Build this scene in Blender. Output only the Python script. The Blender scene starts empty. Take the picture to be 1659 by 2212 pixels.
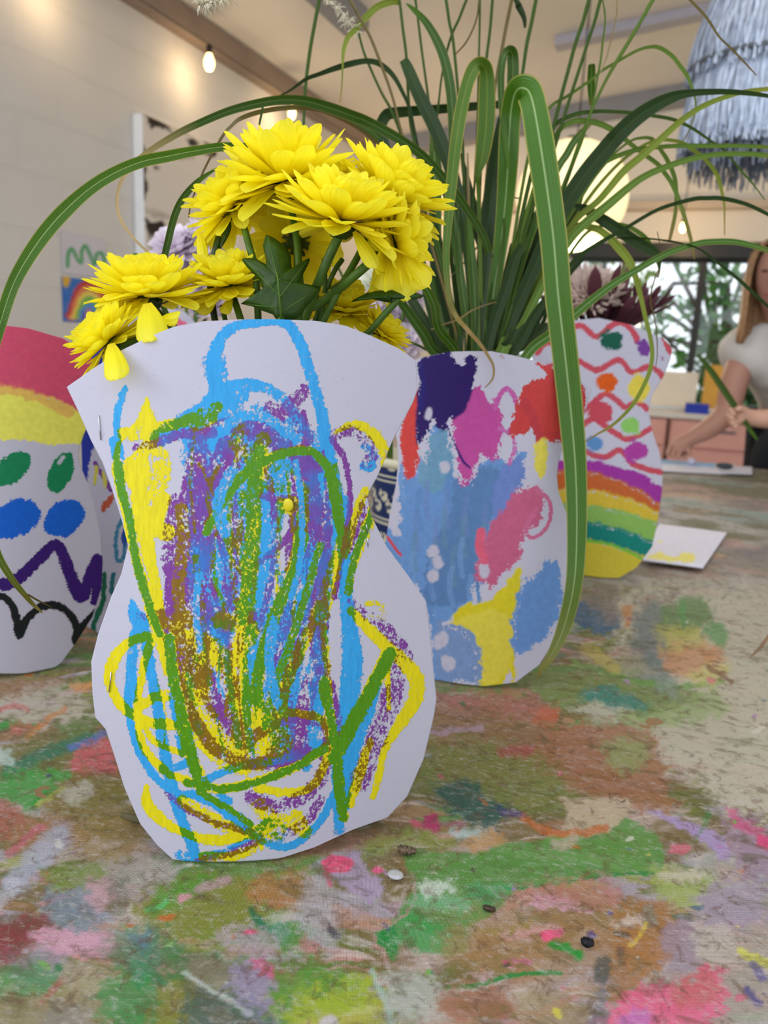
import bpy, math, random
import numpy as np
from mathutils import Vector, Matrix

# ------------------------------------------------------------------ camera, world, light, exposure
S = bpy.context.scene
COL = S.collection
TZ = 0.75                       # table top height
CAMZ = TZ + 0.38
FPX = 1660.0
HEAD, PITCH, ROLL = math.radians(21.0), math.radians(12.3), math.radians(2.7)
hd = Vector((-math.sin(HEAD), math.cos(HEAD), 0)); hr = Vector((math.cos(HEAD), math.sin(HEAD), 0)); up = Vector((0, 0, 1))
CF = math.cos(PITCH) * hd - math.sin(PITCH) * up
U0 = math.cos(PITCH) * up + math.sin(PITCH) * hd
CR = math.cos(ROLL) * hr + math.sin(ROLL) * U0
CU = -math.sin(ROLL) * hr + math.cos(ROLL) * U0
CAM = Vector((0, 0, CAMZ))
cd = bpy.data.cameras.new('camera'); cam = bpy.data.objects.new('camera', cd); COL.objects.link(cam)
cam.matrix_world = Matrix(((CR.x, CU.x, -CF.x, CAM.x), (CR.y, CU.y, -CF.y, CAM.y), (CR.z, CU.z, -CF.z, CAM.z), (0, 0, 0, 1)))
cd.sensor_fit = 'VERTICAL'; cd.sensor_height = 9.8; cd.lens = FPX / 2212 * 9.8
cd.clip_start = 0.01; cd.clip_end = 200
cd.dof.use_dof = True; cd.dof.focus_distance = 0.57; cd.dof.aperture_fstop = 2.0
S.camera = cam

S.view_settings.view_transform = 'Standard'; S.view_settings.look = 'None'
S.view_settings.exposure = 0.0; S.view_settings.gamma = 1.0
S.cycles.use_denoising = True
try:
    S.cycles.sample_clamp_indirect = 6.0
    S.cycles.max_bounces = 8; S.cycles.diffuse_bounces = 4; S.cycles.transparent_max_bounces = 12
except Exception:
    pass
W = bpy.data.worlds.new('daylight'); S.world = W; W.use_nodes = True
bg = W.node_tree.nodes['Background']; bg.inputs[0].default_value = (0.86, 0.93, 1.0, 1); bg.inputs[1].default_value = 1.65

def area(name, loc, target, sx, sy, power, color):
    l = bpy.data.lights.new(name, 'AREA'); l.shape = 'RECTANGLE'; l.size = sx; l.size_y = sy; l.energy = power; l.color = color
    o = bpy.data.objects.new(name, l); COL.objects.link(o); o.location = loc
    o.rotation_euler = (Vector(target) - Vector(loc)).to_track_quat('-Z', 'Y').to_euler()
    return o
area('added_key_light', (-2.1, -1.3, 1.9), (-0.2, 0.6, 0.95), 1.4, 1.3, 34, (0.93, 0.94, 1.0))  # added soft key from behind left of the camera; no window stands there
area('added_overhead_fill', (0.3, 1.6, 2.75), (0.3, 1.6, 0), 1.6, 2.4, 14, (1.0, 0.97, 0.93))  # added overhead fill below the ceiling, which has no opening here

# ------------------------------------------------------------------ view geometry helpers (pixel of the photo -> place in the room)
aCF, aCR, aCU, aCAM = (np.array(v[:]) for v in (CF, CR, CU, CAM))
def ray(x, y):
    return CF + CR * ((x - 829.5) / FPX) - CU * ((y - 1106.0) / FPX)
def at(x, y, D):
    return CAM + ray(x, y) * D
def on_z(x, y, z=TZ):
    r = ray(x, y); return CAM + r * ((z - CAMZ) / r.z)
def on_x(x, y, X):
    r = ray(x, y); return CAM + r * ((X - CAM.x) / r.x)
def on_y(x, y, Y):
    r = ray(x, y); return CAM + r * ((Y - CAM.y) / r.y)
def project(P):
    d = P - aCAM; D = d @ aCF
    D = np.where(D < 0.02, 0.02, D)
    return 829.5 + FPX * (d @ aCR) / D, 1106.0 - FPX * (d @ aCU) / D
def depth(p):
    return (p - CAM).dot(CF)

# ------------------------------------------------------------------ noise and curves
_rs = np.random.RandomState(7)
_lat = _rs.rand(256, 256)
def vnoise(x, y, k=0):
    x = np.asarray(x) + 17.3 * k; y = np.asarray(y) + 31.7 * k
    xi = np.floor(x).astype(int); yi = np.floor(y).astype(int)
    fx = x - xi; fy = y - yi; fx = fx * fx * (3 - 2 * fx); fy = fy * fy * (3 - 2 * fy)
    a = _lat[xi & 255, yi & 255]; b = _lat[(xi + 1) & 255, yi & 255]; c = _lat[xi & 255, (yi + 1) & 255]; d = _lat[(xi + 1) & 255, (yi + 1) & 255]
    return (a * (1 - fx) + b * fx) * (1 - fy) + (c * (1 - fx) + d * fx) * fy
def fbm(x, y, k=0, octv=4):
    s = 0; a = 1; t = 0
    for i in range(octv):
        s = s + a * vnoise(x * 2 ** i, y * 2 ** i, k + i * 3); t += a; a *= 0.55
    return s / t
def crom(pts, n=6):
    P = [tuple(map(float, p)) for p in pts]
    if len(P) < 3:
        return P
    out = []
    for i in range(len(P) - 1):
        p0 = P[max(i - 1, 0)]; p1 = P[i]; p2 = P[i + 1]; p3 = P[min(i + 2, len(P) - 1)]
        for j in range(n):
            t = j / n
            out.append(tuple(0.5 * (2 * b + (c - a) * t + (2 * a - 5 * b + 4 * c - d) * t * t + (3 * b - a - 3 * c + d) * t ** 3) for a, b, c, d in zip(p0, p1, p2, p3)))
    out.append(P[-1]); return out
def lin(h):
    h = h.lstrip('#'); v = [int(h[i:i + 2], 16) / 255 for i in (0, 2, 4)]
    return tuple(c / 12.92 if c <= 0.04045 else ((c + 0.055) / 1.055) ** 2.4 for c in v)
def sstep(a, b, x):
    t = np.clip((x - a) / (b - a), 0, 1); return t * t * (3 - 2 * t)

class Paint:
    """Paint laid on a surface: colour and how thickly the crayon covers, at every point of the sheet."""
    def __init__(s, x, y, base=(0.8, 0.8, 0.8), seed=0):
        s.x = x; s.y = y; s.rgb = np.tile(np.array(base, float), (len(x), 1)); s.cov = np.zeros(len(x))
        s.nx = (fbm(x / 14, y / 14, 3 + seed) - .5); s.ny = (fbm(x / 14, y / 14, 9 + seed) - .5); s.nf = fbm(x / 5, y / 5, 5 + seed, 3) - .5
    def _sel(s, P, m):
        return np.nonzero((s.x > P[:, 0].min() - m) & (s.x < P[:, 0].max() + m) & (s.y > P[:, 1].min() - m) & (s.y < P[:, 1].max() + m))[0]
    @staticmethod
    def sdist(x, y, P, W=None):
        best = np.full(len(x), 1e9); bw = np.ones(len(x))
        for i in range(len(P) - 1):
            ax, ay = P[i, :2]; bx, by = P[i + 1, :2]; dx, dy = bx - ax, by - ay; L = dx * dx + dy * dy + 1e-9
            t = np.clip(((x - ax) * dx + (y - ay) * dy) / L, 0, 1)
            d = np.hypot(x - ax - t * dx, y - ay - t * dy)
            if W is None:
                best = np.minimum(best, d)
            else:
                w = W[i] + (W[i + 1] - W[i]) * t; q = d / (w / 2); m = q < best; best = np.where(m, q, best)
        return best
    def put(s, I, m, color, dens):
        c = np.array(color)
        s.rgb[I] += (c - s.rgb[I]) * np.clip(m * 1.0, 0, 1)[:, None]
    def poly(s, pts, color, soft=4, rough=10, dens=1.0, smooth=True, erase=False, alpha=1.0):
        P = np.array(crom(list(pts) + [pts[0]], 4) if smooth else list(pts) + [pts[0]])
        I = s._sel(P, 20 + rough)
        if not len(I): return
        x = s.x[I] + s.nx[I] * rough * 1.6; y = s.y[I] + s.ny[I] * rough * 1.6
        ins = np.zeros(len(I), bool)
        for i in range(len(P) - 1):
            x0, y0 = P[i]; x1, y1 = P[i + 1]
            if y0 == y1: continue
            ins ^= ((y0 > y) != (y1 > y)) & (x < (x1 - x0) * (y - y0) / (y1 - y0) + x0)
        d = s.sdist(x, y, P); sd = np.where(ins, d, -d) + s.nf[I] * rough * .8
        s.put(I, sstep(-soft - 5, -soft + 1 , sd) * alpha if dens > 0 and s.inkmode else sstep(-soft, soft, sd) * alpha, color, dens)
        c = np.clip(.5 + sd / (2 * soft), 0, 1) * dens
        s.cov[I] = np.maximum(s.cov[I], c)
    inkmode = True
    def stroke(s, pts, w, color, dens=1.0, soft=.18, rough=4, alpha=1.0):
        Q = crom([(p[0], p[1], (p[2] if len(p) > 2 else w)) for p in pts], 5); P = np.array(Q)
        I = s._sel(P, w + rough + 6)
        if not len(I): return
        x = s.x[I] + s.nx[I] * rough; y = s.y[I] + s.ny[I] * rough
        q = s.sdist(x, y, P, P[:, 2])
        s.put(I, (sstep(1.35, 1.1, q) if s.inkmode else sstep(1 + soft, 1 - soft, q)) * alpha, color, dens)
        c = sstep(1 + soft, 1 - soft * 1.6, q) * dens
        s.cov[I] = np.maximum(s.cov[I], c)
    def dot(s, cx, cy, rx, ry, rot, color, dens=1.0, soft=3, rough=5, alpha=1.0):
        a = math.radians(rot)
        pts = [(cx + rx * math.cos(t) * math.cos(a) - ry * math.sin(t) * math.sin(a), cy + rx * math.cos(t) * math.sin(a) + ry * math.sin(t) * math.cos(a)) for t in np.linspace(0, 2 * math.pi, 15)[:-1]]
        s.poly(pts, color, soft, rough, dens, alpha=alpha)

# ------------------------------------------------------------------ object helpers
def tag(o, label=None, cat=None, group=None, kind=None):
    if label: o['label'] = label
    if cat: o['category'] = cat
    if group: o['group'] = group
    if kind: o['kind'] = kind
    return o
def empty(name, loc, label=None, cat=None, group=None):
    o = bpy.data.objects.new(name, None); COL.objects.link(o); o.location = loc; o.empty_display_size = .05
    return tag(o, label, cat, group)
def link(name, me, m=None, parent=None, smooth=False):
    o = bpy.data.objects.new(name, me); COL.objects.link(o)
    if m is not None: me.materials.append(m)
    if smooth: me.polygons.foreach_set('use_smooth', [True] * len(me.polygons))
    if parent is not None:
        o.parent = parent; o.matrix_parent_inverse = Matrix.Translation(-Vector(parent.location))
    return o
class MB:
    def __init__(s): s.v = []; s.f = []; s.uv = []
    def add(s, v, f, uv=None):
        n = len(s.v); s.v += [tuple(p) for p in v]; s.f += [tuple(i + n for i in q) for q in f]; s.uv += list(uv) if uv is not None else [(0, 0)] * len(v)
    def box(s, c, d, rz=0.0):
        cx, cy, cz = c; hx, hy, hz = d[0] / 2, d[1] / 2, d[2] / 2; co, si = math.cos(rz), math.sin(rz); v = []
        for z in (-hz, hz):
            for x, y in ((-hx, -hy), (hx, -hy), (hx, hy), (-hx, hy)):
                v.append((cx + x * co - y * si, cy + x * si + y * co, cz + z))
        s.add(v, [(3, 2, 1, 0), (4, 5, 6, 7), (0, 1, 5, 4), (1, 2, 6, 5), (2, 3, 7, 6), (3, 0, 4, 7)])
    def tube(s, pts, rad, n=8, cap=True):
        pts = [Vector(p) for p in pts]; k = len(pts); rad = rad if isinstance(rad, (list, tuple)) else [rad] * k
        a = (pts[1] - pts[0]).normalized(); u = a.orthogonal().normalized(); v = []
        for i, p in enumerate(pts):
            t = (pts[min(i + 1, k - 1)] - pts[max(i - 1, 0)]).normalized(); u = (u - t * u.dot(t)).normalized(); w = t.cross(u)
            for j in range(n):
                q = 2 * math.pi * j / n; v.append(p + (u * math.cos(q) + w * math.sin(q)) * rad[i])
        f = [(i * n + j, i * n + (j + 1) % n, (i + 1) * n + (j + 1) % n, (i + 1) * n + j) for i in range(k - 1) for j in range(n)]
        if cap: f += [tuple(range(n))[::-1], tuple((k - 1) * n + j for j in range(n))]
        s.add(v, f, [(i / (k - 1), j / n) for i in range(k) for j in range(n)])
    def lathe(s, c, prof, n=24):
        c = Vector(c); v = []; k = len(prof)
        for r, z in prof:
            for j in range(n):
                q = 2 * math.pi * j / n; v.append((c.x + r * math.cos(q), c.y + r * math.sin(q), c.z + z))
        s.add(v, [(i * n + j, i * n + (j + 1) % n, (i + 1) * n + (j + 1) % n, (i + 1) * n + j) for i in range(k - 1) for j in range(n)])
    def ball(s, c, r, n=12, sq=(1, 1, 1)):
        c = Vector(c); v = []; 
        for i in range(n + 1):
            a = math.pi * i / n
            for j in range(2 * n):
                b = math.pi * j / n; v.append((c.x + r * sq[0] * math.sin(a) * math.cos(b), c.y + r * sq[1] * math.sin(a) * math.sin(b), c.z + r * sq[2] * math.cos(a)))
        m = 2 * n
        s.add(v, [(i * m + j, (i + 1) * m + j, (i + 1) * m + (j + 1) % m, i * m + (j + 1) % m) for i in range(n) for j in range(m)])
    def mesh(s, name):
        me = bpy.data.meshes.new(name); me.from_pydata([tuple(p) for p in s.v], [], s.f)
        if any(u != (0, 0) for u in s.uv):
            L = me.uv_layers.new(name='uv'); vi = np.empty(len(me.loops), int); me.loops.foreach_get('vertex_index', vi)
            L.data.foreach_set('uv', np.array(s.uv, float)[vi].ravel())
        me.validate(); me.update(); return me
    def build(s, name, m, parent=None, smooth=False):
        return link(name, s.mesh(name), m, parent, smooth)

# ------------------------------------------------------------------ materials
def nmat(name):
    m = bpy.data.materials.new(name); m.use_nodes = True; nt = m.node_tree; b = nt.nodes['Principled BSDF']; b.inputs['Specular IOR Level'].default_value = .3; return m, nt, b
def node(nt, t, **k):
    n = nt.nodes.new(t)
    for a, v in k.items(): setattr(n, a, v)
    return n
def noise(nt, scale, detail=3, rough=.55, vec=None, dist=0):
    n = node(nt, 'ShaderNodeTexNoise'); n.inputs['Scale'].default_value = scale; n.inputs['Detail'].default_value = detail; n.inputs['Roughness'].default_value = rough; n.inputs['Distortion'].default_value = dist
    if vec is None: vec = node(nt, 'ShaderNodeTexCoord').outputs['Object']
    nt.links.new(vec, n.inputs['Vector']); return n.outputs['Fac']
def rng(nt, v, a, b, c=0.0, d=1.0, clamp=True):
    n = node(nt, 'ShaderNodeMapRange'); n.clamp = clamp; nt.links.new(v, n.inputs[0])
    for i, x in enumerate((a, b, c, d)): n.inputs[i + 1].default_value = x
    return n.outputs[0]
def mth(nt, op, a, b=0.0, clamp=False):
    n = node(nt, 'ShaderNodeMath', operation=op, use_clamp=clamp)
    for i, x in enumerate((a, b)):
        if isinstance(x, (int, float)): n.inputs[i].default_value = x
        else: nt.links.new(x, n.inputs[i])
    return n.outputs[0]
def mix(nt, f, a, b, mode='MIX'):
    n = node(nt, 'ShaderNodeMix', data_type='RGBA', blend_type=mode)
    for s_, x in ((n.inputs[0], f), (n.inputs[6], a), (n.inputs[7], b)):
        if isinstance(x, (int, float)): s_.default_value = x
        elif isinstance(x, tuple): s_.default_value = (*x[:3], 1)
        else: nt.links.new(x, s_)
    return n.outputs[2]
def bump(nt, b, h, dist, strength=1.0):
    n = node(nt, 'ShaderNodeBump'); n.inputs['Distance'].default_value = dist; n.inputs['Strength'].default_value = strength
    nt.links.new(h, n.inputs['Height']); nt.links.new(n.outputs[0], b.inputs['Normal'])
def attr(nt, name):
    n = node(nt, 'ShaderNodeAttribute'); n.attribute_name = name; return n
def simple(name, color, rough=.6, var=.08, scale=12, metal=0, emit=None, es=1.0, bmp=0, bs=60):
    m, nt, b = nmat(name); c = lin(color) if isinstance(color, str) else color
    f = noise(nt, scale, 3)
    o = mix(nt, rng(nt, f, .3, .7), tuple(x * (1 - var) for x in c), tuple(min(1, x * (1 + var)) for x in c))
    nt.links.new(o, b.inputs['Base Color']); b.inputs['Roughness'].default_value = rough; b.inputs['Metallic'].default_value = metal
    if emit: b.inputs['Emission Color'].default_value = (*lin(emit), 1); b.inputs['Emission Strength'].default_value = es
    if bmp: bump(nt, b, noise(nt, bs, 4), bmp)
    return m
def with_translucent(nt, b, colsock, f, tint=(1, 1, 1)):
    t = node(nt, 'ShaderNodeBsdfTranslucent'); ms = node(nt, 'ShaderNodeMixShader'); ms.inputs[0].default_value = f
    nt.links.new(mix(nt, 1.0, colsock, tint, 'MULTIPLY'), t.inputs[0])
    out = nt.nodes['Material Output']; nt.links.new(b.outputs[0], ms.inputs[1]); nt.links.new(t.outputs[0], ms.inputs[2]); nt.links.new(ms.outputs[0], out.inputs[0])
PAPER = (0.55, 0.525, 0.63)
def paper_common(nt, b, col):
    nt.links.new(col, b.inputs['Base Color']); b.inputs['Roughness'].default_value = .62
    with_translucent(nt, b, col, .12)
def mat_ink(name, fine=650.0, canvas=False):
    m, nt, b = nmat(name); a = attr(nt, 'ink'); cv = attr(nt, 'cover')
    g = rng(nt, noise(nt, fine, 3, .6), .34, .66, .04, .93)
    if canvas:
        tc = node(nt, 'ShaderNodeTexCoord').outputs['Object']
        w = []
        for d in ('X', 'Z'):
            wv = node(nt, 'ShaderNodeTexWave', bands_direction=d); wv.inputs['Scale'].default_value = 95; wv.inputs['Distortion'].default_value = .8; wv.inputs['Detail'].default_value = 1; nt.links.new(tc, wv.inputs[0]); w.append(wv.outputs['Fac'])
        g = mth(nt, 'ADD', mth(nt, 'MULTIPLY', g, .55), mth(nt, 'MULTIPLY', mth(nt, 'MULTIPLY', w[0], w[1]), .42))
    m_ = rng(nt, mth(nt, 'SUBTRACT', cv.outputs['Fac'], g), -.05, .07)
    paper = mix(nt, noise(nt, 90, 2), PAPER, tuple(x * .965 for x in PAPER))
    shade = mix(nt, rng(nt, noise(nt, 160, 3), .3, .7), (1.0, 1.0, 1.0), (.86, .86, .88))
    ink = mix(nt, 1.0, a.outputs['Color'], shade, 'MULTIPLY')
    paper_common(nt, b, mix(nt, m_, paper, ink))
    bump(nt, b, mth(nt, 'ADD', noise(nt, 1400, 2), mth(nt, 'MULTIPLY', m_, .4)), .00008)
    return m
def mat_scribble():
    m, nt, b = nmat('crayon_scribble_paper'); a = attr(nt, 'wax'); sp = node(nt, 'ShaderNodeSeparateColor'); nt.links.new(a.outputs['Color'], sp.inputs[0])
    tc = node(nt, 'ShaderNodeTexCoord').outputs['Object']
    mp = node(nt, 'ShaderNodeMapping'); mp.inputs['Scale'].default_value = (1, 1, .8); nt.links.new(tc, mp.inputs[0])
    g0 = noise(nt, 560, 4, .62, mp.outputs[0])
    ms = []
    for i in range(3):
        mo = node(nt, 'ShaderNodeMapping'); mo.inputs['Location'].default_value = (i * 3.1, i * 1.7, i * 5.3); nt.links.new(tc, mo.inputs[0])
        g = rng(nt, mth(nt, 'ADD', mth(nt, 'MULTIPLY', g0, .62), mth(nt, 'MULTIPLY', noise(nt, 330, 4, .6, mo.outputs[0]), .38)), .37, .63, .04, .94)
        ms.append(rng(nt, mth(nt, 'SUBTRACT', sp.outputs[i], g), -.07, .13))
    C, Y, P = ms
    pap = mix(nt, noise(nt, 90, 2), PAPER, tuple(x * .965 for x in PAPER))
    L = lin
    n0 = mix(nt, C, pap, L('#35A4E6')); n1 = mix(nt, C, L('#E8D812'), L('#559310'))
    cpm = rng(nt, noise(nt, 38, 3), .40, .60); n2 = mix(nt, C, L('#823F9A'), mix(nt, cpm, L('#7448A6'), L('#3F74C6'))); n3 = mix(nt, C, L('#8A680C'), mix(nt, cpm, L('#7A5C1A'), L('#5C7A16')))
    yy = mix(nt, Y, n0, n1); py = mix(nt, Y, n2, n3)
    col = mix(nt, P, yy, py)
    mp2 = node(nt, 'ShaderNodeMapping'); mp2.inputs['Scale'].default_value = (1, 1, .16); mp2.inputs['Rotation'].default_value = (0, .35, 0); nt.links.new(tc, mp2.inputs[0])
    st = rng(nt, noise(nt, 420, 4, .6, mp2.outputs[0]), .3, .7)
    col = mix(nt, 1.0, col, mix(nt, mth(nt, 'MULTIPLY', mth(nt, 'MAXIMUM', mth(nt, 'MAXIMUM', C, Y), P), .55), (1, 1, 1), mix(nt, st, (.72, .72, .76), (1.1, 1.08, 1.06))), 'MULTIPLY')
    paper_common(nt, b, col)
    wax = mth(nt, 'MAXIMUM', mth(nt, 'MAXIMUM', C, Y), P)
    nt.links.new(rng(nt, wax, 0, 1, .68, .42), b.inputs['Roughness'])
    bump(nt, b, mth(nt, 'ADD', mth(nt, 'MULTIPLY', wax, .6), mth(nt, 'ADD', mth(nt, 'MULTIPLY', mth(nt, 'MULTIPLY', st, wax), 1.1), mth(nt, 'MULTIPLY', noise(nt, 1500, 2), .5))), .00016)
    return m
def mat_painted(name, rough=.7, noise_scale=80):
    m, nt, b = nmat(name); a = attr(nt, 'ink')
    c = mix(nt, 1.0, a.outputs['Color'], mix(nt, rng(nt, noise(nt, noise_scale, 3), .3, .7), (1, 1, 1), (.9, .9, .9)), 'MULTIPLY')
    nt.links.new(c, b.inputs['Base Color']); b.inputs['Roughness'].default_value = rough; return m
def set_color(me, name, rgb):
    a = me.color_attributes.new(name, 'FLOAT_COLOR', 'POINT'); d = np.ones((len(rgb), 4), np.float32); d[:, :3] = rgb; a.data.foreach_set('color', d.ravel())
def set_float(me, name, v):
    a = me.attributes.new(name, 'FLOAT', 'POINT'); a.data.foreach_set('value', np.asarray(v, np.float32))
def grid_mesh(name, V, nr, nc):
    me = bpy.data.meshes.new(name); me.vertices.add(nr * nc); me.vertices.foreach_set('co', V.astype(np.float32).ravel())
    i = np.arange(nr - 1)[:, None] * nc + np.arange(nc - 1)[None, :]
    q = np.stack([i, i + 1, i + nc + 1, i + nc], -1).reshape(-1, 4); nq = len(q)
    me.loops.add(nq * 4); me.loops.foreach_set('vertex_index', q.ravel().astype(np.int32))
    me.polygons.add(nq); me.polygons.foreach_set('loop_start', np.arange(nq, dtype=np.int32) * 4)
    me.update(calc_edges=True); me.polygons.foreach_set('use_smooth', np.ones(nq, bool)); return me

class Sheet:
    """A sheet of stiff paper standing on the table, bowed towards the viewer."""
    def __init__(s, contact, turn=0.0, half=.13, bow=.035, lean=0.0, wob=.0):
        P = on_z(*contact); n = Vector((CAM.x - P.x, CAM.y - P.y, 0)).normalized()
        n.rotate(Matrix.Rotation(math.radians(turn), 3, 'Z')); s.n = np.array(n[:]); s.e = np.array((-n.y, n.x, 0.0))
        s.half = half; s.bow = bow; s.lean = lean; s.wob = wob; s.u0 = 0.0
        s.B = np.array(P[:]) - s.n * bow
    def off(s, u, v):
        q = np.clip((u - s.u0) / s.half, -1.0, 1.0)
        return s.bow * (1 - q * q) ** 1.5 + s.lean * v + s.wob * np.sin(v * 17 + u * 9) * np.clip(v / .3, 0, 1)
    def uv(s, x, y):
        x = np.asarray(x, float); y = np.asarray(y, float)
        r = aCF + aCR * ((x - 829.5) / FPX)[..., None] - aCU * ((y - 1106) / FPX)[..., None]
        b = np.zeros(x.shape)
        for _ in range(12):
            t = (np.dot(s.B - aCAM, s.n) + b) / (r @ s.n); p = aCAM + r * t[..., None]
            u = (p - s.B) @ s.e; v = p[..., 2] - TZ; b = s.off(u, v)
        return u, v
    def pos(s, u, v, d=0.0):
        u = np.asarray(u, float); v = np.asarray(v, float)
        P = s.B + u[..., None] * s.e + (s.off(u, v) + d)[..., None] * s.n; P[..., 2] = TZ + v; return P
    def span(s, outline, step):
        o = np.array(outline + [outline[0]], float)
        dense = []
        for i in range(len(o) - 1):
            k = max(1, int(np.hypot(*(o[i + 1] - o[i])) / 20)); dense += [o[i] + (o[i + 1] - o[i]) * j / k for j in range(k)]
        D = np.array(dense); u, v = s.uv(D[:, 0], D[:, 1]); v = np.maximum(v, 0.0003)
        rows = list(np.arange(v.min(), v.max(), step)) + list(v)
        rows = np.unique(np.round(rows, 5)); keep = [rows[0]]
        for r in rows[1:]:
            if r - keep[-1] > step * .3: keep.append(r)
        keep[-1] = rows[-1]; rows = np.clip(np.array(keep), v.min() + 2e-6, v.max() - 2e-6)
        L, R = [], []
        n = len(u)
        for r in rows:
            c = []
            for i in range(n):
                v0, v1 = v[i], v[(i + 1) % n]
                if (v0 - r) * (v1 - r) <= 0:
                    t = 0 if v0 == v1 else (r - v0) / (v1 - v0); c.append(u[i] + (u[(i + 1) % n] - u[i]) * t)
            L.append(min(c)); R.append(max(c))
        return rows, np.array(L), np.array(R)
    def build(s, name, outline, mat, parent, painter, step=.0011, style='ink', back=False):
        rows, L, R = s.span(outline, step)
        nc = max(20, int((R - L).max() / step)); t = np.linspace(0, 1, nc)
        U = L[:, None] + (R - L)[:, None] * t[None, :]; V = np.repeat(rows[:, None], nc, 1)
        if back:
            P = s.B + U[..., None] * s.e * .985 - (s.off(U, V) * .9 + .0012)[..., None] * s.n; P[..., 2] = TZ + np.maximum(V * .985, .0003)
        else:
            P = s.pos(U, V)
        F = P.reshape(-1, 3); me = grid_mesh(name, F, len(rows), nc)
        if painter is not None:
            px, py = project(F); painter(me, px, py)
        o = link(name, me, mat, parent)
        md = o.modifiers.new('thickness', 'SOLIDIFY'); md.thickness = .00035; md.offset = -1
        return o

def staple(sheet, a, b, m, parent):
    mb = MB(); pa = sheet.uv(np.array([a[0], b[0]]), np.array([a[1], b[1]])); P = sheet.pos(pa[0], pa[1], .0006); Q = sheet.pos(pa[0], pa[1], -.0008)
    mb.tube([Q[0], P[0], (P[0] + P[1]) / 2, P[1], Q[1]], .00045, 6); return mb.build('staple', m, parent, True)
# ------------------------------------------------------------------ the room
XL, YB, ZC = -2.5, 6.0, 2.65      # left wall, back wall, ceiling
XR, YF = 4.6, -1.6
def struct(name, mb, m, smooth=False):
    o = mb.build(name, m, None, smooth); o['kind'] = 'structure'; return o
def wall_mat(name, c, bricks=False):
    m, nt, b = nmat(name); c = lin(c)
    o = mix(nt, rng(nt, noise(nt, 2.5, 4), .3, .7), tuple(x * .95 for x in c), c)
    nt.links.new(o, b.inputs['Base Color']); b.inputs['Roughness'].default_value = .55
    if bricks:
        tc = node(nt, 'ShaderNodeTexCoord').outputs['Object']; sx = node(nt, 'ShaderNodeSeparateXYZ'); nt.links.new(tc, sx.inputs[0]); cb = node(nt, 'ShaderNodeCombineXYZ')
        nt.links.new(sx.outputs[1], cb.inputs[0]); nt.links.new(sx.outputs[2], cb.inputs[1])
        br = node(nt, 'ShaderNodeTexBrick'); nt.links.new(cb.outputs[0], br.inputs[0]); br.inputs['Scale'].default_value = 1.0; br.inputs['Brick Width'].default_value = .44; br.inputs['Row Height'].default_value = .215; br.inputs['Mortar Size'].default_value = .007
        br.inputs['Color1'].default_value = br.inputs['Color2'].default_value = (1, 1, 1, 1); br.inputs['Mortar'].default_value = (0, 0, 0, 1)
        bump(nt, b, mth(nt, 'ADD', br.outputs[0], mth(nt, 'MULTIPLY', noise(nt, 25, 4), .25)), .0045)
    return m
M_WALL = wall_mat('painted_blockwork', '#D8D5D2', True); M_BACK = wall_mat('back_wall_paint', '#EBE2D4'); M_CEIL = wall_mat('ceiling_paint', '#EEE8E0')
M_FLOOR = simple('floor_vinyl', '#8C8378', .5, .1, 3); M_BEAM = simple('brown_beam_paint', '#8E7C70', .45, .1, 5); M_DUCT = simple('grey_duct_paint', '#8F9096', .4, .08, 5)
M_FRAME = simple('dark_window_frame', '#2B2C2E', .4, .1, 8)
mb = MB(); mb.box(((XL + XR) / 2, (YF + YB) / 2, -.05), (XR - XL + .4, YB - YF + .4, .1)); struct('floor', mb, M_FLOOR)
mb = MB(); mb.box((XL - .1, (YF + YB) / 2, ZC / 2), (.2, YB - YF + .4, ZC)); struct('wall_left', mb, M_WALL)
def zc(x): return ZC + .115 * (x - XL)
def sloped(mb, x0, x1, y0, y1, d0, d1):      # a slab that follows the pitch of the ceiling, d0..d1 below its surface
    v = [(x, y, zc(x) - d) for d in (d1, d0) for x, y in ((x0, y0), (x1, y0), (x1, y1), (x0, y1))]
    mb.add(v, [(3, 2, 1, 0), (4, 5, 6, 7), (0, 1, 5, 4), (1, 2, 6, 5), (2, 3, 7, 6), (3, 0, 4, 7)])
mb = MB(); sloped(mb, XL - .2, XR + .2, .6, YB + .2, -.15, 0); struct('ceiling', mb, M_CEIL)
ZH = zc(XR)
mb = MB(); mb.box((XR + .1, (YF + YB) / 2, ZC * .6), (.2, YB - YF, ZC * 1.2)); struct('wall_right', mb, M_BACK)
# window opening in the back wall
w0 = on_y(1236, 548, YB); w1 = on_y(1700, 552, YB); wb = on_y(1430, 882, YB)
WX0, WX1, WZ1, WZ0 = w0.x, max(w1.x, 1.75), w0.z, wb.z
mb = MB()
T = .2; yc = YB + T / 2
u0 = on_y(1088, 600, YB); u1 = on_y(1163, 790, YB); UX0, UX1, UZ1, UZ0 = u0.x, u1.x, u0.z, u1.z     # narrow second window
def col_(x0, x1, z0, z1): mb.box(((x0 + x1) / 2, yc, (z0 + z1) / 2), (x1 - x0, T, z1 - z0))
col_(XL, UX0, 0, ZH); col_(UX1, WX0, 0, ZH); col_(WX1, XR, 0, ZH); col_(WX0, WX1, 0, WZ0); col_(WX0, WX1, WZ1, ZH); col_(UX0, UX1, 0, UZ0); col_(UX0, UX1, UZ1, ZH)
struct('wall_back', mb, M_BACK)
mb = MB(); f = .05
for x in (WX0 + f / 2, on_y(1508, 660, YB).x, WX1 - f / 2): mb.box((x, YB + .08, (WZ0 + WZ1) / 2), (f, .07, WZ1 - WZ0))
mb.box(((WX0 + WX1) / 2, YB + .08, WZ1 - f / 2), (WX1 - WX0, .072, f)); mb.box(((WX0 + WX1) / 2, YB + .08, WZ0 + f / 2), (WX1 - WX0, .072, f)); win = struct('window_1', mb, M_FRAME)
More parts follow.
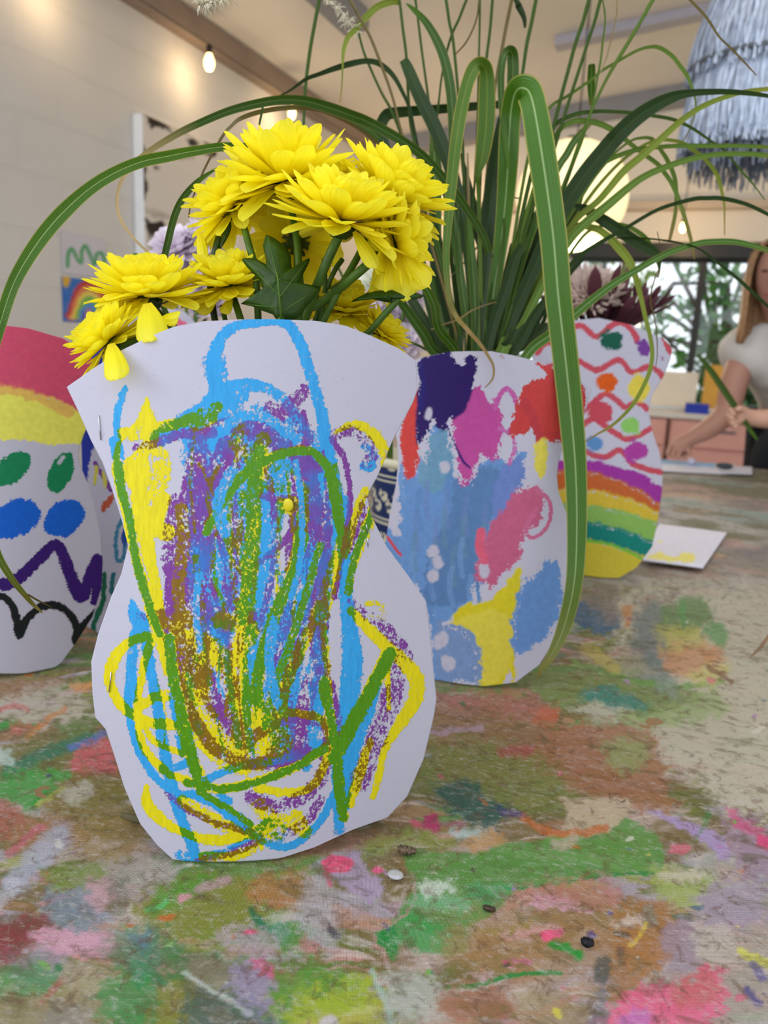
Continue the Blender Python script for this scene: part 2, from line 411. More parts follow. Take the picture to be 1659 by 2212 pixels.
mg, nt, b = nmat('window_glass'); out = nt.nodes['Material Output']; tr = node(nt, 'ShaderNodeBsdfTransparent'); gl = node(nt, 'ShaderNodeBsdfGlossy'); gl.inputs['Roughness'].default_value = .02; ms = node(nt, 'ShaderNodeMixShader'); ms.inputs[0].default_value = .05
nt.links.new(tr.outputs[0], ms.inputs[1]); nt.links.new(gl.outputs[0], ms.inputs[2]); nt.links.new(ms.outputs[0], out.inputs[0])
mb = MB(); mb.box(((WX0 + WX1) / 2, YB + .08, (WZ0 + WZ1) / 2), (WX1 - WX0 - .02, .006, WZ1 - WZ0 - .02)); mb.build('window_pane', mg, win)
mb = MB(); mb.box(((WX0 + WX1) / 2, YB - .03, WZ1 + .02), (WX1 - WX0 + .3, .06, .10)); struct('trim_1', mb, M_FRAME)
mb = MB(); f2 = .025
for x in (UX0 + f2 / 2, UX1 - f2 / 2): mb.box((x, YB + .08, (UZ0 + UZ1) / 2), (f2, .06, UZ1 - UZ0))
for z in (UZ0 + f2 / 2, UZ1 - f2 / 2): mb.box(((UX0 + UX1) / 2, YB + .08, z), (UX1 - UX0, .062, f2))
win2 = struct('window_2', mb, simple('white_window_frame', '#E8E6E2', .4, .03)); mb = MB(); mb.box(((UX0 + UX1) / 2, YB + .08, (UZ0 + UZ1) / 2), (UX1 - UX0 - .01, .006, UZ1 - UZ0 - .01)); mb.build('window_pane', mg, win2)
# picture-rail ledge on the back wall, cross beam and ceiling strips
zl = on_y(1500, 447, YB).z
mb = MB(); mb.box(((XL + XR) / 2, YB - .05, zl), (XR - XL, .1, .05)); struct('trim_2', mb, wall_mat('ledge_paint', '#C9B7A2'))
mb = MB(); sloped(mb, XL + .02, XR, YB - .14, YB - .001, .001, .12); struct('trim_3', mb, M_DUCT)
# brown cornice along the top of the left wall, and the grey duct under the ceiling beyond it
mb = MB(); mb.box((XL + .04, (.6 + YB) / 2, 2.59), (.08, YB - .62, .11)); struct('trim_4', mb, M_BEAM)
mb = MB(); sloped(mb, -1.83, -1.70, .65, 3.9, .002, .09); struct('trim_5', mb, M_DUCT)
print('win', WX0, WX1, WZ0, WZ1, 'ledge', zl, 'TY1', on_z(1500, 1000))

# ------------------------------------------------------------------ the table and its paint-stained drop cloth
TX0, TX1, TY0 = -1.25, 0.30, -0.35
TY1 = on_z(1500, 1000).y
M_WOOD = simple('trestle_wood', '#8A6B4A', .55, .15, 10)
tab = empty('trestle_table', ((TX0 + TX1) / 2, (TY0 + TY1) / 2, 0), 'long wooden trestle table under the paint-stained cloth', 'table')
mb = MB(); mb.box(((TX0 + TX1) / 2, (TY0 + TY1) / 2, TZ - .018), (TX1 - TX0 - .012, TY1 - TY0 - .012, .03)); mb.build('tabletop', M_WOOD, tab)
for x in (TX0 + .12, TX1 - .12):
    for y in (TY0 + .15, TY1 - .15):
        mb = MB(); mb.box((x, y, (TZ - .033) / 2), (.06, .06, TZ - .033)); mb.build('leg', M_WOOD, tab)

def axis_pts(lo, a, b, hi, fine, g=1.035):
    m = list(np.arange(a, b, fine)); s = fine
    r = [m[-1]]; 
    while r[-1] < hi: s *= g; r.append(r[-1] + s)
    r[-1] = hi; s = fine; l = [a]
    while l[-1] > lo: s *= g * 1.01; l.append(l[-1] - s)
    l[-1] = lo
    return np.array(l[::-1][:-1] + m + r[1:])
X = axis_pts(TX0, -.62, .20, TX1, .0015, 1.03); Y = axis_pts(TY0, .27, .98, TY1, .0015, 1.018)
GX, GY = np.meshgrid(X, Y)
gx, gy = GX.ravel(), GY.ravel()
wr = (fbm(gx * 5, gy * 5, 11) - .5) * .004 + (fbm(gx * 22, gy * 22, 12) - .5) * .0012
edge = np.minimum.reduce([gx - TX0, TX1 - gx, gy - TY0, TY1 - gy]); wr *= np.clip(edge / .05, 0, 1)
VZ = TZ + np.minimum(wr - .0018, 0)
V = np.stack([gx, gy, VZ], 1)
px, py = project(np.stack([gx, gy, np.full_like(gx, TZ)], 1))
infront = (V - aCAM) @ aCF > .15
px = np.where(infront, px, -9000); py = np.where(infront, py, 9000)
# slow drifts of old colour, brushed in long sideways streaks
th = math.radians(28); rx = gx * math.cos(th) + gy * math.sin(th); ry = -gx * math.sin(th) + gy * math.cos(th)
wx = (fbm(gx * 9, gy * 9, 1) - .5) * .08; wy = (fbm(gx * 9, gy * 9, 2) - .5) * .08
base = np.tile(np.array(lin('#85744A')), (len(gx), 1))
def layer(col, f, k, lo, hi, al=1.0, st=3.0):
    n = fbm((rx + wx) * f, (ry + wy) * f * st, k, 5); m = sstep(lo, hi, n) * al
    base[:] += (np.array(lin(col)) - base) * m[:, None]
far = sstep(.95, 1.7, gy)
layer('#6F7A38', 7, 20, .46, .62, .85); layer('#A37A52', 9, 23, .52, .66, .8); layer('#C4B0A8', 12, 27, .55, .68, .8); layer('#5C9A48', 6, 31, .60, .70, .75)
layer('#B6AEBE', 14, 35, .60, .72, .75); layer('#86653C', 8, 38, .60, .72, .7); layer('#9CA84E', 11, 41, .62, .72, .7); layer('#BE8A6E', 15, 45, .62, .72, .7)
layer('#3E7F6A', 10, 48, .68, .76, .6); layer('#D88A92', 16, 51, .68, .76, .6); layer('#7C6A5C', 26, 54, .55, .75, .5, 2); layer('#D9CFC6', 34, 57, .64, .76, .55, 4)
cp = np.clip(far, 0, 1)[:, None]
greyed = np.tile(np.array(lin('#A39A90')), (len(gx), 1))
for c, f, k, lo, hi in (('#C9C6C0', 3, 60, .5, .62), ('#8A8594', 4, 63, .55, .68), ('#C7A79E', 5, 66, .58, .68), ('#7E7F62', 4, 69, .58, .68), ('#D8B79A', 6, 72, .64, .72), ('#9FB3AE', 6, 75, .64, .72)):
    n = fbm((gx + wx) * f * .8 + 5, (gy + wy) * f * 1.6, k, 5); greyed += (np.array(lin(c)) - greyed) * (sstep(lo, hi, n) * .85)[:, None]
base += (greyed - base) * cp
Paint.inkmode = False
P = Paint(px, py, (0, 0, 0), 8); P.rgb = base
dry = fbm(rx * 260, ry * 420, 80, 3)
def patch(pts, c, soft=10, rough=24, al=.9, smooth=True):
    before = P.rgb.copy() if len(pts) and False else None
    P.poly(pts, lin(c), soft, rough, 1, smooth, alpha=al)
def smear(pts, w, c, al=.9, soft=.5, rough=14): P.stroke(pts, w, lin(c), 1, soft, rough, al)
# right-hand bare canvas
patch([(1250, 1330), (1400, 1280), (1720, 1300), (1760, 1700), (1600, 1760), (1480, 1660), (1350, 1640), (1300, 1560), (1440, 1520), (1420, 1430)], '#CDC5B2', 26, 60, .88)
patch([(1480, 1900), (1560, 1800), (1760, 1840), (1760, 2240), (1500, 2240), (1420, 2100)], '#C6BCB8', 30, 50, .6)
# middle band behind the vases
patch([(1210, 1310), (1290, 1290), (1340, 1350), (1300, 1370), (1240, 1350)], '#2A5F86', 10, 22, .9); patch([(1370, 1320), (1420, 1290), (1450, 1380), (1440, 1520), (1400, 1560), (1370, 1460)], '#6D7B7E', 16, 26, .8)
patch([(1430, 1300), (1520, 1290), (1540, 1340), (1480, 1370), (1430, 1350)], '#5F8A4C', 12, 26, .85); patch([(1420, 1350), (1500, 1350), (1520, 1400), (1440, 1410)], '#C9C05A', 14, 26, .7)
patch([(1430, 1400), (1560, 1390), (1540, 1450), (1450, 1450)], '#D69A6E', 16, 26, .8); patch([(1250, 1270), (1330, 1260), (1340, 1330), (1290, 1330)], '#8F8078', 14, 26, .8); patch([(1345, 1310), (1368, 1310), (1360, 1350), (1350, 1350)], '#C98A4A', 5, 9, .8)
patch([(1520, 1360), (1540, 1340), (1570, 1360), (1560, 1400)], '#5CA05A', 8, 14, .8); patch([(1470, 1290), (1480, 1300), (1480, 1345), (1468, 1340)], '#57A257', 6, 10, .8)
patch([(1240, 1430), (1340, 1410), (1420, 1450), (1300, 1460)], '#B8AF92', 14, 24, .7); patch([(1180, 1440), (1330, 1450), (1500, 1490), (1480, 1530), (1300, 1560), (1160, 1500), (960, 1490), (960, 1465)], '#7E9150', 16, 30, .9)
smear([(1240, 1425), (1330, 1455), (1440, 1480), (1560, 1470)], 12, '#6FA24E', .7); smear([(1270, 1400), (1330, 1440)], 26, '#C4B457', .7)
patch([(1250, 1500), (1300, 1475), (1380, 1510), (1400, 1530), (1330, 1530)], '#3F8A7C', 8, 16, .9); patch([(1220, 1525), (1290, 1515), (1370, 1535), (1300, 1555)], '#CFC9BA', 10, 20, .7)
patch([(1540, 1480), (1560, 1500), (1560, 1540), (1400, 1570), (1340, 1540), (1460, 1520)], '#A0B477', 14, 24, .8); patch([(1480, 1450), (1560, 1430), (1570, 1460), (1510, 1480)], '#D8D27E', 12, 20, .7)
smear([(1530, 1440), (1560, 1455), (1580, 1470)], 12, '#8C6242', .8); patch([(1500, 1390), (1540, 1410), (1530, 1430)], '#C98F52', 6, 12, .7)
# left side
patch([(-40, 1460), (120, 1458), (180, 1470), (120, 1495), (-40, 1500)], '#A07E5E', 12, 20, .9); smear([(60, 1510), (140, 1480), (210, 1450)], 14, '#6F8A40', .9); patch([(150, 1475), (200, 1465), (210, 1480), (160, 1492)], '#E0A366', 6, 12, .85)
patch([(-20, 1510), (120, 1480), (200, 1520), (140, 1560), (20, 1560), (-40, 1550)], '#CABFB2', 16, 34, .75); smear([(-10, 1530), (40, 1522), (60, 1530)], 12, '#D07A74', .7); smear([(-40, 1570), (30, 1562), (80, 1568)], 16, '#3F9A44', .9)
smear([(60, 1590), (100, 1550), (140, 1525)], 12, '#CC8A50', .8); patch([(-40, 1620), (60, 1590), (200, 1570), (230, 1600), (120, 1650), (-40, 1680)], '#7A7C40', 18, 30, .85); patch([(120, 1560), (200, 1540), (215, 1570), (150, 1590)], '#6B8A4A', 10, 20, .8)
smear([(20, 1665), (80, 1630), (140, 1610), (200, 1590)], 30, '#2F7E62', .8); smear([(150, 1610), (190, 1600), (225, 1580)], 16, '#6A7FC0', .8); patch([(-20, 1600), (20, 1620), (30, 1650), (-20, 1650)], '#BFD6CC', 6, 16, .8)
patch([(180, 1610), (225, 1590), (250, 1630), (240, 1660), (170, 1665), (150, 1650)], '#D66A72', 12, 18, .85); smear([(130, 1690), (170, 1670), (240, 1660)], 12, '#9A3F48', .7)
patch([(-30, 1690), (60, 1660), (150, 1660), (130, 1700), (70, 1740), (-10, 1720)], '#46A043', 12, 26, .9); smear([(75, 1735), (90, 1720), (110, 1708)], 16, '#1E9A34', .95); smear([(80, 1735), (110, 1715), (140, 1695)], 12, '#C9C468', .7)
patch([(120, 1700), (190, 1660), (270, 1700), (290, 1780), (200, 1790), (100, 1760)], '#857A35', 18, 34, .85); patch([(130, 1700), (190, 1680), (200, 1710), (150, 1730)], '#C6C2B4', 8, 18, .7)
patch([(-30, 1720), (30, 1735), (50, 1790), (10, 1800), (-30, 1770)], '#B8645A', 12, 20, .7); patch([(30, 1780), (130, 1760), (200, 1800), (120, 1830), (30, 1830)], '#A57A50', 16, 30, .8); smear([(20, 1840), (60, 1800), (90, 1780)], 16, '#CC6E80', .7)
smear([(30, 1905), (80, 1850), (130, 1800)], 52, '#B4B8CC', .75, .45, 26); smear([(-10, 1940), (30, 1905)], 40, '#C6C6D2', .6); patch([(200, 1800), (260, 1810), (240, 1830), (190, 1820)], '#D8D0D6', 6, 16, .8)
patch([(160, 1780), (260, 1760), (330, 1830), (300, 1860), (200, 1860)], '#A08650', 16, 30, .75); patch([(180, 1860), (330, 1830), (380, 1870), (330, 1930), (190, 1950), (150, 1900)], '#B9A8A8', 16, 36, .75); patch([(90, 1880), (210, 1860), (230, 1890), (120, 1930)], '#7E9440', 12, 30, .8)
patch([(100, 1920), (200, 1920), (230, 1980), (150, 2010), (90, 1980)], '#7D93A8', 16, 34, .65); patch([(190, 1890), (240, 1900), (250, 1950), (200, 1960)], '#D0A2AA', 12, 26, .7); patch([(230, 1900), (270, 1890), (270, 1960), (240, 1970)], '#6C6E5E', 14, 24, .6)
patch([(-20, 2000), (60, 1970), (110, 1985), (100, 2030), (40, 2060), (-20, 2090)], '#8E3240', 12, 22, .85); patch([(60, 2010), (120, 1998), (245, 2020), (240, 2055), (180, 2060), (90, 2050)], '#DBA6BA', 7, 20, .9); patch([(20, 2060), (120, 2050), (150, 2100), (40, 2130)], '#A79AB4', 18, 30, .7)
# foreground centre
patch([(290, 1950), (400, 1880), (470, 1890), (560, 1910), (560, 1990), (430, 2030), (330, 2010)], '#8A8C34', 18, 34, .9); patch([(330, 1930), (380, 1900), (440, 1885), (470, 1900), (400, 1940), (330, 1970)], '#5C9A30', 14, 26, .85)
smear([(320, 1960), (350, 1950), (360, 1942)], 12, '#58C06A', .8); patch([(380, 1930), (410, 1922), (414, 1930), (385, 1945)], '#E59AAE', 4, 8, .8); smear([(430, 1915), (490, 1895)], 20, '#C39AA8', .7)
patch([(340, 2000), (355, 2110), (370, 2140), (330, 2150), (260, 2080), (290, 2020)], '#3C7A56', 12, 30, .85); patch([(250, 2000), (330, 1990), (350, 2060), (300, 2110), (230, 2060)], '#5E9070', 18, 34, .7); patch([(280, 2020), (320, 2010), (310, 2050)], '#6F86B0', 12, 18, .6)
patch([(350, 2000), (400, 2040), (410, 2110), (380, 2130), (355, 2080)], '#3E8048', 14, 26, .8); smear([(545, 1960), (560, 1985), (595, 2018)], 16, '#1F7A50', .95); patch([(570, 1990), (620, 1990), (620, 2030), (590, 2025)], '#5C9A80', 10, 20, .8)
patch([(470, 2000), (560, 1990), (600, 2040), (660, 2070), (560, 2070), (480, 2030)], '#BCA8B8', 16, 34, .7); patch([(560, 1890), (660, 1880), (690, 1930), (600, 1950), (530, 1930)], '#BC7A4A', 16, 26, .75); patch([(650, 2020), (700, 2015), (700, 2050), (660, 2055)], '#C6747A', 12, 20, .75)
patch([(660, 1890), (710, 1880), (730, 1960), (720, 2060), (670, 2020), (640, 1980)], '#B8B4BA', 16, 34, .75); patch([(706, 1985), (725, 2000), (735, 2020), (715, 2020)], '#4A4250', 5, 12, .85)
patch([(770, 1830), (800, 1880), (818, 1890), (828, 1915), (810, 1938), (770, 1930), (720, 1890), (730, 1860)], '#B5A0BC', 5, 12, .93); patch([(695, 1858), (712, 1844), (745, 1846), (765, 1858), (755, 1874), (728, 1880), (700, 1872)], '#F05C86', 3, 5, 1); smear([(705, 1880), (712, 1905)], 12, '#D8567C', .8)
patch([(835, 1950), (880, 1938), (885, 1955), (850, 1975)], '#BFA4B4', 6, 12, .8); smear([(900, 1950), (960, 2050), (980, 2070)], 3, '#CFC6C0', .0)
patch([(860, 1830), (900, 1832), (1000, 1840), (1100, 1820), (1200, 1800), (1330, 1760), (1420, 1800), (1430, 1870), (1380, 1885), (1250, 1895), (1180, 1905), (1120, 1920), (1070, 1970), (1030, 1990), (990, 2020), (930, 2010), (880, 1985), (860, 1960), (892, 1920), (885, 1880)], '#5A9A44', 4, 10, .85)
patch([(880, 1960), (960, 1990), (1020, 1985), (1010, 2050), (940, 2060), (870, 2040), (810, 2020), (840, 1990)], '#3FA050', 6, 16, .85); patch([(808, 2015), (850, 1990), (862, 2030), (850, 2070), (830, 2050)], '#178C3A', 5, 10, .9); smear([(892, 1880), (893, 1950), (850, 1990), (806, 2010), (830, 2060), (842, 2120)], 5, '#B8908A', .8)
patch([(900, 1900), (980, 1905), (970, 1925), (910, 1935)], '#DDE6DC', 10, 24, .75); smear([(900, 1945), (1000, 1950)], 30, '#86C29A', .5); smear([(1100, 1918), (1200, 1905), (1300, 1888), (1420, 1880)], 6, '#2E8A44', .95); patch([(1010, 1910), (1110, 1905), (1060, 1950), (1010, 1930)], '#3FA56A', 8, 18, .6)
patch([(1120, 1920), (1250, 1895), (1330, 1900), (1340, 1960), (1240, 1960), (1130, 1945)], '#C58478', 16, 30, .7); smear([(1150, 1950), (1210, 1958), (1280, 1965)], 9, '#E2AFC2', .85); patch([(1160, 1930), (1220, 1935), (1250, 1955), (1160, 1955)], '#D89CB0', 8, 18, .7)
patch([(960, 2000), (1080, 1970), (1350, 1960), (1400, 2030), (1300, 2110), (1080, 2100), (960, 2060)], '#A88556', 26, 40, .7); patch([(1080, 2020), (1200, 1990), (1190, 2010), (1100, 2030)], '#D9A4A4', 8, 20, .75)
patch([(1170, 2010), (1190, 2005), (1200, 2020), (1180, 2032), (1168, 2022)], '#F2648A', 2, 4, 1); patch([(1195, 2005), (1215, 2004), (1212, 2022), (1198, 2018)], '#EE6C90', 2, 4, .9); smear([(1195, 2040), (1225, 2045), (1250, 2062)], 20, '#249A3C', .95)
smear([(950, 2132), (1030, 2125), (1090, 2108), (1150, 2100), (1210, 2100)], 10, '#2B8E3E', .95, .3, 6); smear([(940, 2140), (1030, 2132), (1090, 2116)], 5, '#C6CCC0', .7); smear([(1090, 2075), (1102, 2086)], 9, '#D84F8A', .8); smear([(1110, 2070), (1145, 2078)], 9, '#CF6A98', .6)
patch([(1330, 1960), (1420, 1940), (1480, 1960), (1450, 2080), (1330, 2100)], '#B07A3E', 18, 34, .8); patch([(1400, 1870), (1450, 1860), (1530, 1890), (1510, 1950), (1440, 1940)], '#A9BA66', 14, 26, .8); patch([(1420, 1880), (1500, 1870), (1520, 1890), (1460, 1900)], '#D6CABB', 8, 16, .7)
patch([(1320, 1990), (1390, 1965), (1400, 1990), (1340, 2000)], '#D6C5B8', 8, 18, .8); smear([(1400, 1960), (1410, 1985), (1400, 1990)], 20, '#8C8C80', .7); patch([(1450, 1968), (1490, 1970), (1488, 1985), (1455, 1980)], '#2E6A3A', 4, 8, .9)
smear([(1365, 2040), (1380, 2020), (1395, 1995)], 10, '#E0C24E', .8, .5, 14); patch([(1300, 2180), (1380, 2130), (1480, 2120), (1520, 2080), (1560, 2100), (1560, 2180), (1480, 2240), (1290, 2240)], '#EE6A96', 8, 30, .85); patch([(1340, 2190), (1400, 2180), (1400, 2230), (1330, 2230)], '#C87AC0', 10, 20, .8)
patch([(1290, 2140), (1310, 2130), (1310, 2230), (1270, 2230)], '#7B7A82', 10, 20, .8); patch([(1440, 2120), (1530, 2090), (1560, 2140), (1470, 2180)], '#C96A64', 14, 28, .7); smear([(1600, 2050), (1640, 2070), (1680, 2080)], 18, '#DEDC5A', .8); smear([(1630, 2080), (1650, 2110)], 20, '#6A64A0', .8); smear([(1615, 2135), (1640, 2165)], 18, '#58508E', .85)
patch([(1400, 1750), (1420, 1748), (1540, 1790), (1580, 1830), (1560, 1850), (1500, 1800)], '#B29CCB', 5, 10, .93); patch([(1560, 1780), (1600, 1750), (1680, 1800), (1680, 1900), (1600, 1880)], '#A686A4', 16, 40, .7); smear([(1580, 1750), (1600, 1775), (1640, 1790)], 22, '#D85A8C', .75, .5, 24); smear([(1645, 1810), (1670, 1830)], 24, '#E54A86', .9)
patch([(1540, 1900), (1640, 1900), (1660, 1980), (1560, 2010), (1500, 1960)], '#A79BB4', 20, 36, .7); patch([(1450, 1820), (1490, 1825), (1480, 1840), (1445, 1836)], '#D86A80', 3, 8, .9); patch([(1500, 1815), (1530, 1750), (1540, 1760), (1530, 1770)], '#3C8A48', 5, 10, .8)
# right of the front vase
patch([(930, 1510), (1150, 1500), (1190, 1550), (1210, 1640), (1120, 1680), (990, 1690), (930, 1640)], '#98704E', 20, 34, .85); patch([(940, 1500), (1130, 1490), (1200, 1530), (1180, 1550), (1000, 1530)], '#B4756A', 14, 24, .7); patch([(1150, 1530), (1200, 1520), (1200, 1550), (1160, 1560)], '#C86A44', 10, 16, .8)
patch([(1180, 1560), (1400, 1570), (1440, 1700), (1470, 1740), (1380, 1740), (1200, 1690), (1130, 1650)], '#A6704C', 14, 30, .85); patch([(930, 1600), (1090, 1600), (1230, 1690), (1210, 1740), (1080, 1740), (960, 1720), (900, 1680)], '#7E8640', 22, 40, .85)
smear([(925, 1580), (980, 1575), (1040, 1568)], 12, '#B296A6', .8); patch([(1080, 1610), (1150, 1605), (1140, 1630), (1080, 1628)], '#B04E50', 8, 14, .75); patch([(930, 1690), (1010, 1680), (1060, 1720), (1100, 1740), (1070, 1780), (1000, 1770), (950, 1730)], '#2C5E56', 14, 26, .9)
patch([(1200, 1720), (1350, 1720), (1350, 1760), (1290, 1800), (1210, 1790), (1230, 1750)], '#C8B49A', 5, 10, .9); smear([(1130, 1760), (1180, 1790), (1250, 1795), (1310, 1785)], 16, '#C8702E', .85); patch([(1190, 1810), (1250, 1800), (1240, 1825), (1190, 1830)], '#BCAE96', 8, 14, .85)
patch([(1070, 1740), (1110, 1745), (1140, 1760), (1090, 1760)], '#4A3C74', 5, 10, .85); patch([(915, 1760), (940, 1755), (950, 1775), (945, 1800), (925, 1800), (912, 1780)], '#B83C70', 3, 7, .97); smear([(890, 1770), (905, 1778)], 12, '#D8587C', .8); smear([(955, 1775), (1000, 1778)], 12, '#9E5A78', .6)
patch([(970, 1790), (1030, 1790), (1060, 1810), (990, 1808)], '#B9D4D4', 10, 20, .8); patch([(1000, 1810), (1070, 1790), (1090, 1820), (1010, 1830)], '#C69A64', 8, 20, .8); patch([(860, 1790), (960, 1800), (970, 1830), (860, 1826), (800, 1850), (780, 1820)], '#8E9E48', 16, 24, .8)
patch([(1300, 1600), (1390, 1590), (1400, 1640), (1330, 1660)], '#96A468', 14, 24, .8); patch([(1400, 1460), (1440, 1440), (1470, 1500), (1440, 1500)], '#8F9C94', 10, 20, .6); smear([(1080, 1830), (1330, 1860)], 24, '#7CA85E', .4)
for (x, y, w) in ((1300, 1545, 0),): pass
patch([(-20, 2085), (120, 2080), (130, 2120), (60, 2150), (-20, 2150)], '#4C9656', 14, 34, .75); smear([(90, 2165), (110, 2135), (135, 2110)], 14, '#AE5E58', .8); patch([(130, 2080), (230, 2075), (230, 2130), (150, 2150)], '#B5A68E', 16, 30, .8)
patch([(-20, 2150), (200, 2140), (230, 2240), (-20, 2240)], '#9A9068', 20, 36, .8); patch([(90, 2180), (170, 2160), (200, 2240), (80, 2240)], '#8C8A86', 20, 36, .6); patch([(210, 2110), (320, 2095), (340, 2170), (290, 2215), (220, 2200)], '#3C9A54', 18, 44, .7)
patch([(330, 2130), (420, 2120), (430, 2200), (350, 2230)], '#8C8C32', 16, 34, .8); patch([(400, 2050), (520, 2055), (510, 2120), (410, 2130)], '#85806A', 16, 30, .7); patch([(400, 2140), (470, 2120), (570, 2180), (590, 2240), (410, 2240)], '#48655F', 18, 40, .8); smear([(400, 2095), (470, 2140), (540, 2185)], 12, '#C2CCC4', .7)
patch([(500, 2080), (560, 2070), (590, 2120), (580, 2190), (530, 2180), (500, 2130)], '#A293BE', 18, 44, .7); smear([(550, 2075), (590, 2095), (640, 2115)], 24, '#DE5C88', .7, .7, 34); patch([(600, 2090), (720, 2085), (800, 2120), (780, 2170), (640, 2190), (590, 2160)], '#5C9A34', 16, 36, .85)
patch([(640, 2150), (720, 2120), (800, 2110), (830, 2160), (820, 2240), (620, 2240)], '#BFC42E', 24, 50, .6); smear([(800, 2090), (830, 2150), (850, 2212)], 12, '#A8C8BC', .7); patch([(690, 2195), (720, 2188), (735, 2215), (700, 2225)], '#D0C8CC', 3, 6, .95)
patch([(829, 2090), (920, 2100), (960, 2140), (940, 2190), (840, 2180)], '#BCC0B8', 16, 40, .75); patch([(950, 2140), (1080, 2130), (1120, 2180), (980, 2200)], '#A67058', 16, 34, .75); patch([(1290, 2060), (1320, 2070), (1310, 2120), (1285, 2110)], '#5A5E5C', 6, 14, .85); patch([(1335, 2040), (1350, 2045), (1345, 2090), (1335, 2080)], '#6A5A50', 5, 10, .7)
patch([(1430, 1990), (1500, 1985), (1510, 2080), (1440, 2100)], '#A08EA4', 16, 34, .7); patch([(1500, 1990), (1570, 2000), (1580, 2060), (1510, 2060)], '#C8BDB2', 12, 36, .75); patch([(1120, 2140), (1200, 2130), (1260, 2180), (1200, 2230), (1120, 2220)], '#A8946C', 18, 36, .7)
patch([(20, 1560), (60, 1555), (70, 1575), (30, 1580)], '#C8645A', 6, 12, .7); patch([(1010, 2100), (1060, 2095), (1050, 2120)], '#C8A8A8', 8, 16, .6)
rr = np.random.RandomState(4)
for _ in range(120):      # small flecks and drips
    x = rr.uniform(-20, 1680); y = 1300 + 900 * rr.rand() ** .8; s_ = 2.0 + 5 * rr.rand() ** 3 * (y / 1500)
    c = ['#E8608E', '#4B3F8A', '#2E7D4A', '#E8E4DA', '#C9702E', '#D9CF56', '#3C6C8C', '#53463C', '#B58CC0', '#7FB45A'][rr.randint(10)]
    P.dot(x, y, s_ * rr.uniform(1, 3), s_, rr.uniform(-30, 50), lin(c), 1, 2, 6, alpha=rr.uniform(.5, .95))
Paint.inkmode = True
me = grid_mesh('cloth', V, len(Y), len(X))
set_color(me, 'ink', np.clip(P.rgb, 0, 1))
mcl, nt, b = nmat('paint_stained_canvas'); a = attr(nt, 'ink'); tc = node(nt, 'ShaderNodeTexCoord').outputs['Object']
mp = node(nt, 'ShaderNodeMapping'); mp.inputs['Rotation'].default_value = (0, 0, math.radians(-24)); nt.links.new(tc, mp.inputs[0])
ws = []
for d, sc in (('X', 330), ('Y', 300)):
    wv = node(nt, 'ShaderNodeTexWave', bands_direction=d); wv.inputs['Scale'].default_value = sc; wv.inputs['Distortion'].default_value = 2.2; wv.inputs['Detail'].default_value = 2; wv.inputs['Detail Scale'].default_value = .6; nt.links.new(mp.outputs[0], wv.inputs[0]); ws.append(wv.outputs['Fac'])
weave = mth(nt, 'MULTIPLY', mth(nt, 'ADD', ws[0], ws[1]), .5)
ms_ = node(nt, 'ShaderNodeMapping'); ms_.inputs['Rotation'].default_value = (0, 0, math.radians(-30)); ms_.inputs['Scale'].default_value = (1, 1.9, 1); nt.links.new(tc, ms_.inputs[0])
n1 = noise(nt, 46, 6, .68, ms_.outputs[0], .6); n2 = noise(nt, 130, 5, .7, ms_.outputs[0], .4); n3 = noise(nt, 900, 3, .6)
col = a.outputs['Color']
col = mix(nt, rng(nt, n1, .55, .70, 0, .4), col, lin('#B5A79C')); 
col = mix(nt, mth(nt, 'MULTIPLY', rng(nt, mth(nt, 'ADD', n2, mth(nt, 'MULTIPLY', weave, .16)), .64, .74), .4), col, lin('#D6CECC'))
nC = noise(nt, 30, 5, .65, ms_.outputs[0], .8)
col = mix(nt, rng(nt, nC, .34, .46, .5, 0), col, lin('#5D5A2C'))
nD = noise(nt, 75, 5, .7, mp.outputs[0], .8)
col = mix(nt, rng(nt, nD, .36, .46, .5, 0), col, lin('#6B4A34'))
hs = node(nt, 'ShaderNodeHueSaturation'); hs.inputs['Saturation'].default_value = 1.0; nt.links.new(col, hs.inputs['Color']); gm = node(nt, 'ShaderNodeGamma'); gm.inputs[1].default_value = 1.06; nt.links.new(hs.outputs[0], gm.inputs[0]); col = gm.outputs[0]
col = mix(nt, 1.0, col, mix(nt, mth(nt, 'ADD', mth(nt, 'MULTIPLY', weave, .7), mth(nt, 'MULTIPLY', n3, .45), True), (.36, .34, .32), (1.2, 1.19, 1.18)), 'MULTIPLY')
nt.links.new(col, b.inputs['Base Color']); nt.links.new(rng(nt, n2, .35, .65, .42, .75), b.inputs['Roughness'])
bump(nt, b, mth(nt, 'ADD', mth(nt, 'MULTIPLY', weave, 1.0), mth(nt, 'MULTIPLY', n2, 1.6)), .0004)
cloth = link('drop_cloth', me, mcl); tag(cloth, 'paint-smeared canvas drop cloth covering the long table', 'tablecloth')
# the overhang of the cloth round the table edge
mb = MB(); ring = []
for k in range(120):
    t = k / 30; s0 = int(t); f_ = t - s0
    c = [(TX0, TY0), (TX1, TY0), (TX1, TY1), (TX0, TY1), (TX0, TY0)]; ring.append((c[s0][0] + (c[s0 + 1][0] - c[s0][0]) * f_, c[s0][1] + (c[s0 + 1][1] - c[s0][1]) * f_, [(0, -1), (1, 0), (0, 1), (-1, 0)][s0]))
v = [(x, y, TZ - .0005) for x, y, n in ring] + [(x + n[0] * .012, y + n[1] * .012, TZ - .012) for x, y, n in ring] + [(x + n[0] * (.02 + .012 * math.sin(i * 1.9)), y + n[1] * (.02 + .012 * math.sin(i * 1.9)), TZ - .26) for i, (x, y, n) in enumerate(ring)]
mb.add(v, [(r * 120 + i, r * 120 + (i + 1) % 120, (r + 1) * 120 + (i + 1) % 120, (r + 1) * 120 + i) for r in (0, 1) for i in range(120)])
hm = mb.build('hanging_edge', simple('canvas_hem', '#A79B86', .7, .2, 20), cloth, True)
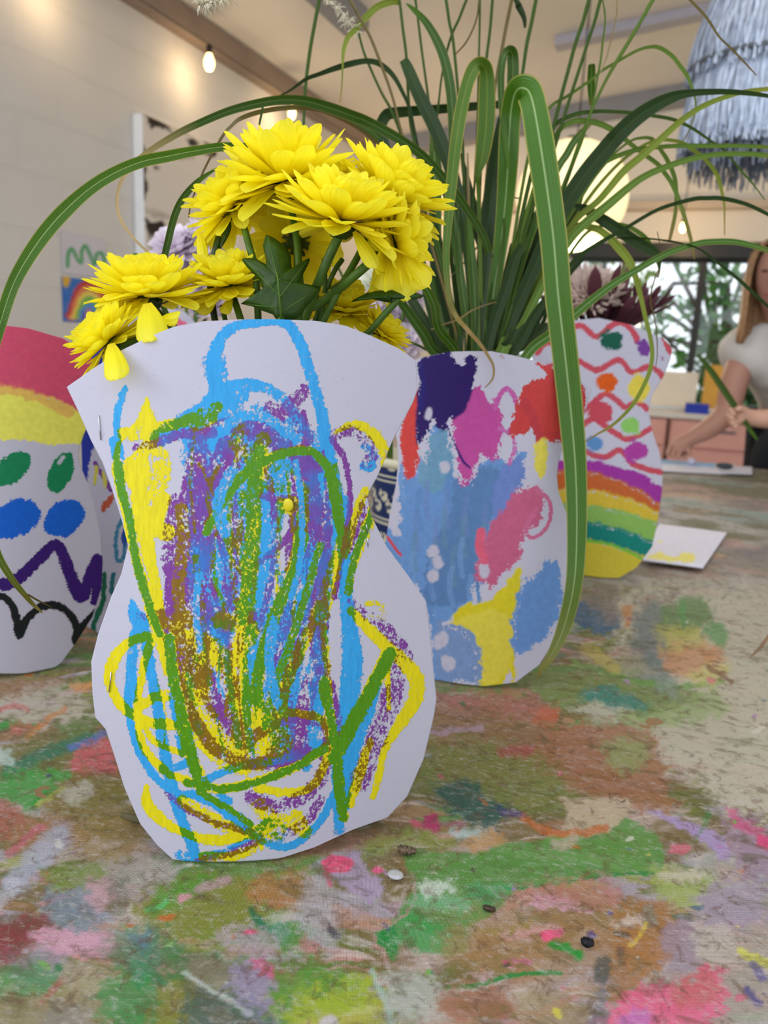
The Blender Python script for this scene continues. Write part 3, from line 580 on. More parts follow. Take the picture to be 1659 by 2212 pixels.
# ------------------------------------------------------------------ the paper vases on the table
M_SCRIB = mat_scribble(); M_INK = mat_ink('marker_on_paper', 420.0); M_CRAY = mat_ink('crayon_on_grained_paper', 600.0, True)
M_PLAIN = simple('plain_card', '#E6E4EA', .6, .02); M_STEEL = simple('staple_steel', '#B9BCC4', .25, .1, metal=1.0)

def vase(name, label, sheet, group='paper cut-out vases on the table'):
    return empty(name, tuple(sheet.B), label, 'paper vase', group)

# --- front vase: a crayon scribble in blue, yellow and purple
A = Sheet((470, 1866), turn=-2, half=.165, bow=.036, lean=-.02, wob=.0025)
A.u0 = .03
front_vase = vase('paper_vase', 'tall white paper vase scribbled in blue, yellow, green and purple crayon, holding yellow flowers', A)
OUT_A = [(144, 836), (163, 823), (200, 797), (262, 757), (330, 724), (378, 705), (440, 694), (520, 690), (600, 689), (680, 693), (745, 703), (800, 725), (860, 752), (897, 778), (901, 800), (902, 842), (892, 870), (850, 948), (815, 1030), (797, 1062), (795, 1078), (800, 1110), (835, 1180), (890, 1255), (921, 1300), (932, 1400), (943, 1510), (938, 1545), (915, 1640), (880, 1720), (838, 1765), (760, 1793), (680, 1830), (600, 1856), (520, 1868), (450, 1870), (375, 1858), (340, 1826), (303, 1780), (270, 1705), (243, 1620), (228, 1575), (206, 1550), (200, 1500), (197, 1430), (212, 1370), (240, 1290), (262, 1240), (277, 1180), (262, 1120), (240, 1050), (222, 1000), (196, 950), (170, 890)]
CY = {}
def strokes_front():
    C, Y, P = 0, 1, 2; s = []
    def a(l, pts, w, d=1.0): s.append((l, pts, w * (1.06 if d < .88 else 1.04), min(1, d + .03) if d < .85 else d))
    a(C, [(468, 850, 34), (462, 800, 34), (466, 755, 32), (488, 718, 26), (520, 702, 22), (575, 696, 20), (618, 698, 24), (648, 740, 26), (668, 800, 26), (686, 860, 26), (700, 920, 28), (712, 985, 28), (724, 1050, 30), (733, 1120, 30), (742, 1200, 26), (750, 1300, 30), (755, 1400, 36), (750, 1500, 36)], 26, .96)
    a(C, [(462, 780), (470, 820), (480, 850)], 50, .62)
    a(C, [(452, 862), (490, 838), (530, 830), (572, 838), (605, 858), (640, 900), (665, 940)], 26, .8)
    a(C, [(520, 850), (470, 868), (425, 895), (385, 920), (345, 945)], 40, .84)
    a(C, [(478, 880), (440, 900), (400, 930), (440, 960), (500, 930)], 44, .66)
    a(C, [(271, 836, 13), (262, 862, 16), (254, 890, 16), (252, 930, 15), (258, 965, 16), (266, 990, 10)], 14, .96)
    a(C, [(244, 950), (262, 1060), (280, 1120), (292, 1200), (308, 1270), (330, 1330), (345, 1370)], 17, .95)
    for p, w, d in (([(500, 880), (470, 960), (450, 1060), (440, 1150), (430, 1250), (440, 1340)], 54, .6), ([(560, 900), (540, 1000), (510, 1100), (500, 1200), (490, 1300), (480, 1360)], 60, .66),
                    ([(620, 930), (600, 1040), (580, 1160), (560, 1300), (550, 1420), (548, 1500)], 56, .62), ([(690, 960), (672, 1080), (656, 1220), (640, 1340), (620, 1470), (606, 1600)], 60, .68),
                    ([(720, 1080), (705, 1220), (695, 1330), (690, 1460), (680, 1560), (660, 1650)], 34, .7), ([(530, 1060), (600, 1050), (660, 1090)], 40, .55), ([(400, 980), (420, 1060), (400, 1130)], 30, .5),
                    ([(560, 1290), (600, 1380), (570, 1480), (610, 1560)], 60, .6), ([(640, 1120), (655, 1220), (665, 1290)], 16, .95), ([(745, 1080), (748, 1180), (742, 1290)], 22, .85)): a(C, p, w, d)
    a(C, [(752, 1340, 34), (762, 1400, 42), (762, 1450, 44), (752, 1520, 44), (735, 1600, 36), (728, 1690, 24), (733, 1795, 22)], 38, .98)
    a(C, [(828, 1425, 14), (815, 1470, 26), (798, 1520, 36), (774, 1580, 40), (752, 1640, 44), (744, 1700, 34), (748, 1745, 14)], 36, .98)
    a(C, [(735, 1590), (690, 1608), (640, 1632), (590, 1645), (530, 1652), (470, 1672), (440, 1690)], 19, .95)
    a(C, [(722, 1715), (700, 1760), (660, 1808), (616, 1830), (570, 1818), (520, 1782), (470, 1742), (420, 1718), (370, 1708), (330, 1672), (300, 1620), (282, 1560), (276, 1500), (284, 1440)], 18, .95)
    a(C, [(285, 1300, 10), (290, 1325, 30), (304, 1352, 40), (288, 1400, 26), (284, 1450, 24), (286, 1510, 22)], 26, .88)
    a(C, [(316, 1370), (324, 1440), (338, 1510), (350, 1590), (364, 1670), (386, 1750), (412, 1820), (434, 1872)], 25, .98)
    a(C, [(372, 1500), (384, 1560), (394, 1625)], 20, .85); a(C, [(352, 1660), (384, 1655), (410, 1645)], 20, .85)
    a(C, [(388, 1848, 26), (430, 1852, 24), (480, 1840, 14), (540, 1812, 10)], 20, .78)
    a(C, [(560, 1800), (580, 1780), (610, 1795), (590, 1815)], 30, .6); a(C, [(440, 1700), (490, 1730), (470, 1720)], 26, .7)
    a(C, [(790, 965), (805, 985), (800, 1008), (785, 1005)], 20, .7); a(C, [(818, 1040), (806, 1090), (800, 1115)], 12, .9)
    a(C, [(480, 960), (540, 930), (600, 960), (640, 1000), (700, 1010)], 60, .55); a(C, [(420, 1400), (410, 1500), (430, 1580)], 24, .55)
    # yellow
    a(Y, [(256, 958, 12), (250, 1010, 18), (262, 1060, 22), (276, 1120, 24), (290, 1190, 24), (306, 1250, 24), (326, 1320, 26), (346, 1380, 26), (365, 1450, 26)], 24, .98)
    a(Y, [(316, 862, 8), (314, 890, 26), (300, 915, 20), (276, 935, 14), (262, 950, 12)], 20, .93)
    a(Y, [(318, 900), (326, 950), (300, 990), (280, 1010), (300, 1060)], 34, .9)
    a(Y, [(345, 985), (350, 1020), (330, 1060), (300, 1000)], 42, .86)
    a(Y, [(300, 1040, 40), (305, 1100, 46), (312, 1150, 44), (326, 1220, 28), (340, 1290, 26), (352, 1350, 24)], 30, .98)
    a(Y, [(352, 1080), (340, 1110), (335, 1140), (360, 1150)], 40, .95)
    a(Y, [(264, 935), (300, 940), (345, 925), (390, 912), (430, 898), (468, 880)], 26, .8)
    a(Y, [(348, 1372, 24), (300, 1378, 22), (264, 1400, 24), (240, 1440, 28), (238, 1480, 26), (258, 1518, 24), (290, 1548, 22), (330, 1562, 24), (380, 1568, 26)], 24, .98)
    a(Y, [(336, 1366), (318, 1410), (304, 1470), (298, 1540), (304, 1600), (330, 1640), (370, 1674), (420, 1690)], 19, .97)
    a(Y, [(310, 1560), (326, 1592), (352, 1612), (396, 1628)], 14, .95); a(Y, [(300, 1530), (330, 1508), (378, 1500)], 24, .85)
    a(Y, [(336, 1362), (352, 1400), (364, 1440), (382, 1480)], 15, .9)
    a(Y, [(316, 1700, 14), (320, 1740, 28), (350, 1772, 26), (400, 1800, 20), (450, 1814, 26), (500, 1812, 26), (542, 1800, 18)], 24, .98)
    a(Y, [(725, 935, 8), (764, 916, 18), (800, 932, 26), (826, 966, 26), (834, 1005, 24), (822, 1045, 24), (812, 1085, 22), (792, 1140, 26), (776, 1190, 16), (760, 1240, 12)], 22, .88)
    a(Y, [(788, 1060), (770, 1110), (757, 1150), (745, 1200)], 20, .8)
    a(Y, [(756, 1318, 18), (800, 1362, 28), (836, 1398, 30), (874, 1432, 34), (900, 1470, 36), (896, 1512, 34), (866, 1560, 30), (834, 1612, 18), (822, 1660, 18), (806, 1722, 14)], 30, .96)
    a(Y, [(836, 1405), (838, 1450), (840, 1530)], 12, .95); a(Y, [(795, 1305), (822, 1305), (826, 1335), (800, 1330)], 14, .6)
    a(Y, [(800, 1600, 14), (780, 1660, 26), (756, 1735, 22)], 24, .9); a(Y, [(812, 1480), (788, 1520), (776, 1545)], 20, .8)
    a(Y, [(556, 1702), (620, 1712), (672, 1700), (700, 1656), (712, 1606), (706, 1570), (680, 1548), (620, 1540), (560, 1556)], 20, .97)
    a(Y, [(568, 950), (555, 1010), (548, 1090), (545, 1180), (538, 1260), (530, 1340), (516, 1430), (500, 1540)], 36, .86)
    a(Y, [(470, 1100), (500, 1050), (545, 1008), (600, 982), (660, 972), (700, 998), (720, 1050), (728, 1100)], 20, 1.0)
    a(Y, [(448, 1130), (470, 1100), (500, 1055)], 18, .8)
    a(Y, [(655, 1100), (648, 1170), (622, 1260), (590, 1340), (566, 1420), (556, 1500), (566, 1590)], 30, .88)
    a(Y, [(745, 1150), (720, 1230), (690, 1310), (660, 1380), (628, 1450), (600, 1540), (578, 1620)], 27, .84)
    a(Y, [(396, 1350), (412, 1430), (428, 1520), (460, 1600), (530, 1640), (600, 1600)], 70, .78); a(Y, [(450, 1400), (500, 1450), (530, 1530), (520, 1600)], 56, .72)
    a(Y, [(392, 1100), (396, 1180), (384, 1260), (392, 1330)], 30, .66); a(Y, [(480, 1340), (540, 1360), (500, 1420)], 44, .72); a(Y, [(370, 1420), (390, 1500), (400, 1600), (440, 1690)], 26, .82)
    a(Y, [(520, 930), (512, 960), (545, 985)], 34, .55); a(Y, [(600, 1000), (560, 1030), (600, 1050)], 34, .5); a(Y, [(460, 905), (420, 922)], 26, .66)
    a(Y, [(410, 1690), (480, 1704), (560, 1686), (640, 1655), (702, 1615)], 22, .95)
    a(Y, [(396, 1730), (460, 1770), (540, 1800), (610, 1770), (660, 1800), (640, 1760)], 28, .78); a(Y, [(560, 1740), (600, 1790), (560, 1810)], 40, .6)
    a(Y, [(698, 1480), (716, 1560), (728, 1640), (734, 1710), (742, 1765)], 24, .86); a(Y, [(838, 1412), (812, 1470), (780, 1530), (752, 1580), (726, 1625)], 34, 1.0)
    a(Y, [(430, 1000), (470, 1090), (490, 1180), (520, 1240)], 8, .8); a(Y, [(340, 1470), (360, 1550), (350, 1620)], 6, .5)
    a(Y, [(500, 1150), (530, 1250), (505, 1330)], 12, .7); a(Y, [(610, 1085), (635, 1080), (632, 1100), (612, 1102)], 16, .95)
    a(Y, [(440, 1850), (500, 1850), (560, 1830)], 22, .8); a(Y, [(620, 1010), (660, 1060), (650, 1110)], 16, .6)
    a(Y, [(690, 1300), (700, 1370), (706, 1440), (715, 1540)], 16, .82)
    # purple
    a(P, [(560, 915), (600, 895), (640, 862), (655, 845)], 30, .64); a(P, [(590, 885), (640, 905), (655, 950), (600, 930)], 46, .58)
    a(P, [(430, 945), (424, 1010), (410, 1080), (392, 1180), (376, 1280), (385, 1340)], 46, .72); a(P, [(490, 960), (455, 1060), (430, 1160), (418, 1260), (404, 1340)], 44, .76)
    a(P, [(290, 966, 12), (330, 960, 20), (380, 940, 26), (440, 935, 30), (500, 918, 40), (550, 932, 40), (600, 962, 36), (650, 990, 34), (690, 1010, 30)], 30, .82)
    a(P, [(545, 945), (500, 1010), (455, 1075)], 40, .6); a(P, [(590, 915), (630, 960), (660, 1010)], 48, .72)
    a(P, [(540, 1060), (590, 1078), (625, 1075)], 16, .85); a(P, [(640, 1130), (604, 1180), (560, 1215)], 15, .85)
    a(P, [(664, 1010), (680, 1080), (690, 1150), (688, 1250), (680, 1330), (690, 1420), (712, 1500), (722, 1585)], 36, .8)
    a(P, [(652, 1090), (690, 1120), (700, 1190), (695, 1260)], 34, .72)
    a(P, [(718, 952), (742, 988), (752, 1030), (756, 1080), (750, 1140), (738, 1210), (722, 1290)], 13, .93)
    a(P, [(722, 940), (760, 930), (790, 950), (802, 985), (792, 1002)], 28, .56); a(P, [(790, 1080), (775, 1130), (752, 1190)], 24, .56)
    a(P, [(757, 1300, 16), (790, 1325, 26), (830, 1356, 30), (862, 1390, 32), (880, 1420, 30)], 26, .56); a(P, [(850, 1425), (858, 1480), (846, 1532)], 30, .54)
    a(P, [(846, 1500), (824, 1570), (796, 1640), (775, 1690)], 46, .54)
    a(P, [(350, 1330), (372, 1400), (394, 1490), (424, 1560), (466, 1618), (530, 1648), (600, 1642), (660, 1620)], 30, .84)
    a(P, [(365, 1332), (430, 1338), (500, 1340), (545, 1332)], 28, .84); a(P, [(300, 1330), (370, 1345)], 14, .5)
    a(P, [(446, 1340), (428, 1420), (450, 1500), (496, 1560), (530, 1600)], 52, .68); a(P, [(500, 1300), (478, 1400), (505, 1500)], 34, .58)
    a(P, [(640, 1330), (622, 1420), (606, 1520), (622, 1590), (600, 1640)], 66, .58); a(P, [(668, 1480), (645, 1580), (650, 1640)], 44, .66)
    a(P, [(358, 1712, 12), (400, 1745, 18), (460, 1775, 16), (520, 1792, 18), (562, 1806, 22), (530, 1830, 22), (470, 1850, 18), (425, 1856, 10)], 16, .76)
    a(P, [(540, 1724), (600, 1742), (655, 1718), (694, 1680), (708, 1620), (716, 1560)], 32, .7); a(P, [(556, 1588), (600, 1560), (660, 1550), (706, 1566)], 28, .86)
    a(P, [(380, 1080), (364, 1180), (368, 1250), (380, 1330), (402, 1440)], 30, .68); a(P, [(620, 1800), (660, 1775), (694, 1725)], 22, .6)
    a(P, [(420, 1000), (450, 1100), (500, 1200), (520, 1300)], 24, .5); a(P, [(520, 1130), (545, 1220), (530, 1290)], 30, .5); a(P, [(660, 1340), (700, 1350), (690, 1260)], 26, .7)
    a(P, [(450, 1180), (440, 1280), (455, 1350)], 34, .62); a(P, [(600, 1290), (640, 1260), (650, 1190)], 20, .6)
    rq = random.Random(21)
    for i in range(70):      # the many quick up-and-down rubs that fill the middle of the scribble
        x0 = rq.uniform(395, 725); ya = rq.uniform(880, 1420); yb = ya + rq.uniform(120, 420); yb = min(yb, 1640); f0 = (ya - 880) / 760; f1 = (yb - 880) / 760
        cx = 560; sq0 = 1 - .35 * f0 ** 3; sq1 = 1 - .45 * f1 ** 3; w = rq.choice((5, 7, 10, 14, 18)); ll = rq.choices((C, Y, P), (.40, .24, .36))[0]
        xs = [cx + (x0 - cx) * sq0, cx + (x0 - cx) * (sq0 + sq1) / 2 + rq.uniform(-26, 26), cx + (x0 - cx) * sq1 + rq.uniform(-16, 16)]
        s.append((ll, [(xs[0], ya), (xs[1], (ya + yb) / 2), (xs[2], yb)], w, rq.uniform(.5, .8)))
    # strokes laid last, on top of the rest: 3 = green, 4 = blue
    for k, pts, w, d in ((3, [(446, 1150), (470, 1106), (505, 1052), (545, 1014), (600, 986), (655, 974), (690, 988), (712, 1030), (722, 1085), (735, 1150)], 20, 1), (3, [(560, 975), (548, 1060), (540, 1160), (532, 1260), (524, 1340)], 26, .72),
        (3, [(655, 1160), (632, 1240), (596, 1320), (572, 1390), (556, 1470)], 26, .85), (3, [(822, 1040), (808, 1100), (786, 1150), (764, 1210), (752, 1280)], 18, .85), (3, [(700, 1470), (716, 1560), (730, 1650), (736, 1720), (742, 1768)], 22, .9),
        (3, [(842, 1412), (812, 1470), (780, 1530), (752, 1580), (722, 1640)], 30, 1), (3, [(404, 1690), (480, 1704), (560, 1688), (630, 1660), (702, 1618)], 18, .95), (3, [(430, 1710), (490, 1745), (540, 1780)], 16, .95), (3, [(366, 1380), (372, 1450), (392, 1540), (412, 1620), (428, 1690)], 26, .9),
        (3, [(256, 1000), (270, 1080), (290, 1180), (316, 1280), (346, 1370)], 15, .95), (3, [(690, 1180), (660, 1290), (626, 1390), (594, 1480), (572, 1570)], 20, .75),
        (4, [(640, 1000), (652, 1100), (650, 1200), (630, 1290)], 14, .8), (4, [(480, 930), (520, 900), (580, 905), (640, 950)], 26, .7), (4, [(430, 1240), (424, 1330), (432, 1400)], 18, .62), (4, [(590, 1340), (580, 1430), (600, 1520)], 24, .62), (4, [(500, 1020), (470, 1090), (486, 1150)], 30, .6)):
        s.append((k, pts, w, d))
    return s
def paint_front(me, px, py):
    n1 = fbm(px / 9, py / 9, 2) - .5; n2 = fbm(px / 9, py / 9, 8) - .5
    x = px + n1 * 7; y = py + n2 * 7
    L = np.zeros((len(px), 3)); pm = np.stack([(.62, .56, .48)[i] + 1.0 * fbm(px / 24, py / 36, 40 + i, 3) for i in range(3)], 1) * (1 - .32 * sstep(.58, .68, fbm(px / 13, py / 17, 70, 4)))[:, None]
    for l, pts, w, d in strokes_front():
        Q = np.array(crom([(p[0], p[1], p[2] if len(p) > 2 else w) for p in pts], 5))
        m = Q[:, 2].max() * .8 + 8
        I = np.nonzero((x > Q[:, 0].min() - m) & (x < Q[:, 0].max() + m) & (y > Q[:, 1].min() - m) & (y < Q[:, 1].max() + m))[0]
        q = Paint.sdist(x[I], y[I], Q[:, :2], Q[:, 2])
        a = sstep(1.22, .66, q) * d
        if l >= 3:
            m1 = (a > .35) * np.clip(a * 1.4, 0, 1)
            L[I, 0] = np.maximum(L[I, 0], a); L[I, 1] = np.maximum(L[I, 1], a) if l == 3 else L[I, 1] * (1 - .8 * m1); L[I, 2] *= 1 - .9 * m1
            continue
        if d < .93: a = a * pm[I, l]
        L[I, l] = np.maximum(L[I, l], a) + .15 * np.minimum(L[I, l], a) * (d < .85)
    set_color(me, 'wax', np.clip(L, 0, 1.15))
A.build('front_sheet', OUT_A, M_SCRIB, front_vase, paint_front, .0010)['label'] = 'crayon-scribbled front sheet'
OUT_AB = [(x + (4 if x < 500 else -6), max(y, 712) if y < 780 else y - 8) for x, y in OUT_A]
A.build('back_sheet', OUT_AB, M_PLAIN, front_vase, None, .006, back=True)
for a_, b_ in (((213, 897), (218, 950)), ((240, 1452), (236, 1494)), ((791, 1133), (794, 1150)), ((793, 1162), (795, 1180))): staple(A, a_, b_, M_STEEL, front_vase)

# --- right vase: loose colour patches, holding the grass
B = Sheet((1045, 1483), turn=4, half=.16, bow=.045, lean=.0, wob=.003)
right_vase = vase('paper_vase', 'white paper vase with indigo, magenta, red, blue and yellow patches, holding long green grass', B)
OUT_B = [(866, 800), (900, 778), (908, 773), (969, 760), (1032, 758), (1062, 759), (1106, 767), (1151, 778), (1191, 791), (1254, 824), (1278, 838), (1270, 870), (1258, 905), (1215, 969), (1206, 1000), (1203, 1028), (1206, 1060), (1214, 1084), (1227, 1117), (1231, 1199), (1230, 1270), (1225, 1310), (1202, 1377), (1165, 1436), (1114, 1474), (1047, 1482), (973, 1481), (939, 1477), (880, 1440), (838, 1360), (822, 1250), (834, 1165), (841, 1117), (856, 1043), (860, 995), (858, 954), (845, 900), (834, 840)]
def paint_right(me, px, py):
    p = Paint(px, py, lin('#6F9BD0'), 1); q = lin
    p.poly([(930, 925), (950, 915), (970, 955), (985, 1030), (1012, 1040), (1040, 1000), (1080, 985), (1100, 1000), (1122, 975), (1136, 985), (1112, 1050), (1095, 1120), (1060, 1170), (1035, 1200), (1030, 1250), (1000, 1320), (960, 1350), (955, 1400), (970, 1480), (935, 1485), (925, 1310), (870, 1230), (826, 1200), (838, 1140), (862, 1160), (866, 1060), (885, 1010), (905, 1020), (925, 1000)], q('#6C97CE'), 4, 16)
    p.poly([(896, 985), (912, 990), (925, 1030), (905, 1030)], q('#7FA3D8'), 3, 8)
    p.poly([(925, 950), (960, 945), (975, 1000), (940, 1050), (915, 1030)], q('#6D9DB0'), 10, 14, .95, alpha=.7)
    p.poly([(990, 1045), (1050, 1025), (1082, 1035), (1075, 1070), (1050, 1110), (1030, 1180), (1025, 1250), (985, 1290), (935, 1285), (945, 1190), (990, 1100)], q('#50719C'), 14, 20, 1, alpha=.6)
    for i in range(26):
        x0 = 870 + (i * 37) % 190; y0 = 1000 + (i * 61) % 260
        p.stroke([(x0, y0), (x0 - 4, y0 + 40), (x0 + 2, y0 + 80)], 10, q(['#7DA3D6', '#5B87BC', '#7388C0', '#6A8FA8'][i % 4]), .98, .5, 6, .5)
    for x0, y0 in ((935, 1190), (935, 1245), (945, 1215), (960, 1010)): p.dot(x0, y0, 7, 9, 0, PAPER, 1, 3, 5)
    p.poly([(1070, 1065), (1100, 1000), (1135, 1010), (1110, 1080), (1085, 1130)], q('#6D86C6'), 8, 10, .97)
    p.poly([(862, 945), (880, 880), (900, 840), (906, 860), (904, 945), (896, 1010), (884, 1028), (872, 1000), (864, 960)], q('#D5423C'), 3, 8)
    p.poly([(1000, 852), (1040, 838), (1052, 868), (1072, 858), (1085, 900), (1082, 945), (1072, 988), (1042, 985), (1012, 1030), (998, 1040), (990, 985), (978, 925), (984, 880)], q('#C14B99'), 5, 12)
    p.stroke([(1070, 880), (1082, 850), (1098, 840), (1112, 862), (1120, 892)], 11, q('#C55BA5'), .95); p.stroke([(1080, 925), (1104, 940), (1112, 968), (1100, 1000)], 9, q('#C66BAE'), .8); p.stroke([(1108, 915), (1100, 935)], 10, q('#B54FA0'), .9)
    p.poly([(1148, 780), (1200, 795), (1262, 836), (1260, 890), (1222, 950), (1214, 955), (1185, 952), (1172, 972), (1157, 966), (1150, 925), (1132, 938), (1106, 936), (1112, 890), (1132, 836), (1160, 818), (1178, 812), (1178, 802)], q('#CC3E3E'), 4, 10)
    p.stroke([(1135, 870), (1150, 900), (1160, 940)], 16, q('#B53546'), 1, .5, 5, .5); p.stroke([(1195, 850), (1200, 920)], 20, q('#D8483C'), 1, .5, 5, .6)
    p.poly([(1153, 962), (1182, 955), (1182, 1015), (1166, 1036), (1156, 1010)], q('#E6D654'), 4, 9)
    p.poly([(1108, 1068), (1150, 1050), (1172, 1068), (1168, 1120), (1132, 1152), (1124, 1200), (1092, 1235), (1062, 1272), (1052, 1260), (1034, 1250), (1036, 1212), (1066, 1140), (1092, 1105)], q('#C96084'), 5, 12)
    p.stroke([(1160, 1060), (1184, 1078), (1190, 1112), (1176, 1146), (1148, 1162), (1136, 1140), (1160, 1100)], 9, q('#CF6A90'), .9); p.dot(1046, 1232, 6, 12, 0, PAPER, 1, 3, 4)
    p.stroke([(1040, 1150), (1036, 1180), (1046, 1210)], 16, q('#E0607C'), .9)
    p.poly([(1122, 1220), (1128, 1260), (1118, 1330), (1112, 1380), (1110, 1476), (1098, 1450), (1086, 1476), (1056, 1482), (1030, 1478), (1026, 1408), (1000, 1365), (972, 1352), (1000, 1312), (1050, 1300), (1086, 1268)], q('#DCCB22'), 4, 10)
    p.poly([(985, 1350), (1040, 1330), (1090, 1340), (1090, 1430), (1050, 1470), (1030, 1410)], q('#E2D24E'), 8, 12, 1, alpha=.75)
    p.poly([(1180, 1208), (1208, 1222), (1214, 1262), (1206, 1330), (1186, 1366), (1146, 1400), (1122, 1412), (1112, 1390), (1116, 1320), (1134, 1262), (1166, 1232)], q('#6A95D0'), 6, 14)
    p.poly([(955, 1352), (1000, 1366), (1028, 1400), (1028, 1468), (990, 1470), (965, 1476), (948, 1440)], q('#7B96C2'), 8, 16, .93); p.dot(952, 1385, 10, 14, 30, PAPER, 1, 4, 6); p.dot(968, 1432, 9, 12, -30, PAPER, 1, 4, 6)
    p.poly([(904, 776), (960, 761), (972, 760), (984, 782), (1002, 790), (1008, 772), (1024, 770), (1030, 784), (1022, 830), (1008, 868), (1000, 882), (992, 896), (972, 902), (962, 924), (944, 920), (936, 902), (918, 942), (906, 956), (903, 930), (905, 850)], q('#25075E'), 3, 7)
    p.stroke([(905, 785), (912, 830), (908, 880)], 12, q('#1C1470'), 1, .6, 4, .8); p.dot(926, 895, 4, 10, 10, PAPER, 1, 2, 3); p.stroke([(962, 912), (978, 950), (1000, 995), (1016, 1010)], 4, q('#3A1472'), .75)
    p.dot(1085, 770, 3, 7, 0, q('#B58E86'), .8, 2, 3)
    p.stroke([(836, 1160), (850, 1180), (866, 1200)], 5, q('#D8434A'), .9)
    set_color(me, 'ink', p.rgb); set_float(me, 'cover', p.cov)
B.build('front_sheet', OUT_B, M_INK, right_vase, paint_right, .0012)['label'] = 'front sheet with loose colour patches'
B.build('back_sheet', [(x, y + 10 if y < 850 else y - 8) for x, y in OUT_B], M_PLAIN, right_vase, None, .006, back=True)

# --- left vase: pink and yellow top, ovals, zigzag and scallops
Lf = Sheet((60, 1455), turn=3, half=.16, bow=.04, lean=0, wob=.002); Lf.u0 = -.02
left_vase = vase('paper_vase', 'white paper vase with pink and yellow top, green and blue ovals, black scallops', Lf)
OUT_L = [(-90, 716), (-30, 704), (8, 703), (60, 709), (136, 731), (190, 765), (222, 800), (214, 860), (196, 905), (181, 939), (171, 970), (169, 985), (175, 1009), (196, 1062), (206, 1095), (218, 1157), (222, 1215), (219, 1270), (200, 1332), (163, 1390), (117, 1452), (60, 1455), (-180, 1453), (-240, 1390), (-285, 1260), (-280, 1150), (-240, 1060), (-236, 975), (-270, 860), (-285, 800), (-180, 740)]
def paint_left(me, px, py):
    p = Paint(px, py, lin('#D8506F'), 4); q = lin
    p.poly([(-300, 650), (260, 650), (260, 900), (190, 905), (150, 884), (110, 858), (60, 848), (0, 835), (-100, 830), (-300, 850)], q('#DB5272'), 3, 7, smooth=False)
    p.poly([(-300, 845), (-100, 832), (0, 836), (60, 846), (110, 862), (150, 882), (190, 905), (200, 958), (120, 960), (50, 950), (0, 948), (-100, 945), (-300, 950)], q('#EEE763'), 3, 7, smooth=False)
    p.stroke([(0, 838), (60, 850), (110, 868), (150, 892)], 20, q('#E8895A'), .97, .8, 16, .5)
    g = q('#0B8455'); p.poly([(-22, 1040), (0, 996), (40, 976), (62, 980), (64, 1000), (44, 1036), (6, 1050)], g, 3, 6); p.dot(131, 1021, 24, 45, 22, g, 1, 3, 6); p.stroke([(128, 1000), (136, 988)], 7, PAPER, .9)
    b = q('#0A62D0'); p.dot(34, 1121, 56, 38, -26, b, 1, 3, 7); p.dot(140, 1119, 48, 36, -32, b, 1, 3, 7)
    v = q('#38106E'); p.stroke([(-60, 1250), (-10, 1262), (30, 1256, 30), (70, 1222, 26), (122, 1178, 26), (148, 1232, 28), (176, 1288, 30), (208, 1210, 26), (212, 1250, 26), (206, 1298, 22)], 28, v, .93, .2, 7)
    k = q('#10181A'); p.stroke([(-60, 1300), (0, 1288), (24, 1305), (36, 1338), (42, 1372), (58, 1338), (86, 1312), (124, 1308), (154, 1332), (166, 1362), (162, 1384), (178, 1356), (206, 1322)], 17, k, .96, .2, 6)
    set_color(me, 'ink', p.rgb); set_float(me, 'cover', p.cov)
Lf.build('front_sheet', OUT_L, M_CRAY, left_vase, paint_left, .0013)['label'] = 'front sheet with pink and yellow bands over ovals'
Lf.build('back_sheet', [(x + (10 if x > 0 else 0), y) for x, y in OUT_L], M_PLAIN, left_vase, None, .006, back=True)

# --- vase behind, between the left and the front vases
Mv = Sheet((262, 1372), turn=-20, half=.15, bow=.03, lean=0, wob=.002)
mid_vase = vase('paper_vase', 'shaded paper vase between the left and the scribbled vases, blue top and brushed marks', Mv)
OUT_M = [(160, 716), (166, 711), (195, 728), (300, 716), (420, 724), (470, 760), (455, 850), (410, 950), (400, 1020), (440, 1110), (452, 1200), (430, 1290), (380, 1350), (300, 1372), (210, 1370), (160, 1330), (140, 1240), (150, 1130), (178, 1040), (176, 960), (156, 880), (146, 790)]
def paint_mid(me, px, py):
    p = Paint(px, py, lin('#3A7CA8'), 2); q = lin
    p.poly([(140, 700), (300, 700), (300, 900), (205, 960), (186, 1050), (165, 1000), (140, 880)], q('#1A2FA0'), 3, 6)
    p.stroke([(206, 1000), (222, 1030), (240, 1060)], 10, q('#7A3A98')); p.stroke([(208, 1010), (204, 1045)], 8, q('#D8CF4C'), .8); p.stroke([(224, 1020), (226, 1052)], 8, q('#D8CF4C'), .7)
    p.poly([(222, 1085), (246, 1068), (240, 1088), (222, 1108), (218, 1100)], q('#C2593A'), 2, 5)
    p.stroke([(262, 1125), (250, 1160), (254, 1210), (268, 1200), (270, 1140), (262, 1125)], 9, q('#3E86A6'), .95); p.dot(268, 1160, 7, 16, 5, q('#1B4FA0'), 1, 2, 3)
    p.stroke([(226, 1240), (222, 1300), (202, 1350), (204, 1390)], 12, q('#12694A'), .97); p.stroke([(244, 1240), (240, 1280)], 10, q('#22707A'), .9)
    set_color(me, 'ink', p.rgb); set_float(me, 'cover', p.cov)
Mv.build('front_sheet', OUT_M, M_INK, mid_vase, paint_mid, .0018); Mv.build('back_sheet', OUT_M, M_PLAIN, mid_vase, None, .008, back=True)

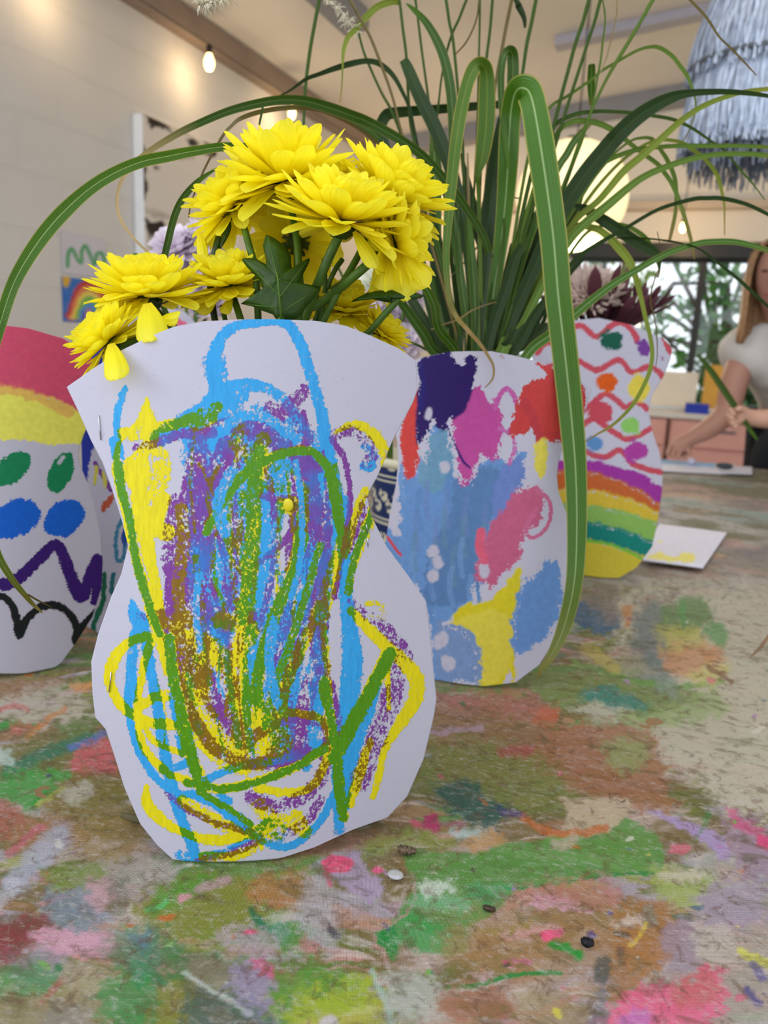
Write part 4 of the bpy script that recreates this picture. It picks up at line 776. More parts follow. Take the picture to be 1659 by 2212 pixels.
# --- rear right vase: zigzags, dots and rainbow bands
R = Sheet((1305, 1249), turn=6, half=.17, bow=.045, lean=0, wob=.002)
rear_vase = vase('paper_vase', 'paper vase with red zigzags, coloured dots and rainbow bands, behind the patterned one', R)
OUT_R = [(1190, 712), (1242, 692), (1293, 687), (1362, 701), (1430, 730), (1452, 752), (1449, 775), (1436, 808), (1409, 853), (1401, 885), (1409, 932), (1424, 975), (1432, 1015), (1430, 1060), (1423, 1113), (1409, 1180), (1376, 1225), (1338, 1248), (1300, 1250), (1262, 1247), (1225, 1225), (1196, 1175), (1190, 1120), (1198, 1060), (1206, 1000), (1200, 930), (1172, 860), (1150, 790), (1152, 752)]
def paint_rear(me, px, py):
    p = Paint(px, py, lin('#C85060'), 3); q = lin; z = q('#CB4C5C')
    for pts in ([(1160, 762), (1176, 742), (1200, 738), (1249, 702), (1282, 726), (1300, 722), (1329, 697), (1350, 700), (1366, 716), (1378, 738)], [(1436, 733), (1448, 760)], [(1155, 800), (1200, 790), (1249, 780), (1289, 800), (1336, 777), (1365, 804), (1405, 793), (1436, 818)],
                [(1256, 892), (1304, 852), (1330, 862), (1351, 880), (1376, 868), (1398, 884)], [(1250, 925), (1280, 906), (1304, 918), (1351, 948), (1380, 940), (1406, 926)], [(1262, 974), (1304, 988), (1336, 972), (1352, 984), (1369, 1003), (1400, 1014), (1427, 1020)]):
        p.stroke(pts, 14, z, .97, .25, 4)
    for cx, cy, rx, ry, c in ((1322, 736, 24, 20, '#0A5A47'), (1391, 752, 13, 18, '#7A3D99'), (1311, 826, 23, 20, '#DE5B08'), (1380, 838, 25, 26, '#E5D04E'), (1297, 890, 27, 25, '#C84757'), (1362, 919, 21, 18, '#8FC964'), (1284, 957, 18, 17, '#5D8FC6'), (1375, 975, 24, 20, '#B03A9C')):
        p.dot(cx, cy, rx, ry, 0, q(c), 1, 3, 6)
    p.stroke([(1425, 770), (1434, 776), (1428, 780)], 3, q('#7A3D99'), .8)
    def band(t, b, c):
        p.poly(t + b[::-1], q(c), 3, 7, smooth=False)
    X = [1170, 1240, 1290, 1340, 1390, 1412, 1450]
    lv = [[1000, 994, 995, 1008, 1026, 1044, 1060], [1026, 1018, 1026, 1042, 1066, 1088, 1100], [1060, 1060, 1062, 1076, 1094, 1110, 1112], [1090, 1092, 1096, 1108, 1124, 1132, 1138], [1128, 1128, 1134, 1146, 1166, 1174, 1180], [1168, 1166, 1172, 1186, 1204, 1216, 1230], [1280, 1280, 1280, 1280, 1280, 1280, 1280]]
    for i, c in enumerate(('#A2309E', '#C9652C', '#DABB38', '#8FBB5A', '#08867A', '#D8C43A')): band(list(zip(X, lv[i])), list(zip(X, lv[i + 1])), c)
    p.stroke([(1240, 1166), (1300, 1172), (1350, 1188), (1400, 1214)], 5, q('#7BC23A'), .98)
    set_color(me, 'ink', p.rgb); set_float(me, 'cover', p.cov)
R.build('front_sheet', OUT_R, M_INK, rear_vase, paint_rear, .0018); R.build('back_sheet', OUT_R, M_PLAIN, rear_vase, None, .008, back=True)

# --- distant pink vase behind the flowers
Pk = Sheet((392, 1230), turn=0, half=.15, bow=.03)
pink_vase = vase('paper_vase', 'white paper vase with a pink patch, glimpsed behind the yellow flowers, holding lilac blooms', Pk)
OUT_P = [(300, 760), (330, 700), (352, 672), (378, 664), (402, 676), (430, 706), (560, 720), (560, 900), (520, 1000), (540, 1120), (520, 1215), (300, 1225), (290, 1100), (330, 980), (300, 860)]
def paint_pink(me, px, py):
    p = Paint(px, py, lin('#DE6C90'), 6); p.poly([(350, 700), (368, 682), (392, 690), (410, 712), (420, 800), (340, 800)], lin('#E2708F'), 3, 5)
    set_color(me, 'ink', p.rgb); set_float(me, 'cover', p.cov)
Pk.build('front_sheet', OUT_P, M_INK, pink_vase, paint_pink, .004); Pk.build('back_sheet', OUT_P, M_PLAIN, pink_vase, None, .01, back=True)
# ------------------------------------------------------------------ flowers
def petal_mat(name, base, tip, heart, tr=.42):
    m, nt, b = nmat(name); uv = node(nt, 'ShaderNodeUVMap'); sx = node(nt, 'ShaderNodeSeparateXYZ'); nt.links.new(uv.outputs[0], sx.inputs[0])
    s_, t_ = sx.outputs[0], sx.outputs[1]
    c = mix(nt, rng(nt, s_, .0, .35), lin(heart), lin(base)); c = mix(nt, rng(nt, s_, .5, 1), c, lin(tip))
    v = mth(nt, 'SINE', mth(nt, 'MULTIPLY', t_, 34)); c = mix(nt, rng(nt, v, -1, 1, 0, .13), c, lin(heart))
    nt.links.new(c, b.inputs['Base Color']); b.inputs['Roughness'].default_value = .5; b.inputs['Specular IOR Level'].default_value = .3
    with_translucent(nt, b, c, tr, (1.0, 1.0, .5) if 'yellow' in name else (1, 1, 1)); bump(nt, b, mth(nt, 'SINE', mth(nt, 'MULTIPLY', t_, 22)), .00012)
    return m
M_YEL = petal_mat('yellow_petals', '#FFF31E', '#FFF750', '#F8DC00', .5); M_YIN = petal_mat('young_yellow_petals', '#FFF62A', '#FFF85A', '#C4DC2A')
M_LIL = petal_mat('lilac_petals', '#F0E4F0', '#F6EEF6', '#C4A4C8', .35); M_WHP = petal_mat('cream_petals', '#EEF0E4', '#FFFFF6', '#C9D68A', .3)
def green_mat(name, c, dark, rough=.45, tr=.25):
    m, nt, b = nmat(name); o = mix(nt, rng(nt, noise(nt, 60, 4), .3, .7), lin(dark), lin(c)); nt.links.new(o, b.inputs['Base Color']); b.inputs['Roughness'].default_value = rough
    with_translucent(nt, b, o, tr, (.9, 1, .25)); bump(nt, b, noise(nt, 240, 3), .0004); return m
M_STEM = green_mat('flower_stem_green', '#4E6E1E', '#365016', tr=.05); M_CAL = green_mat('calyx_green', '#38501A', '#243810', tr=.05); M_LEAF = green_mat('mum_leaf_green', '#34520E', '#26400C', .4)

def petal(mb, base, d, n, L, Wd, curve, cup, s0=0.0, NS=8, NT=6, point=.0, jit=0.0):
    d = d.normalized(); n = (n - d * n.dot(d)).normalized(); side = d.cross(n)
    p = base.copy(); V = []; UV = []; a = 0.0
    sp_ = 0.0
    for i in range(NS + 1):
        s_ = 1 - (1 - i / NS) ** 1.75; w = Wd * (.26 + .74 * math.sin(min(1, s_ / .74) * math.pi / 2)) * math.sqrt(max(.012, 1 - max(0, (s_ - .72) / .28) ** 2.0))
        dd = d * math.cos(a) + n * math.sin(a); nn = n * math.cos(a) - d * math.sin(a)
        for j in range(NT + 1):
            t = j / NT * 2 - 1
            h = cup * w * (t * t) * min(1, s_ * 2) + .035 * w * math.cos(t * 7.5) * (1 - abs(t)) * s_
            V.append(p + side * (t * w) + nn * h + dd * (point * L * (1 - abs(t)) * max(0, s_ - .8))); UV.append((s0 + s_ * (1 - s0) + .001, j / NT))
        s2 = 1 - (1 - min(1, (i + 1) / NS)) ** 1.75; p = p + dd * (L * (s2 - s_)); a += curve * (s2 - s_)
    k = NT + 1
    mb.add(V, [(i * k + j, i * k + j + 1, (i + 1) * k + j + 1, (i + 1) * k + j) for i in range(NS) for j in range(NT)], UV)

def bloom(name, label, c, D, axis, R, seed=0, stem=None, rings=None, mats=(None, None), detail=(9, 6), group=None, extra=(), down=0.0, flat=1.0, calyx=True, cat='flower', leaf=None, stemR=.0028):
    rnd = random.Random(seed); C = at(c[0], c[1], D)
    A_ = (CR * axis[0] + CU * axis[1] - CF * axis[2]).normalized()          # the way the flower faces
    root = empty(name, tuple(C), label, cat, group)
    x = A_.orthogonal().normalized(); y = A_.cross(x)
    outer, inner = MB(), MB()
    rings = rings or [(13, -12, .98, .180), (15, -2, 1.0, .180), (15, 9, .98, .172), (15, 20, .93, .165), (14, 31, .86, .155), (13, 42, .78, .142), (12, 53, .68, .125), (11, 64, .57, .105), (9, 75, .46, .085), (6, 85, .38, .06)]
    for k, (n, el, L, w) in enumerate(rings):
        for i in range(n):
            th = 2 * math.pi * (i + .5 * (k % 2) + rnd.uniform(-.3, .3)) / n
            e = math.radians((el + rnd.uniform(-9, 9)) * flat - down * (1 if k < 3 else .4)); r_ = x * math.cos(th) + y * math.sin(th)
            d = r_ * math.cos(e) + A_ * math.sin(e); up_ = A_ * math.cos(e) - r_ * math.sin(e)
            mbx = outer if k < len(rings) - 3 else inner
            petal(mbx, C + r_ * (.10 * R * (1 - k / len(rings))) + A_ * (k * .012 * R), d, up_, R * L * rnd.uniform(.88, 1.06), R * w * rnd.uniform(.85, 1.15), rnd.uniform(.1, .7) if k > 1 else rnd.uniform(-.3, .5), rnd.uniform(.12, .4), 0, *detail, point=rnd.uniform(-.03, .08))
    for (bx, by, tx, ty, w, *dd_) in extra:
        De = D + dd_[0] if dd_ else D - .012; b_ = at(bx, by, De + .01 * bool(dd_)); t_ = at(tx, ty, De - .006); petal(outer, b_, t_ - b_, -CF + CU * .2, (t_ - b_).length * 1.03, w / FPX * D / 2, -.35, -.55, 0, 12, 10, point=.12)
    outer.build('petals', mats[0] or M_YEL, root, True)
    inner.build('inner_petals', mats[1] or M_YIN, root, True)
    if calyx:
        cb = MB(); q = A_.to_track_quat('Z', 'Y').to_matrix()
        prof = [(.0, -.24), (.10, -.235), (.17, -.17), (.20, -.08), (.17, .02), (.0, .04)]; n = 16; v = []
        for r, z in prof:
            for j in range(n):
                a = 2 * math.pi * j / n; rr_ = r * (1 + .10 * math.cos(a * 8)); v.append(C + q @ Vector((rr_ * math.cos(a), rr_ * math.sin(a), z)) * R)
        cb.add(v, [(i * n + j, i * n + (j + 1) % n, (i + 1) * n + (j + 1) % n, (i + 1) * n + j) for i in range(len(prof) - 1) for j in range(n)])
        for i in range(13):                                                    # little green bracts
            a = i * 2.4; r_ = x * math.cos(a) + y * math.sin(a); petal(cb, C + r_ * .12 * R - A_ * .16 * R, r_ + A_ * .25, A_, R * .26, R * .045, .3, .2, 0, 3, 2)
        cb.build('calyx', M_CAL, root, True)
    if stem:
        pts = [C - A_ * .2 * R] + [at(*p) if len(p) == 3 else at(p[0], p[1], D) for p in stem]
        pts = [Vector(p) for p in crom([tuple(p) for p in pts], 5)]; sb = MB(); sb.tube(pts, stemR, 8); sb.build('stem', M_STEM, root, True)
    return root
DF = depth(Vector(A.B)) + .0
BR = 'yellow chrysanthemums in the scribbled vase'
foot = [(560, 1000, DF + .03), (560, 1500, DF + .045)]
def F_(x, y, d=0.0): return (x, y, DF - .02 + d)
bloom('chrysanthemum', 'topmost yellow chrysanthemum, a broad bloom seen from the side above all the others', (622, 392), DF - .005, (-.06, 1, .42), 158 / FPX * DF, 1, [F_(645, 560), F_(640, 720)] + foot, group=BR, down=6)
bloom('chrysanthemum', 'yellow chrysanthemum with a greenish heart in front of the topmost one, green calyx showing', (738, 478), DF - .05, (.22, 1, .34), 150 / FPX * (DF - .05), 2, [F_(700, 580, -.02), F_(655, 700)] + foot, group=BR, down=4, extra=((765, 500, 812, 570, 34),), stemR=.0036)
bloom('chrysanthemum', 'yellow chrysanthemum at the upper right of the bunch, tilted towards the tall grass', (838, 428), DF + .0, (.55, 1, .30), 142 / FPX * DF, 3, [F_(770, 560), F_(700, 690)] + foot, group=BR, down=10)
bloom('chrysanthemum', 'drooping yellow chrysanthemum seen from behind, its dark calyx and hanging petals above the narrow leaf', (852, 530), DF - .02, (1, .18, .10), 118 / FPX * (DF - .02), 4, [F_(790, 575, -.02), F_(700, 650), F_(610, 720)] + foot, group=BR, down=22, extra=((850, 540, 880, 640, 66), (830, 540, 835, 620, 60), (862, 545, 925, 610, 60), (800, 500, 812, 560, 28)), stemR=.0034)
bloom('chrysanthemum', 'yellow chrysanthemum left of the topmost bloom, dark calyx above its short curved stem', (508, 448), DF + .01, (-.5, 1, .25), 112 / FPX * DF, 5, [F_(535, 520), F_(556, 640)] + foot, group=BR, down=16, extra=((430, 500, 437, 556, 24),))
bloom('chrysanthemum', 'wide yellow chrysanthemum at the left with one big petal hanging straight down', (322, 640), DF - .03, (-.05, 1, .28), 130 / FPX * (DF - .03), 6, [F_(355, 700), F_(430, 780)] + foot, group=BR, down=4, extra=((318, 655, 321, 724, 62, -.075), (270, 640, 205, 668, 30), (345, 690, 376, 678, 34, -.04)))
bloom('chrysanthemum', 'yellow chrysanthemum right beside the lobed dark leaf, facing up to the left', (498, 616), DF - .01, (-.15, 1, .5), 104 / FPX * DF, 7, [F_(520, 690), F_(540, 760)] + foot, group=BR, down=8, extra=((470, 640, 425, 668, 34), (500, 645, 480, 672, 26)))
bloom('chrysanthemum', 'lowest yellow chrysanthemum, leaning out over the upper left edge of the scribbled vase', (236, 738), DF - .06, (-.75, .8, .35), 94 / FPX * (DF - .05), 8, [(320, 735, DF - .03), (400, 800, DF)] + foot, group=BR, down=6, extra=((240, 742, 245, 808, 50, -.052),))
bloom('chrysanthemum', 'shaded yellow chrysanthemum low in the bunch behind the crossing stems', (742, 672), DF + .03, (.1, 1, .5), 92 / FPX * DF, 9, [F_(720, 760, .03)] + foot, group=BR)
bloom('chrysanthemum', 'small yellow chrysanthemum peeping over the upper right edge of the scribbled vase', (822, 722), DF + .03, (.7, .8, .3), 72 / FPX * DF, 10, [F_(760, 800, .03)] + foot, group=BR, detail=(6, 4))
bloom('chrysanthemum', 'yellow chrysanthemum facing away at the back of the bunch, underside between the stems', (640, 520), DF + .05, (-.1, .5, -1), 100 / FPX * (DF + .05), 11, [F_(640, 600, .03), F_(620, 720, .02)] + foot, group=BR, down=10)
# cut side shoots and leaves
def tube_px(name, pts, r, m, parent=None):
    mb = MB(); P_ = [at(*p) for p in pts]; mb.tube([Vector(q) for q in crom([tuple(p) for p in P_], 4)], r, 8); return mb.build(name, m, parent, True)
t = empty('flower_stem', tuple(at(850, 660, DF)), 'bare green flower stem with one narrow dark leaf lying along its top', 'flower stem')
tube_px('stem', [(862, 645, DF - .03), (800, 715, DF - .02), (700, 840, DF + .02), (600, 1450, DF + .045)], .0026, M_STEM, t)
def flat_leaf(name, outline, D, m, parent, bow=.01, tilt=0.0):
    """a leaf blade traced as its outline, given a folded midrib and a bowed surface"""
    pts = outline; mb = MB(); cx = sum(p[0] for p in pts) / len(pts); cy = sum(p[1] for p in pts) / len(pts); V = []; rings_ = 5
    for k in range(rings_ + 1):
        f = k / rings_
        for (x_, y_) in pts:
            xx = cx + (x_ - cx) * f; yy = cy + (y_ - cy) * f; V.append(at(xx, yy, D + bow * f * f + tilt * (yy - cy) / 100 + .00004 * abs(xx - cx)))
    n = len(pts); mb.add(V, [(k * n + i, k * n + (i + 1) % n, (k + 1) * n + (i + 1) % n, (k + 1) * n + i) for k in range(rings_) for i in range(n)], [(p, 0.5) for p in range(len(V))])
    o = mb.build(name, m, parent, True); md = o.modifiers.new('thickness', 'SOLIDIFY'); md.thickness = .0006; return o
flat_leaf('leaf', crom([(758, 652), (790, 634), (830, 627), (870, 628), (918, 638), (890, 648), (850, 646), (845, 654), (820, 650), (790, 642)], 2), DF - .035, M_LEAF, t, .004)
lf = empty('flower_stem', tuple(at(610, 700, DF)), 'flower stem carrying the big lobed dark green leaf that hangs over the vase rim', 'flower stem')
LOBED = [(575, 506), (592, 514), (606, 524), (620, 537), (629, 556), (630, 578), (640, 572), (669, 557), (664, 575), (656, 590), (648, 612), (642, 632), (656, 630), (691, 619), (684, 638), (669, 655), (655, 672), (640, 690), (600, 692), (590, 680), (568, 672), (545, 662), (520, 656), (548, 650), (574, 655), (570, 640), (564, 615), (552, 596), (538, 582), (528, 570), (523, 559), (540, 557), (556, 560), (574, 570), (572, 550), (568, 530)]
flat_leaf('leaf', crom(LOBED + [LOBED[0]], 2)[:-1], DF - .06, M_LEAF, lf, .006, -.006)
vm = MB(); vm.tube([at(578, 510, DF - .0615), at(600, 600, DF - .066), at(608, 690, DF - .070)], [.0003, .0006, .0011], 5)
for q in ((604, 640, 530, 562), (606, 640, 664, 562), (608, 675, 686, 624), (606, 665, 528, 657)): vm.tube([at(q[0], q[1], DF - .068), at(q[2], q[3], DF - .0575)], [.0005, .0002], 5)
vm.build('leaf_vein', M_STEM, lf, True)
tube_px('stem', [(608, 690, DF - .069), (590, 720, DF - .02), (560, 900, DF + .02), (560, 1450, DF + .045)], .0022, M_STEM, lf)
sh = empty('flower_stem', tuple(at(450, 600, DF)), 'dark cut side shoot with a slim leaf at the left of the yellow bunch', 'flower stem')
tube_px('stem', [(473, 512, DF), (462, 560, DF), (456, 640, DF + .01), (500, 900, DF + .03), (560, 1450, DF + .045)], .0028, M_CAL, sh)
flat_leaf('leaf', crom([(497, 472), (500, 490), (494, 510), (482, 530), (474, 538), (476, 515), (484, 490)], 2), DF - .004, M_CAL, sh, .002)
sh = empty('flower_stem', tuple(at(296, 560, DF)), 'short cut green shoot sticking up above the wide left bloom', 'flower stem')
tube_px('stem', [(291, 550, DF), (301, 578, DF), (330, 660, DF + .01), (420, 800, DF + .03), (560, 1450, DF + .045)], .0024, M_STEM, sh)
flat_leaf('leaf', [(312, 552), (310, 566), (304, 580), (302, 574), (308, 556)], DF - .002, M_CAL, sh, .001)
rd = random.Random(5)
for i, (x0, y0, x1, y1) in enumerate(((700, 560, 690, 700), (770, 590, 650, 700), (690, 640, 640, 700), (480, 660, 500, 740), (560, 640, 560, 720), (740, 560, 700, 640))):
    o = tube_px('flower_stem', [(x0, y0, DF + .01), (x1, y1, DF + .01), (570 + i * 4, 1000, DF + .03), (560, 1450, DF + .045)], .0021, M_STEM)
    tag(o, ['thin stem rising to the front greenish-hearted yellow bloom', 'long thin stem slanting from the drooping bloom to the vase rim', 'short thin stem just right of the lobed leaf tip', 'thin stem below the small yellow bloom beside the lobed leaf', 'thin upright stem hidden behind the lobed leaf', 'thin stem in the shade under the front yellow bloom'][i], 'flower stem', 'crossing flower stems in the scribbled vase')
# lilac and cream blooms in the vases behind
DP = depth(Vector(Pk.B)) 
for i, (x, y, r, ax, lab) in enumerate(((385, 540, 62, (-.2, .8, .8), 'lilac chrysanthemum behind the left side of the yellow bunch, beside the white picture edge'), (452, 520, 60, (.2, .9, .6), 'pale lilac chrysanthemum behind the dark cut shoot'), (430, 600, 62, (0, .6, .9), 'shaded lilac chrysanthemum seen just above the wide yellow bloom'), (355, 600, 44, (-.5, .6, .7), 'small lilac chrysanthemum low beside the pointed green blade'), (450, 665, 50, (0, .9, .7), 'lilac bloom in the gap under the left yellow flowers'))):
    bloom('lilac_chrysanthemum', lab, (x, y), DP - .02 + .01 * i, ax, r / FPX * DP, 30 + i, [(410, 800, DP), (400, 1200, DP + .02)], group='lilac chrysanthemums in the pink vase', mats=(M_LIL, M_LIL), detail=(6, 3))

DQ = 1.17
for i, (x, y, r, ax, ms, lab) in enumerate(((815, 622, 52, (-.1, .6, .9), (M_WHP, M_WHP), 'cream chrysanthemum behind the narrow dark leaf, right of the yellow bunch'), (850, 690, 46, (.1, .4, .9), (M_LIL, M_LIL), 'lilac bloom behind the bare stem at the right of the yellow bunch'), (790, 668, 44, (-.3, .3, .9), (M_LIL, M_LIL), 'shaded lilac bloom low behind the yellow bunch on its right side'),
        (868, 742, 46, (.3, .4, .9), (M_LIL, M_LIL), 'lowest lilac bloom beside the indigo patch at the grass vase rim'), (880, 640, 40, (.5, .5, .8), (M_LIL, M_LIL), 'lilac bloom half hidden by the lowest splaying grass'))):
    bloom('pot_chrysanthemum', lab, (x, y), DQ - .01 * i, ax, r / FPX * DQ, 50 + i, [(842, 900, DQ), (842, 1150, DQ + .02)], group='pale chrysanthemums in the blue and white pot', mats=ms, detail=(6, 3))
# ------------------------------------------------------------------ long grass in the patch-painted vase
def blade_mat(name, c, edge, tip, rib, rough=.42, tr=.22, t0=.82, t1=.99):
    m, nt, b = nmat(name); uv = node(nt, 'ShaderNodeUVMap'); sx = node(nt, 'ShaderNodeSeparateXYZ'); nt.links.new(uv.outputs[0], sx.inputs[0]); s_, t_ = sx.outputs[0], sx.outputs[1]
    cb = node(nt, 'ShaderNodeCombineXYZ'); nt.links.new(mth(nt, 'MULTIPLY', s_, 5), cb.inputs[0]); nt.links.new(mth(nt, 'MULTIPLY', t_, 22), cb.inputs[1])
    st = noise(nt, 1.0, 4, .6, cb.outputs[0])
    o = mix(nt, rng(nt, st, .32, .68), tuple(x * .84 for x in lin(c)), lin(c))
    a = mth(nt, 'ABSOLUTE', mth(nt, 'SUBTRACT', t_, .5))
    o = mix(nt, rng(nt, a, .43, .5), o, lin(edge)); o = mix(nt, rng(nt, a, .015, .045, .75, 0), o, lin(rib))
    o = mix(nt, rng(nt, s_, t0, t1), o, lin(tip))
    nt.links.new(o, b.inputs['Base Color']); b.inputs['Roughness'].default_value = rough
    with_translucent(nt, b, o, tr, (.85, 1, .3)); bump(nt, b, mth(nt, 'SINE', mth(nt, 'MULTIPLY', t_, 60)), .00008); return m
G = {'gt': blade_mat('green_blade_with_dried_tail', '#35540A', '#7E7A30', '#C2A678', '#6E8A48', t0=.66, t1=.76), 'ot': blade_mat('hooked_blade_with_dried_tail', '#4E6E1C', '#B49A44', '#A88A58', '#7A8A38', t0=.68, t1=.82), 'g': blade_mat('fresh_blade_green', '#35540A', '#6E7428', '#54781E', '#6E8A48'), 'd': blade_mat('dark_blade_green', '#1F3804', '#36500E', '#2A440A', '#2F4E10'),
     'b': blade_mat('broad_blade_green', '#47701E', '#A89E50', '#857636', '#A4BC84', .25), 'y': blade_mat('yellowing_blade', '#7C8E2C', '#B79A34', '#B49A4A', '#9AA84A'),
     'o': blade_mat('olive_blade', '#5E7D28', '#8C8A30', '#8E7A40', '#8FA852'), 't': blade_mat('dry_tan_blade', '#B79A66', '#C4A870', '#D8C8A0', '#CDB684'), 'n': blade_mat('brown_stalk', '#7A6A3A', '#6A4A34', '#8A6A4A', '#8C7C4C'),
     's': blade_mat('stalk_green', '#3E5C12', '#6E7A34', '#6E6A3E', '#7FA055')}
DV = depth(Vector(B.B)) 
BASE = (1035, 790)
nblade = 0
def blade(pts, m, label, D=(None, None), root=True, fold=.16, twist=0.0, round_=False, group=None, Dl=None, kind='grass_leaf'):
    """pts run from the tip (or highest seen point) to the lowest seen point; root=True carries it on down into the vase"""
    global nblade
    nblade += 1; rnd = random.Random(nblade)
    q = [(p[0], p[1], p[2]) for p in pts]; n0 = len(q)
    d0, d1 = (D[0] if D[0] is not None else DV - .02), (D[1] if D[1] is not None else DV)
    ds = list(Dl) if Dl else [d0 + (d1 - d0) * i / (n0 - 1) for i in range(n0)]
    if root:
        x, y, w = q[-1]; bx = BASE[0] + max(-70, min(70, (x - BASE[0]) * .35)) + rnd.uniform(-6, 6); w2 = max(w, 5)
        if y < 700: q.append((x + (bx - x) * .62 * min(1, (770 - y) / 300), (y + 780) / 2, w2)); ds.append(ds[-1] * .4 + DV * .6)
        q += [(bx, 800, w2), (BASE[0] + (bx - BASE[0]) * .6, 1100, w2 * .8), (BASE[0] + (bx - BASE[0]) * .5, 1400, w2 * .6)]; ds += [DV + .01, DV + .01, DV + .02]
    if round_ and q[0][1] < 0:      # stalks that leave the top of the view go on up to a thin tip
        dx, dy = q[0][0] - q[1][0], q[0][1] - q[1][1]; k_ = 190 / max(1, abs(dy)); q.insert(0, (q[0][0] + dx * k_ * 1.1, q[0][1] - 190, 1.5)); ds.insert(0, ds[0])
    raw = crom([(a[0], a[1], a[2], d) for a, d in zip(q, ds)], 7)
    C_ = [at(r[0], r[1], r[3]) for r in raw]; Wd = [max(.0003, r[2] / FPX * r[3] / 2) for r in raw]
    k = len(C_); mb = MB()
    if round_:
        mb.tube(C_, Wd, 6)
    else:
        V, UV = [], []; NT = 8
        for i in range(k):
            t = (C_[min(i + 1, k - 1)] - C_[max(i - 1, 0)]).normalized(); view = (CAM - C_[i]).normalized()
            side = t.cross(view).normalized(); nn = side.cross(t).normalized(); tw = twist * math.sin(i / k * 5 + nblade)
            side2 = side * math.cos(tw) + nn * math.sin(tw); n2 = side2.cross(t)
            for j in range(NT + 1):
                u = j / NT * 2 - 1; V.append(C_[i] + side2 * (u * Wd[i]) - n2 * (fold * Wd[i] * (1 - abs(u)) * 2) ); UV.append((1 - i / (k - 1) + .001, j / NT))
        K = NT + 1; mb.add(V, [(i * K + j, (i + 1) * K + j, (i + 1) * K + j + 1, i * K + j + 1) for i in range(k - 1) for j in range(NT)], UV)
    o = mb.build(kind, G[m], None, True); tag(o, label, 'grass stalk' if kind == 'grass_stalk' else 'grass leaf', group or 'long grass in the patch-painted vase'); return o
N = DV - .09   # blades that arch forward
blade([(1162, 1466, 3), (1168, 1448, 9), (1188, 1420, 18), (1218, 1355, 30), (1240, 1260, 36), (1246, 1150, 42), (1244, 1030, 47), (1236, 920, 52), (1222, 780, 55), (1206, 640, 57), (1196, 520, 58), (1182, 410, 59), (1167, 310, 60), (1155, 240, 56), (1146, 206, 56), (1136, 192, 56), (1120, 192, 50), (1109, 212, 44), (1102, 260, 44), (1098, 340, 44), (1092, 430, 38), (1080, 540, 30), (1062, 660, 24)], 'b',
      'broadest ribbed green blade, folded over and hanging down past the rainbow vase', fold=.05, Dl=[DV - .12] * 4 + [DV - .125] * 9 + [DV - .118, DV - .11, DV - .10, DV - .09, DV - .075, DV - .06, DV - .05, DV - .03, DV - .01, DV])
blade([(1047, 838, 2), (1064, 818, 4), (1066, 792, 5), (1054, 768, 6), (1036, 742, 8), (1008, 710, 9), (986, 684, 10), (972, 650, 11), (966, 600, 13), (964, 540, 15), (968, 470, 20), (976, 390, 24), (985, 310, 27), (996, 240, 28), (1010, 180, 28), (1024, 148, 30), (1038, 138, 28), (1050, 152, 30), (1052, 200, 36), (1050, 270, 37), (1042, 335, 30), (1032, 382, 10), (1034, 430, 8)], 'ot',
      'green blade folded over like a hook, its tapered tip dangling brown over the purple patch', fold=.06, Dl=[DV - .13] * 6 + [DV - .10] * 7 + [DV - .09, DV - .085, DV - .08, DV - .07, DV - .06, DV - .05, DV - .045, DV - .04, DV - .03, DV - .02])
blade([(1099, 365, 5), (1093, 310, 10), (1086, 250, 14), (1082, 180, 15), (1086, 130, 16), (1096, 112, 20), (1107, 118, 24), (1108, 180, 26), (1104, 260, 30), (1098, 340, 28), (1086, 430, 22), (1076, 520, 16)], 'g', 'narrow green blade folded over behind the hooked one, just left of the broadest blade', fold=.06, Dl=[DV - .06] * 5 + [DV - .05, DV - .04, DV - .03, DV - .02, DV - .01, DV, DV])
blade([(871, 128, 18), (882, 150, 24), (905, 205, 28), (935, 265, 30), (958, 320, 30), (978, 380, 28), (1000, 470, 26), (1015, 580, 22), (1024, 700, 20)], 'd', 'blade with a square cut end slanting up towards the left above the flowers', (DV - .01, DV), fold=.1)
blade([(878, 8, 3), (895, 22, 10), (920, 48, 15), (945, 90, 19), (962, 135, 21), (974, 200, 22), (980, 290, 22), (980, 400, 20), (985, 520, 18)], 'g', 'curved green blade with a pale silvery tip at the top edge', (DV - .02, DV), fold=.08)
blade([(358, 557, 2), (331, 553, 4), (290, 516, 6), (263, 479, 7), (253, 445, 7), (257, 405, 7), (277, 366, 9), (313, 333, 11), (380, 291, 14), (440, 262, 15), (500, 238, 16), (560, 223, 18), (610, 216, 19), (660, 219, 21), (712, 233, 22), (760, 250, 22), (800, 266, 21), (871, 306, 20), (922, 345, 19), (972, 402, 18), (1010, 455, 17), (1048, 520, 16), (1064, 600, 15)], 'gt',
      'long blade arching left above the flowers, its dry curled end touching the pointed blade', (DF - .0, DV), fold=.1)
blade([(92, 1324, 3), (72, 1306, 8), (50, 1281, 11), (22, 1245, 14), (-8, 1190, 16), (-32, 1100, 18), (-46, 1000, 20), (-42, 880, 22), (-20, 770, 24), (6, 680, 26), (27, 618, 27), (54, 566, 29), (91, 511, 31), (135, 460, 31), (189, 411, 27), (243, 376, 25), (304, 350, 24), (365, 337, 23), (422, 326, 20), (499, 317, 18), (600, 330, 18), (720, 380, 18), (840, 500, 18), (930, 640, 18)], 'b',
      'broad green blade sweeping out over the left edge of the picture and curling back', fold=.10, Dl=[.62, .62, .61, .60, .59, .57, .56, .55, .54, .53, .53, .53, .54, .55, .56, .57, .585, .60, .615, .64, .67, .71, .76, .82])
blade([(112, 1312, 2), (96, 1304, 3), (80, 1296, 4), (60, 1284, 4)], 'n', 'short brown split tip beside the curled end of the left blade', (.62, .60), root=False)
